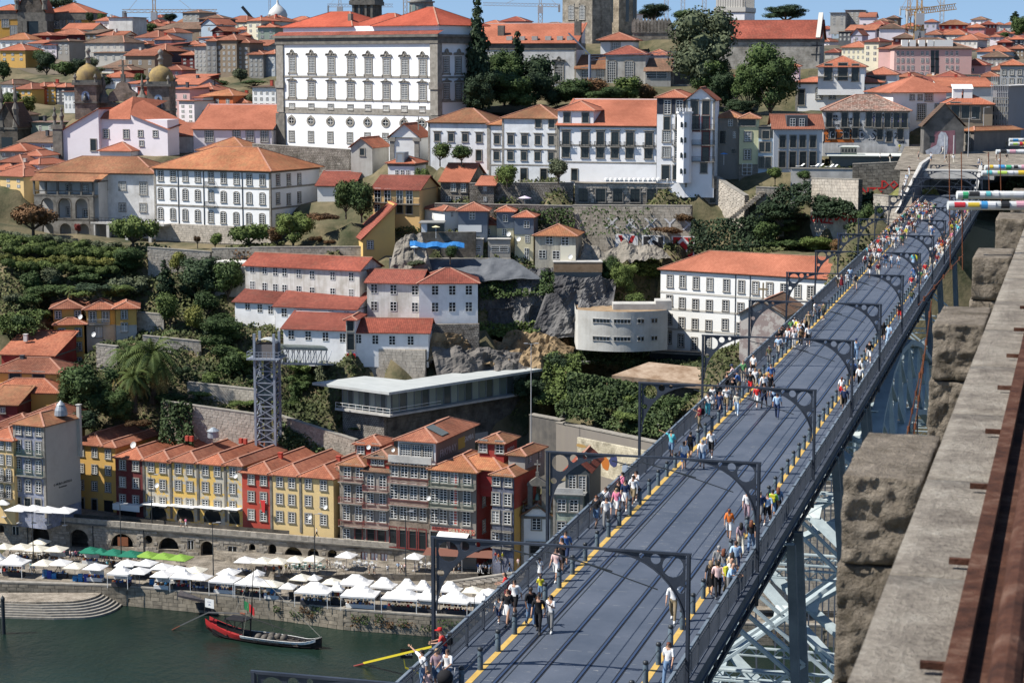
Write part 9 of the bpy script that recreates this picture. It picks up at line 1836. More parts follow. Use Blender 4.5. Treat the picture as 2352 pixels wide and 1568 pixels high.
for k,(c,x,y,n,col_)in enumerate((('e1',50,600,3,'black'),('e1',120,605,2,'blue'),('e1',385,632,3,'blue'),('e1',425,640,3,'dark blue'),('e1',465,642,2,'blue'),('e1',645,665,2,'blue'),('e1',690,668,3,'blue'),('e1',740,672,3,'dark blue'),('e1',825,655,2,'dark blue'),('e1',870,658,2,'blue'),('e1',1105,682,2,'dark blue'),('e1',1300,695,2,'blue'),('e1',1350,715,2,'black'),('e1',1430,705,2,'blue'),('e1',1695,745,3,'black'),('e1',1735,745,2,'black'),('e1',1815,762,2,'black'),('e1',1860,765,3,'black'),('e1',1980,778,2,'straw'),('e1',2010,780,2,'straw'),('e1',2050,788,2,'straw'),('e1',2110,795,3,'straw'),('e1',2150,800,2,'blue'),('e1',2290,818,2,'dark blue'),('e1',2330,822,3,'blue'),('e2',140,815,2,'dark blue'),('e2',200,820,4,'blue'),('e2',355,828,3,'black'),('e2',410,842,2,'black'),('e2',505,850,2,'black'),('e2',555,855,2,'black'),('e2',603,855,3,'straw'),('e2',648,852,1,'blue'),('e2',790,875,2,'black'),('e2',945,875,2,'black'),('e2',995,878,2,'straw'),('e2',1030,882,1,'blue'),('e2',1165,895,1,'blue'),('e2',1210,895,1,'blue'),('e2',1262,900,1,'blue'),('e2',1310,902,1,'dark blue'),('e2',1390,905,1,'green'))):
 m={'black':au('crate_black',(.02,.022,.025),.6),'blue':au('crate_blue',(.03,.20,.45),.5),'dark blue':au('crate_dark_blue',(.02,.05,.30),.5),'straw':au('crate_card',(.42,.30,.17),.8),'green':au('crate_green',(.02,.25,.12),.6)}[col_]
 p=atz(cu(c,x),cv(c,y),QZ)
 for j in range(n):
  t=ay('crate',f'{col_ if col_ != "straw" else "cardboard"} storage box, {ORD[j]} from the bottom of its stack, stack {"left of the sculpture" if x < 1500 and c == "e1" else "between sculpture and mast" if c == "e1" else "right of the boat mast" if x < 700 else "near the bridge end"} at the quay edge','box',(p.x+rnd.uniform(-.05,.05),p.y,QZ+j*.42),rnd.uniform(-.3,.1),'storage boxes at the quay edge')
  if 'box' not in cm:cm['box']=MB().am(-.36,.36,-.26,.26,0,.36).ag('body',[m]);cm['lid']=MB().am(-.38,.38,-.28,.28,.36,.41).ag('lid',[m])
  for nm,me in(('body',cm['box']),('lid',cm['lid'])):o=ob(nm,me,t);o.material_slots[0].link='OBJECT';o.material_slots[0].material=m
tb=MB().ac([(0,.74),(.4,.74),(.4,.70),(.04,.69),(.04,.05),(.25,0)],10).ag('table',[au('cafe_table',(.5,.5,.48),.6)]);chm=MB().am(-.2,.2,-.2,.2,.42,.46).am(-.2,.2,.18,.22,.46,.85);
for x in(-.17,.17):
 for y in(-.17,.17):chm.am(x-.02,x+.02,y-.02,y+.02,0,.42)
for nm,c,xs,y,zg,mt in(('teal','e2',(370,420,470,560,600),560,LZ,au('teal_paint',(.08,.28,.26),.6)),('white','e2',(740,770,890,930,990,1040),545,LZ,au('white_plastic',(.7,.7,.7),.5)),('dark','e1',(150,210,260,330,370,440,500),465,QZ,au('rattan',(.14,.11,.08),.8)),('pale','e2',(1460,1530,1620,1720,1790,1880,1960),545,LZ,au('white_plastic',(.7,.7,.7),.5)),('brown','e1',(700,760,820,880,940,1000,1090,1160),475,QZ,au('table_wood',(.25,.13,.06),.7))):
 cme=chm.ag('chair',[mt])
 for i,x in enumerate(xs):
  p=atz(cu(c,x),cv(c,y+rnd.uniform(-12,12)),zg);tag(ob('cafe_table',tb,None,p[:]),f'small round cafe table with {nm} chairs, {ORD[i]} from the left of its terrace','table',f'tables of the {nm} chair terrace')
  for j,(dx,dy,rz)in enumerate(((-.6,0,math.pi/2),(.6,0,-math.pi/2),(0,.6,0))):tag(ob('cafe_chair',cme,None,(p.x+dx,p.y+dy,p.z),rz),f'{nm} cafe chair {["left of", "right of", "behind"][j]} the {ORD[i]} table of its terrace','chair',f'{nm} cafe chairs')
B0,B1=atz(508,1455,0),atz(722,1488,0);B0.y-=1;d_=B1-B0;BL=d_.length+1.2;cs=math.atan2(d_.y,d_.x)
def dl(L,wd,name,tt,m_h,m_s,m_red=None,lift=3.6):
 n=24;sec=[]
 for i in range(n+1):
  s=i/n;x=s*L;w=wd/2*max(.02,math.sin(math.pi*min(1,max(0,.06+s*.93)))**.62);sh=.95+lift*max(0,(.26-s)/.26)**2.0+.9*max(0,(s-.8)/.2)**1.8;kz=-.35+(lift*.93 if 1 else 0)*max(0,(.2-s)/.2)**2.0+.8*max(0,(s-.85)/.15)**2
  x2=x-2.2*max(0,(.26-s)/.26)**1.5;sec.append((x2,w,sh,kz))
 b=MB();g=MB();r=MB()
 for i in range(n):
  (x0,w0,s0,k0),(x1,w1,s1,k1)=sec[i],sec[i+1]
  for sg in(-1,1):
   P=lambda x,w,s,k,t:(x,sg*w*(.45+.55*t**.6),k+(s-k)*t)
   tgt=(r if m_red and i<n*.21 else b)
   for t0,t1 in((0,.35),(.35,.72),(.72,1)):
    q=[P(x0,w0,s0,k0,t0),P(x1,w1,s1,k1,t0),P(x1,w1,s1,k1,t1),P(x0,w0,s0,k0,t1)];(g if(t0>.7 and i>=n*.21 and i<n-1)else tgt if t0>.3 or i<2 else b).ae(q if sg<0 else q[::-1])
   if i>=1:q=[(x0,sg*w0,s0),(x1,sg*w1,s1),(x1,sg*(w1-.16),s1),(x0,sg*max(0,w0-.16),s0)];(g if i>=n*.21 else tgt).ae(q if sg<0 else q[::-1]);q=[(x0,sg*(w0-.14),s0),(x1,sg*(w1-.14),s1),(x1,sg*(w1-.2)*.9,.25),(x0,sg*(w0-.2)*.9,.25)];b.ae(q[::-1]if sg<0 else q)
  b.ae([(x0,-w0,k0),(x0,w0,k0),(x1,w1,k1),(x1,-w1,k1)]);
  if i<n*.9:b.ae([(x0,-w0*.93,max(.25,k0+.3)),(x1,-w1*.93,max(.25,k1+.3)),(x1,w1*.93,max(.25,k1+.3)),(x0,w0*.93,max(.25,k0+.3))])
 b.aa('hull',[m_h],tt);g.aa('gunwale',[m_s],tt)
 if m_red:r.aa('stern',[m_red],tt)
 return sec
BK=au('boat_black',(.012,.011,.012),.45);BR=au('boat_red',(.45,.03,.03),.5);cQ=aC('dark_deck_wood',(.05,.045,.04),(.12,.10,.085),2,.8)
bt=ay('river_boat','black and white wooden cargo boat with raised red stern and mast','boat',B0[:],cs);sec=dl(BL,3.6,'b',bt,BK,aL,BR,1.7)
a9('BURGOMESTRE',.62,aI,bt,(BL*.52,-1.86,.72),(math.pi/2-.25,0,.01),.01)
MB().am(BL*.3,BL*.82,-1.2,1.2,.3,.42).aa('deck_boards',[cQ],bt);m=MB()
for x in(.62,.68,.74,.80):m.am(BL*x,BL*x+.15,-1.5,1.5,.6,.68)
m.ao((BL*.55,.5,.75),(BL*.8,-.3,.8),.12).ao((BL*.55,-.5,.75),(BL*.8,-.8,.8),.12);m.aa('thwart',[cQ],bt)
m=MB();
for x in(1.9,4.6):
 for y in(-1.1,1.1):m.ao((x,y,.4),(x,y,3.1),.11)
m.ao((1.9,-1.1,.6),(4.6,-1.1,3.0),.08).ao((1.9,-1.1,3.0),(4.6,-1.1,.6),.08).am(1.5,5.0,-1.3,1.3,3.0,3.12).ao((1.7,-1.2,3.1),(1.7,-1.2,3.7),.1).ao((4.9,-1.2,3.1),(4.9,-1.2,3.7),.1);m.aa('steering_platform',[BK],bt)
MB().af((5.2,0,.3),(6.0,.0,11),.12,.06,8).af((4.0,-.4,3.9),(BL*.82,.2,1.5),.08,.05,6).aa('mast',[BK],bt)
m=MB();m.ao((6.0,0,10.9),(BL-.2,0,1.9),.05).ao((6.0,0,10.9),(2.2,.8,3.7),.05).ao((6,0,10.7),(5.0,-1.7,1),.03).ao((5.9,0,10),(8.5,1.6,1),.03);m.aa('rigging',[au('rope',(.30,.28,.24),.9)],bt)
m=MB().ao((4.2,0,3.9),(-2,0,3.4),.16).ao((-2,0,3.4),(-7,0,.8),.18);m.aa('steering_oar',[au('oar_grey',(.10,.10,.10),.6)],bt);MB().ao((-7,0,.8),(-8.6,0,-.1),.38,.1).am(3.6,4.4,-.1,.1,3.8,4.0).aa('oar_blade',[au('oar_brown',(.28,.09,.05),.6)],bt)
fl=MB().ae([(0,0,0),(1.6,0,-.15),(1.6,0,1.25),(0,0,1.35)]).ae([(0,.02,1.35),(1.6,.02,1.25),(1.6,.02,-.15),(0,.02,0)]);o=fl.aa('pennant',[aL],bt);o.location=(-2.6,0,4.2);o=a9('* * *\n-A-',.35,au('flag_blue',(.03,.05,.25),.6),bt,(-1.8,-.03,4.8),ext=.005);MB().af((-2.6,0,3.3),(-2.6,0,5.6),.04,n=6).aa('staff',[cQ],bt)
o=MB().ae([(0,0,0),(.8,0,-.3),(.8,0,1.0),(0,0,1.3)]).ae([(.8,0,-.3),(1.7,0,-.9),(1.7,0,.3),(.8,0,1.0)],1).ae([(0,.02,1.3),(.8,.02,1.0),(.8,.02,-.3),(0,.02,0)]).ae([(.8,.02,1.0),(1.7,.02,.3),(1.7,.02,-.9),(.8,.02,-.3)],1).aa('boat_flag',[au('flag_green',(.02,.18,.06),.8),au('flag_red',(.5,.03,.03),.8)],bt);o.location=(4.3,0,4.6)
brl=MB().ac([(0,-.6),(.42,-.6),(.52,-.25),(.55,0),(.52,.25),(.42,.6),(0,.6)],12).ag('barrel_body',[aC('barrel_wood',(.07,.065,.055),(.15,.13,.11),3,.8)],1);cq=MB()
for z in(-.34,-.14,.14,.34):cq.ac([(.48,z-.03),(.57-.2*abs(z),z),(.48,z+.03)],12)
cq=cq.ag('hoop',[aI])
for i,(x,y)in enumerate(((7.1,-.75),(8.2,-.85),(9.3,-.95),(8.6,.55),(9.7,.5),(10.8,.4))):
 w_=bt.matrix_world;p=Matrix.Translation(B0)@Matrix.Rotation(cs,4,'Z')@Vector((x,y,.87));t=ay('barrel',f'old wooden wine barrel on the boat deck, {["left", "middle", "right"][i % 3]} one of the {"near" if i < 3 else "far"} three','barrel',p[:],cs,'barrels on the boat');t.rotation_euler=(math.pi/2,0,cs+.15);ob('staves',brl,t);ob('hoop',cq,t)
for i,x in enumerate((BL*.86,BL*.89)):p=Matrix.Translation(B0)@Matrix.Rotation(cs,4,'Z')@Vector((x,-.6+i,1.3));
p=atz(836,1523,.3);q=at(1000,1482,262);t=ay('steering_oar','long yellow steering oar of a boat hidden by the railing','oar',p[:]);d_=q-p;MB().ao((0,0,.1),d_,.3).aa('shaft',[au('oar_yellow',(.55,.45,.03),.5)],t);MB().ao((-1.6,-.1,-.4),(1.2,.0,.3),.45,.14).aa('blade',[au('oar_red',(.2,.04,.03),.6)],t)
p=at(934,1500,268);t=ay('boat_sign','small black boat sign lettered DALVA above the yellow oar','sign',p[:]);MB().am(-.85,.85,-.04,.04,-.7,.7).aa('board',[BK],t);a9('DALVA',.5,aL,t,(0,-.06,-.1),ext=.01);MB().ao((-.4,0,-.7),(-.2,0,-2.0),.1).ao((-.2,0,-2.0),(3.5,0,-3.6),.22).aa('stem_post',[au('oar_yellow',(.55,.45,.03),.5)],t)
p=atz(1040,1490,0);t=ay('river_boat','dark boat with a thin mast mostly hidden behind the bridge railing','boat',(p.x,p.y-3,0),cs);dl(12,3.2,'c',t,BK,BK,None,2.0);MB().af((4,0,.4),(3.5,0,9.5),.1,.05).aa('mast',[BK],t)
for i,(u,v,c_,lb)in enumerate(((1722,1281,(.03,.03,.035),'black car parked on the far bank seen through the braces'),(1741,1292,(.45,.46,.47),'silver car half hidden behind a bridge strut'),(1742,1320,(.04,.045,.05),'dark car beside three people on the far bank road'))):
 p=atz(u,v,12 if i<2 else 4.3);t=ay('parked_car',lb,'car',p[:],.1+.2*i);b=MB();pr=[(-2.1,.3),(-2.1,.75),(-1.9,.9),(-1.1,.95),(-.6,1.4),(.8,1.42),(1.5,.95),(2.0,.85),(2.15,.6),(2.15,.3)]
 b.ae([(x,-.85,z)for x,z in pr][::-1]).ae([(x,.85,z)for x,z in pr])
 for j in range(len(pr)):k=(j+1)%len(pr);b.ae([(pr[j][0],-.85,pr[j][1]),(pr[k][0],-.85,pr[k][1]),(pr[k][0],.85,pr[k][1]),(pr[j][0],.85,pr[j][1])][::-1])
 b.aa('body',[au('car_paint_%d'%i,c_,.3)],t);MB().ae([(-1.0,-.86,.98),(-.55,-.86,1.34),(.75,-.86,1.36),(1.35,-.86,.98)][::-1]).ae([(-1.05,-.7,1.0),(-.6,-.7,1.42),(-.6,.7,1.42),(-1.05,.7,1.0)]).aa('windows',[bE],t)
 for x in(-1.35,1.35):
  for y in(-.86,.78):MB().af((x,y-.04,.33),(x,y+.12,.33),.33,n=12).aa('wheel',[aI],t)
def bG(lab,c,x,y,D,w,m):p=at(cu(c,x),cv(c,y),D);t=ay('parasol',lab,'parasol',p[:]);r=w*CR[c][2]*D/F/2;MB().ac([(r,0),(0,r*.35)],8).aa('canopy',[m],t);MB().af((0,0,-2.2),(0,0,r*.3),.04).aa('pole',[aL],t)
bG('pale lilac parasol on the garden wall terrace','b3',212,240,402,115,au('cloth_lilac',(.55,.48,.6),.8));bG('cream parasol on the pot terrace of the clad house','b2',1590,488,389,75,au('cloth_cream2',(.62,.56,.34),.8));bG('small pale blue parasol beside the blue tarpaulin','b2',1405,660,386,75,au('cloth_pale_blue',(.4,.5,.6),.8));bG('bright blue parasol by the crumbling tower house','a3',1915,1318,404,70,au('cloth_blue2',(.05,.25,.6),.8))
tp=ay('tarpaulin','bright blue tarpaulin stretched over the cliff-top yard','tarpaulin',at(cu('b2',1600),cv('b2',648),386.5)[:]);m=MB()
for i in range(10):
 for j in range(3):P=lambda a,b:(-5.3+a*1.06,b*.5,.7-b*.45+.2*math.sin(a*1.7+b)+.4*(a<2)*(1-a/2)*.5);m.ae([P(i,j),P(i+1,j),P(i+1,j+1),P(i,j+1)][::-1]);m.ae([(x,y-.4,z-.9+(j*.0))for x,y,z in(P(i,0),P(i+1,0))]+[P(i+1,0),P(i,0)])if j==0 else None
m.aa('sheet',[aC('tarp_blue',(.03,.18,.5),(.05,.28,.65),1.5,.5,3,.4)],tp)
for i,(x,y)in enumerate(((430,1440),(555,1440),(595,1440),(680,1445),(715,1448))):
 p=at(cu('a4',x),cv('a4',y),397);t=ay('deck_chair',f'white deck chair on the long pale terrace, {ORD[i]} from left','deck chair',p[:],.5,'deck chairs on the long terrace');MB().am(-.9,.3,-.3,.3,.3,.36).ae([(.3,-.3,.33),(1.0,-.3,.8),(1.0,.3,.8),(.3,.3,.33)]).aa('lounger_frame',[aL],t)
wb=ay('bulk_bags','row of white rubble sacks on the terrace edge below the white house','sacks',at(cu('b3',1080),cv('b3',100),403)[:]);m=MB()
for i in range(16):x=-4+i*.95;m.ac([(.5,0),(.55,.35),(.35,.7),(0,.75)],7,c=(x,rnd.uniform(-.3,.3)))
m.aa('sack_pile',[au('sack_white',(.68,.68,.66),.8)],wb,kind='stuff')
for i,(x,y,c)in enumerate(((533,100,'d1'),(655,105,'d1'),(1060,0,'b1'))):
 if c=='b1':continue
 p=at(cu(c,x),cv(c,y),379.3);t=tag(MB().ae([(-.5,0,0),(.5,0,0),(.45,0,1.2),(-.5,0,1.3)]).ae([(-.5,.02,1.3),(.45,.02,1.2),(.5,.02,0),(-.5,.02,0)]).aa('laundry',[aX('light_blue' if i==0 else 'khaki')],loc=p[:]if 0 else None),['pale blue towel drying under the villa window','brown cloth drying under the right villa window'][i],'laundry');t.location=p
for i,(c,x,y,D,r_)in enumerate((('d1',1342,1240,333,.45),('d1',2015,1160,326,.42),('d1',1140,895,341,.6),('d2',1015,915,321,.4),('d2',1225,938,320,.35),('d2',645,1425,321,.42),('d2',512,1512,322,.4),('d2',1528,1350,314,.4),('b2',2213,548,391,.5),('b2',2298,590,390,.5),('b3',603,742,385.5,.5),('b1',688,1255,379,.5),('b1',802,1405,378.5,.5),('a4',1635,955,432,.9))):
 p=at(cu(c,x),cv(c,y),D);t=ay('satellite_dish',f'pale satellite dish {["on the peeling yellow wall", "at the end of the peeling yellow row", "on the ochre pair roof", "on the red attic wall", "beside the white penthouse", "low on the cream yellow house", "lowest on the cream yellow house", "by the grey four-window house", "on the left slate box house", "on the right slate box house", "on the stained old house", "below the villa upper roof", "on the bare render of the villa", "on the big corner house gable"][i]}','dish',p[:],-.6);t.rotation_euler=(math.pi/2-.4,0,-.5);MB().ac([(0,-.12),(r_*.6,-.08),(r_,.05)],14).ac([(r_,.055),(r_*.6,-.07),(0,-.11)],14).aa('dish',[au('dish_white',(.55,.55,.53),.5)],t)
TOW,aJ,bu,ck=-AZ,math.pi-AZ,-math.pi/2-AZ,math.pi/2-AZ
NUMW=['zero','one','two','three','four','five','six','seven','eight','nine','ten','eleven','twelve','thirteen','fourteen','fifteen','sixteen']
def cV(p,who,top,bot,legs,pose,extra=''):
 q=Matrix.Rotation(AZ,4,'Z')@p;i=sum(1 for z in PS if z<q.y);side='left walkway' if q.x<YL else 'right walkway' if q.x>YR else 'tram lanes'
 ps={'walk':'walking','walk2':'walking','stand':'standing','lean':'leaning on the rail','phone':'holding a phone','wave':'stretching an arm','push':'pushing a pram'}[pose]
 return f"{who} in {top.replace('_', ' ')} top, {bot.replace('_', ' ')} {legs}{extra}, {ps} on {side} past portal {NUMW[i]}"
def P(c,x,y,face,top,bot,legs='s',fem=0,pose='walk',hair='dark',child=0,bag=None,cap=None,sk=0,long=None):
 legs={'t':'trousers','s':'shorts','k':'skirt','d':'dress'}[legs];p=atz(cu(c,x),cv(c,y),DZ);who='child' if child else 'woman' if fem else 'man';ex=' and backpack' if bag else ' and cap' if cap else ''
 bZ(p,face+rnd.uniform(-.25,.25),top,bot,legs,hair,fem,pose,child,cV(p,who,top,bot,legs,pose,ex),sk,bag,cap,long,rnd.uniform(.95,1.03)*(.96 if fem else 1.02),'child' if child else 'person')
for a in(('e2',1665,1425,bu,'striped_red','navy','t',0,'lean','dark',0,'black','red'),('e2',1475,1625,bu+.8,'white','denim','t',0,'wave'),('e2',1600,1600,TOW,'patterned','denim','s',1,'walk','fair'),('e2',1690,1605,TOW,'white','denim','t',0,'push','brown'),('e2',1520,1640,TOW,'pale_pink','pale_pink','s',1,'walk','fair',1),('e2',2127,1020,TOW,'white','navy','s',0,'walk','dark',1),('e2',2202,1050,TOW,'black','white','k',1,'walk','auburn'),('e2',2262,970,TOW,'white','black','s',0,'walk','dark'),('e2',2205,880,bu,'red','red','d',1,'lean','dark'),('e3',340,650,TOW,'white','white','k',1,'wave','dark',1),('e3',480,668,TOW,'pale_pink','white','s',1,'walk','brown'),('e3',560,535,TOW,'blue','navy','s',0,'walk','dark'),('e3',525,592,TOW,'black','black','s',1,'phone','brown'),('e3',347,812,TOW,'yellow','denim','s',0,'stand','dark',1,None,None,3),('e3',262,1052,TOW+1,'black','denim','t',0,'phone','dark',0,None,None,3),('e3',328,1108,TOW,'black','black','t',0,'walk','dark'),('e3',432,1108,TOW,'white','grey','t',1,'phone','dark'),('e3',822,203,TOW,'black','denim','s',1,'walk','auburn'),('e3',908,218,TOW,'white','grey','t',0,'walk2','dark'),('e3',1480,1012,TOW,'white','khaki','t',0,'walk','dark'),('e3',1438,1545,TOW,'white','denim','t',1,'walk2','auburn'),('e3',1800,785,aJ,'black','black','d',1,'walk','fair'),('e3',1862,808,aJ,'pale_pink','black','t',0,'walk2','dark'),('e3',1868,660,aJ,'grey','khaki','s',0,'walk','grey'),('e3',1912,670,aJ,'grey','denim','t',1,'walk','auburn'),('e3',2015,625,aJ,'light_blue','navy','s',0,'walk','brown'),('e3',1985,720,aJ,'beige','denim','s',1,'stand','dark'),('e3',1945,770,ck,'cream','khaki','t',0,'lean','brown'),('e3',1960,815,ck,'light_blue','grey','t',0,'lean','dark',0,'yellow'),('e3',1958,308,aJ,'orange','white','s',1,'walk','auburn',0,None,None,0,0),('e3',2112,155,TOW,'white','patterned','t',1,'walk','grey',0,None,None,0,0),('e3',2058,432,aJ,'patterned','cream','t',1,'walk','dark'),('e3',2148,412,aJ,'black','denim','t',1,'walk2','auburn'),('e3',2222,178,TOW,'navy','grey','s',0,'walk','grey'),('e3',2285,178,TOW,'light_blue','black','s',0,'walk2','dark'),('d4',192,1545,aJ,'lime','denim','s',0,'walk','dark',0,'yellow'),('d4',240,1520,aJ,'denim','black','t',1,'walk','auburn'),('d3',1465,1000,TOW,'turquoise','denim','s',1,'wave','fair'),('d3',1628,1008,aJ,'navy','black','s',0,'walk','dark',0,'black'),('d3',1572,1108,aJ,'white','blue','s',0,'walk2','brown'),('d3',1728,1092,aJ,'white','denim','s',0,'walk','grey'),('d3',1805,998,TOW,'white','black','s',0,'walk','dark',0,None,None,3),('d3',1705,772,bu+.5,'maroon','khaki','t',0,'phone','dark',0,'black'),('d3',1778,648,TOW,'white','turquoise','t',1,'phone','brown'),('d3',1815,590,TOW,'white','white','d',1,'stand','fair'),('d3',1875,645,TOW,'navy','navy','d',1,'walk','auburn'),('d3',1935,608,TOW,'white','khaki','s',0,'walk','grey'),('d3',1862,560,TOW,'black','black','s',0,'stand','dark'),('d3',2025,638,TOW,'cream','light_blue','t',1,'walk','grey',0,None,None,0,0),('d3',2195,582,TOW,'red','white','s',1,'walk','dark'),('d3',2258,575,TOW,'black','navy','s',0,'walk2','dark',0,None,None,3),('d3',2340,578,aJ,'light_blue','navy','t',0,'walk','dark'),('d3',1985,520,TOW,'black','grey','t',0,'stand','dark'),('d3',2045,470,bu,'blue','khaki','t',0,'lean','dark',0,None,'navy'),('d3',2000,400,bu,'pale_pink','navy','t',0,'lean','dark',0,None,'navy'),('d3',1940,470,TOW,'black','black','s',0,'phone','dark'),('d3',2140,470,TOW,'black','red','s',0,'walk','dark',0,None,None,3),('d3',2180,430,TOW,'white','beige','s',1,'walk','fair'),('d3',2255,480,TOW,'white','black','s',0,'walk','fair'),('d3',2310,470,TOW,'black','black','d',1,'walk','dark'),('d3',2315,400,TOW,'blue','orange','s',0,'walk','brown'),('d3',2215,430,TOW,'khaki','denim','s',1,'walk','fair'),('d3',995,1508,TOW,'pink','white','s',1,'walk','fair'),('d3',1012,1440,TOW,'black','denim','s',1,'walk','auburn'),('d3',1070,1452,TOW,'navy','white','k',1,'walk','dark'),('d3',1140,1412,TOW,'white','khaki','s',0,'walk','dark',0,None,None,3),('d3',902,1500,TOW,'white','navy','s',1,'walk','brown'),('d3',1045,1370,bu+.6,'pink','denim','s',1,'stand','dark'),('d3',1160,1370,TOW,'white','white','d',1,'phone','dark'),('d4',232,672,aJ,'light_blue','navy','t',0,'walk','brown'),('d4',785,500,aJ,'white','maroon','t',1,'walk','auburn',0,None,None,0,0),('d4',808,610,aJ,'navy','black','s',0,'walk','grey'),('d4',790,560,aJ,'red','khaki','t',1,'walk2','grey',0,None,None,0,0),('d4',940,412,aJ,'white','black','t',0,'walk','dark'),('d4',960,330,aJ,'white','cream','t',1,'walk','fair'),('d4',882,362,aJ,'blue','black','s',0,'walk2','dark',0,'navy'),('d4',908,175,TOW,'light_blue','denim','t',0,'walk','dark',0,None,'navy'),('d4',1022,192,TOW,'black','white','s',0,'walk','dark'),('b4',500,1508,TOW,'white','black','s',0,'walk','brown'),('b4',435,1508,TOW,'brown','black','t',1,'walk','dark'),('b4',470,1440,aJ,'black','denim','k',1,'walk','fair'),('b4',630,1292,bu+.8,'olive','black','s',0,'phone','dark'),('b4',555,1282,ck,'white','grey','s',0,'phone','dark'),('b4',540,1230,bu,'black','khaki','s',0,'lean','dark'),('b4',500,1380,TOW,'khaki','khaki','s',0,'walk','fair'),('b4',1145,1462,aJ,'black','black','s',1,'walk','dark'),('b4',1190,1490,aJ,'light_blue','light_blue','t',0,'walk2','brown'),('b4',1285,1295,aJ,'black','red','s',0,'walk','dark',0,None,'black'),('b4',1385,1172,aJ,'olive','denim','t',0,'walk','dark',0,'olive'),('b4',1405,962,TOW,'blue','denim','t',0,'walk','grey'),('b4',1430,832,aJ,'yellow','olive','s',0,'walk','brown'),('b4',1400,832,aJ,'turquoise','light_blue','k',1,'walk','fair'),('b4',1275,845,TOW,'white','denim','s',1,'phone','fair'),('b4',1212,838,TOW,'white','denim','s',1,'walk','brown'),('b4',1160,838,TOW,'navy','denim','s',0,'walk','grey'),('b4',1100,928,TOW,'maroon','cream','t',0,'walk','dark'),('b4',1022,922,TOW,'black','white','s',1,'walk','fair'),('b4',990,850,aJ,'white','black','s',0,'walk','dark',0,'maroon'),('b4',1035,850,aJ,'brown','black','s',0,'walk','brown'),('b4',1105,815,aJ,'white','grey','s',0,'walk','brown'),('b4',785,1022,TOW,'white','maroon','d',1,'stand','fair'),('b4',905,1028,aJ,'grey','beige','s',0,'walk','brown',0,'black'),('b4',835,998,TOW,'white','white','s',1,'walk','brown'),('b4',755,1012,aJ,'cream','khaki','s',1,'walk','brown'),('b4',858,970,aJ,'light_blue','navy','s',0,'walk','dark')):P(*a)
pr=ay('pram','black pram pushed along the left walkway at the frame bottom','pram',atz(cu('e2',1668),cv('e2',1650),DZ)[:],TOW);MB().ac([(.05,.45),(.28,.5),(.33,.8),(.2,1.0),(0,1.05)],10).aa('hood',[aX('black')],pr,1);m=MB().ao((-.25,.5,1.0),(-.25,-.1,.2),.03).ao((.25,.5,1.0),(.25,-.1,.2),.03).ao((-.25,.5,1.0),(.25,.5,1.0),.03);m.aa('frame',[LG],pr)
for x,y in((-.25,.3),(.25,.3),(-.25,-.3),(.25,-.3)):MB().af((x-.02,y,.12),(x+.02,y,.12),.12,n=8).aa('wheel',[aI],pr)
rp=random.Random(21);dW=['white']*8+['black']*5+['navy','grey','light_blue','red','pink','green','cream','beige','yellow','turquoise','olive','maroon','pale_pink','blue','orange'];d5=['denim','black','khaki','white','navy','grey','beige','black','cream'];dJ=set()
cT=[]
def aS(loc,face,wherefn,pose=None):
 for _ in range(40):
  top,bot,legs,fem,hair=rp.choice(dW),rp.choice(d5),rp.choice(['shorts','trousers','trousers']),rp.random()<.5,rp.choice(['dark','dark','brown','fair','auburn','grey'])
  c9=pose or rp.choice(['walk','walk2','walk','stand','phone']);w=wherefn;lab=f"{hair}-haired {'woman' if fem else 'man'} in {top.replace('_', ' ')} top and {bot} {legs}, {w}"
  if lab not in dJ:break
 if wherefn==1:cT.append((loc,face,top,bot,legs,hair,fem,c9));return
 dJ.add(lab);return b6(loc,face,top,bot,legs,hair,fem,c9,lab,rp.choice([0,0,1,2,3,1]),'people strolling on the bridge and quays')
def aM(n,t0,t1,s0,s1,side,lean=.25):
 for _ in range(n):
  s=s0+(s1-s0)*rp.random();t=rp.uniform(t0,t1);ln=side and rp.random()<lean
  if ln:t=(-22.8 if side<0 else-13.8)
  p=bp(s,t,DZ);i=sum(1 for z in PS if z<s);f=(bu if side<0 else ck)if ln else rp.choice([TOW,aJ])+rp.uniform(-.3,.3)
  aS(p,f,s>225 or f"{'at the rail ' if ln else ''}{'left walkway' if side < 0 else 'right walkway' if side > 0 else 'tram lanes'} past portal {NUMW[i]}",'lean' if ln else None)
sA_=lambda c,x,y:(Matrix.Rotation(AZ,4,'Z')@atz(cu(c,x),cv(c,y),DZ)).y
aM(16,-22.9,-21.4,sA_('b4',180,1520),sA_('b4',360,1330),-1)
aM(10,-22.9,-21.6,sA_('d3',1990,500),sA_('b4',200,1420),-1)
aM(22,-22.9,-20.9,sA_('b4',1000,800),sA_('b4',1160,640),-1)
aM(85,-22.9,-20,sA_('b4',1150,690),sA_('b4',1560,330),-1,.35)
aM(70,-22.9,-19.5,sA_('b4',1420,440),330,-1,.3)
aM(14,-15.2,-13.9,sA_('b4',1420,1050),sA_('b4',1620,760),1,.4)
aM(34,-15.5,-13.9,sA_('b4',1620,780),sA_('b4',1850,500),1,.4)
aM(22,-15.5,-13.9,sA_('b4',1850,500),330,1,.4)
aM(9,-21,-17,sA_('b4',1350,690),320,0)
def aN(c,pts,z,wh,rot=None):
 for x,y in pts:aS(atz(cu(c,x),cv(c,y),z),rp.uniform(-3.1,3.1)if rot is None else rot,wh)
aN('e2',[(135,620),(205,612),(250,610),(268,615),(308,600),(335,598),(425,592),(510,598),(803,605),(1020,608),(1060,608),(1177,608),(1267,590),(1298,600),(1325,598),(1410,592),(1445,582),(1680,598),(1745,595),(1788,590),(1950,592),(1972,600),(1995,598),(2015,598),(2045,600),(2065,598),(2095,590),(2115,585),(2130,575),(660,560),(675,565),(1620,572),(1635,570)],LZ,'walking along the raised lane')
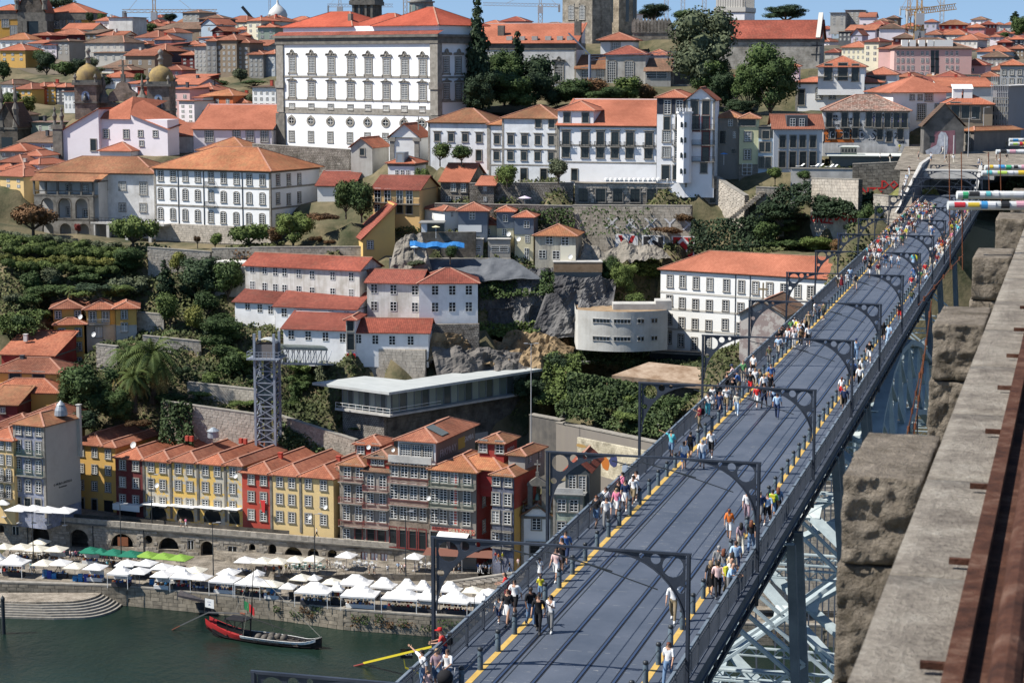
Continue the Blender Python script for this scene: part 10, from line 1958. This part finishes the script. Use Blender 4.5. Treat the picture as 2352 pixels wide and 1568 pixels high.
aN('e2',[(2100,500),(2125,510),(2160,505),(2220,590),(2295,555),(1975,410)],6.8,'near the chapel stairs')
aN('e1',[(85,452),(550,470),(600,482),(265,590),(292,605),(500,575),(920,570),(940,560),(625,490),(980,650),(1285,640),(1190,640),(2275,615),(2340,610),(1070,640),(650,485),(700,480),(1320,505),(1150,500),(1510,508),(820,480),(895,520)],QZ,'on the lower quay among the parasols')
aN('e2',[(265,775),(570,800),(600,760),(875,840),(1070,810),(1180,800),(1445,880),(1350,830),(660,770),(820,800),(1000,800),(130,600+160),(1240,830),(1700,850),(1560,850),(450,770),(740,790),(1620,860),(1480,860)],QZ,'standing behind the market stalls')
aN('e1',[(1548,210),(1590,213)],8.9,'looking over the promenade parapet')
aN('e2',[(570,295)],8.2,'sitting out on the promenade corner')
for x in range(6):aS(atz(cu('e3',2250+0),cv('e3',1000),4.3)+Vector((x*1.1-8,x*.4+3,0)),rp.uniform(-3,3),'on the far bank below the deck')
for i in range(26):s=rp.uniform(378,440);aS(bp(s,rp.uniform(-36,-8),DZ+4.5+(s-374)*.038),rp.uniform(-3,3),1)
for i in range(9):s=rp.uniform(330,372);aS(bp(s,-25-(s-322)*.04,DZ+.2+(s-322)*.078),rp.choice([TOW,aJ]),'on the ramp beside the tunnel cut')
vs_,fs_,dB,cl=[],[],[],[]
for loc,face,top,bot,legs,hair,fem,pose in cT:
 me=bX(pose,fem,legs);A=np.empty(len(me.vertices)*3);me.vertices.foreach_get('co',A);A=A.reshape(-1,3);c_,s_=math.cos(face),math.sin(face);B=np.stack([A[:,0]*c_-A[:,1]*s_+loc[0],A[:,0]*s_+A[:,1]*c_+loc[1],A[:,2]+loc[2]],1);n0=len(vs_);vs_+=B.tolist();ms=[ca(rp.choice([0,1,2])),aX(top),aX(bot),au('hair',cF[hair],.7),au('shoe',(.5,.5,.48),.6)]
 for p in me.polygons:
  m=ms[p.material_index]
  if m not in cl:cl.append(m)
  fs_.append(tuple(i+n0 for i in p.vertices));dB.append(cl.index(m))
me=bpy.data.meshes.new('crowd');me.from_pydata(vs_,[],fs_)
for m in cl:me.materials.append(m)
me.polygons.foreach_set('material_index',dB);ob('distant_crowd',me,kind='stuff')
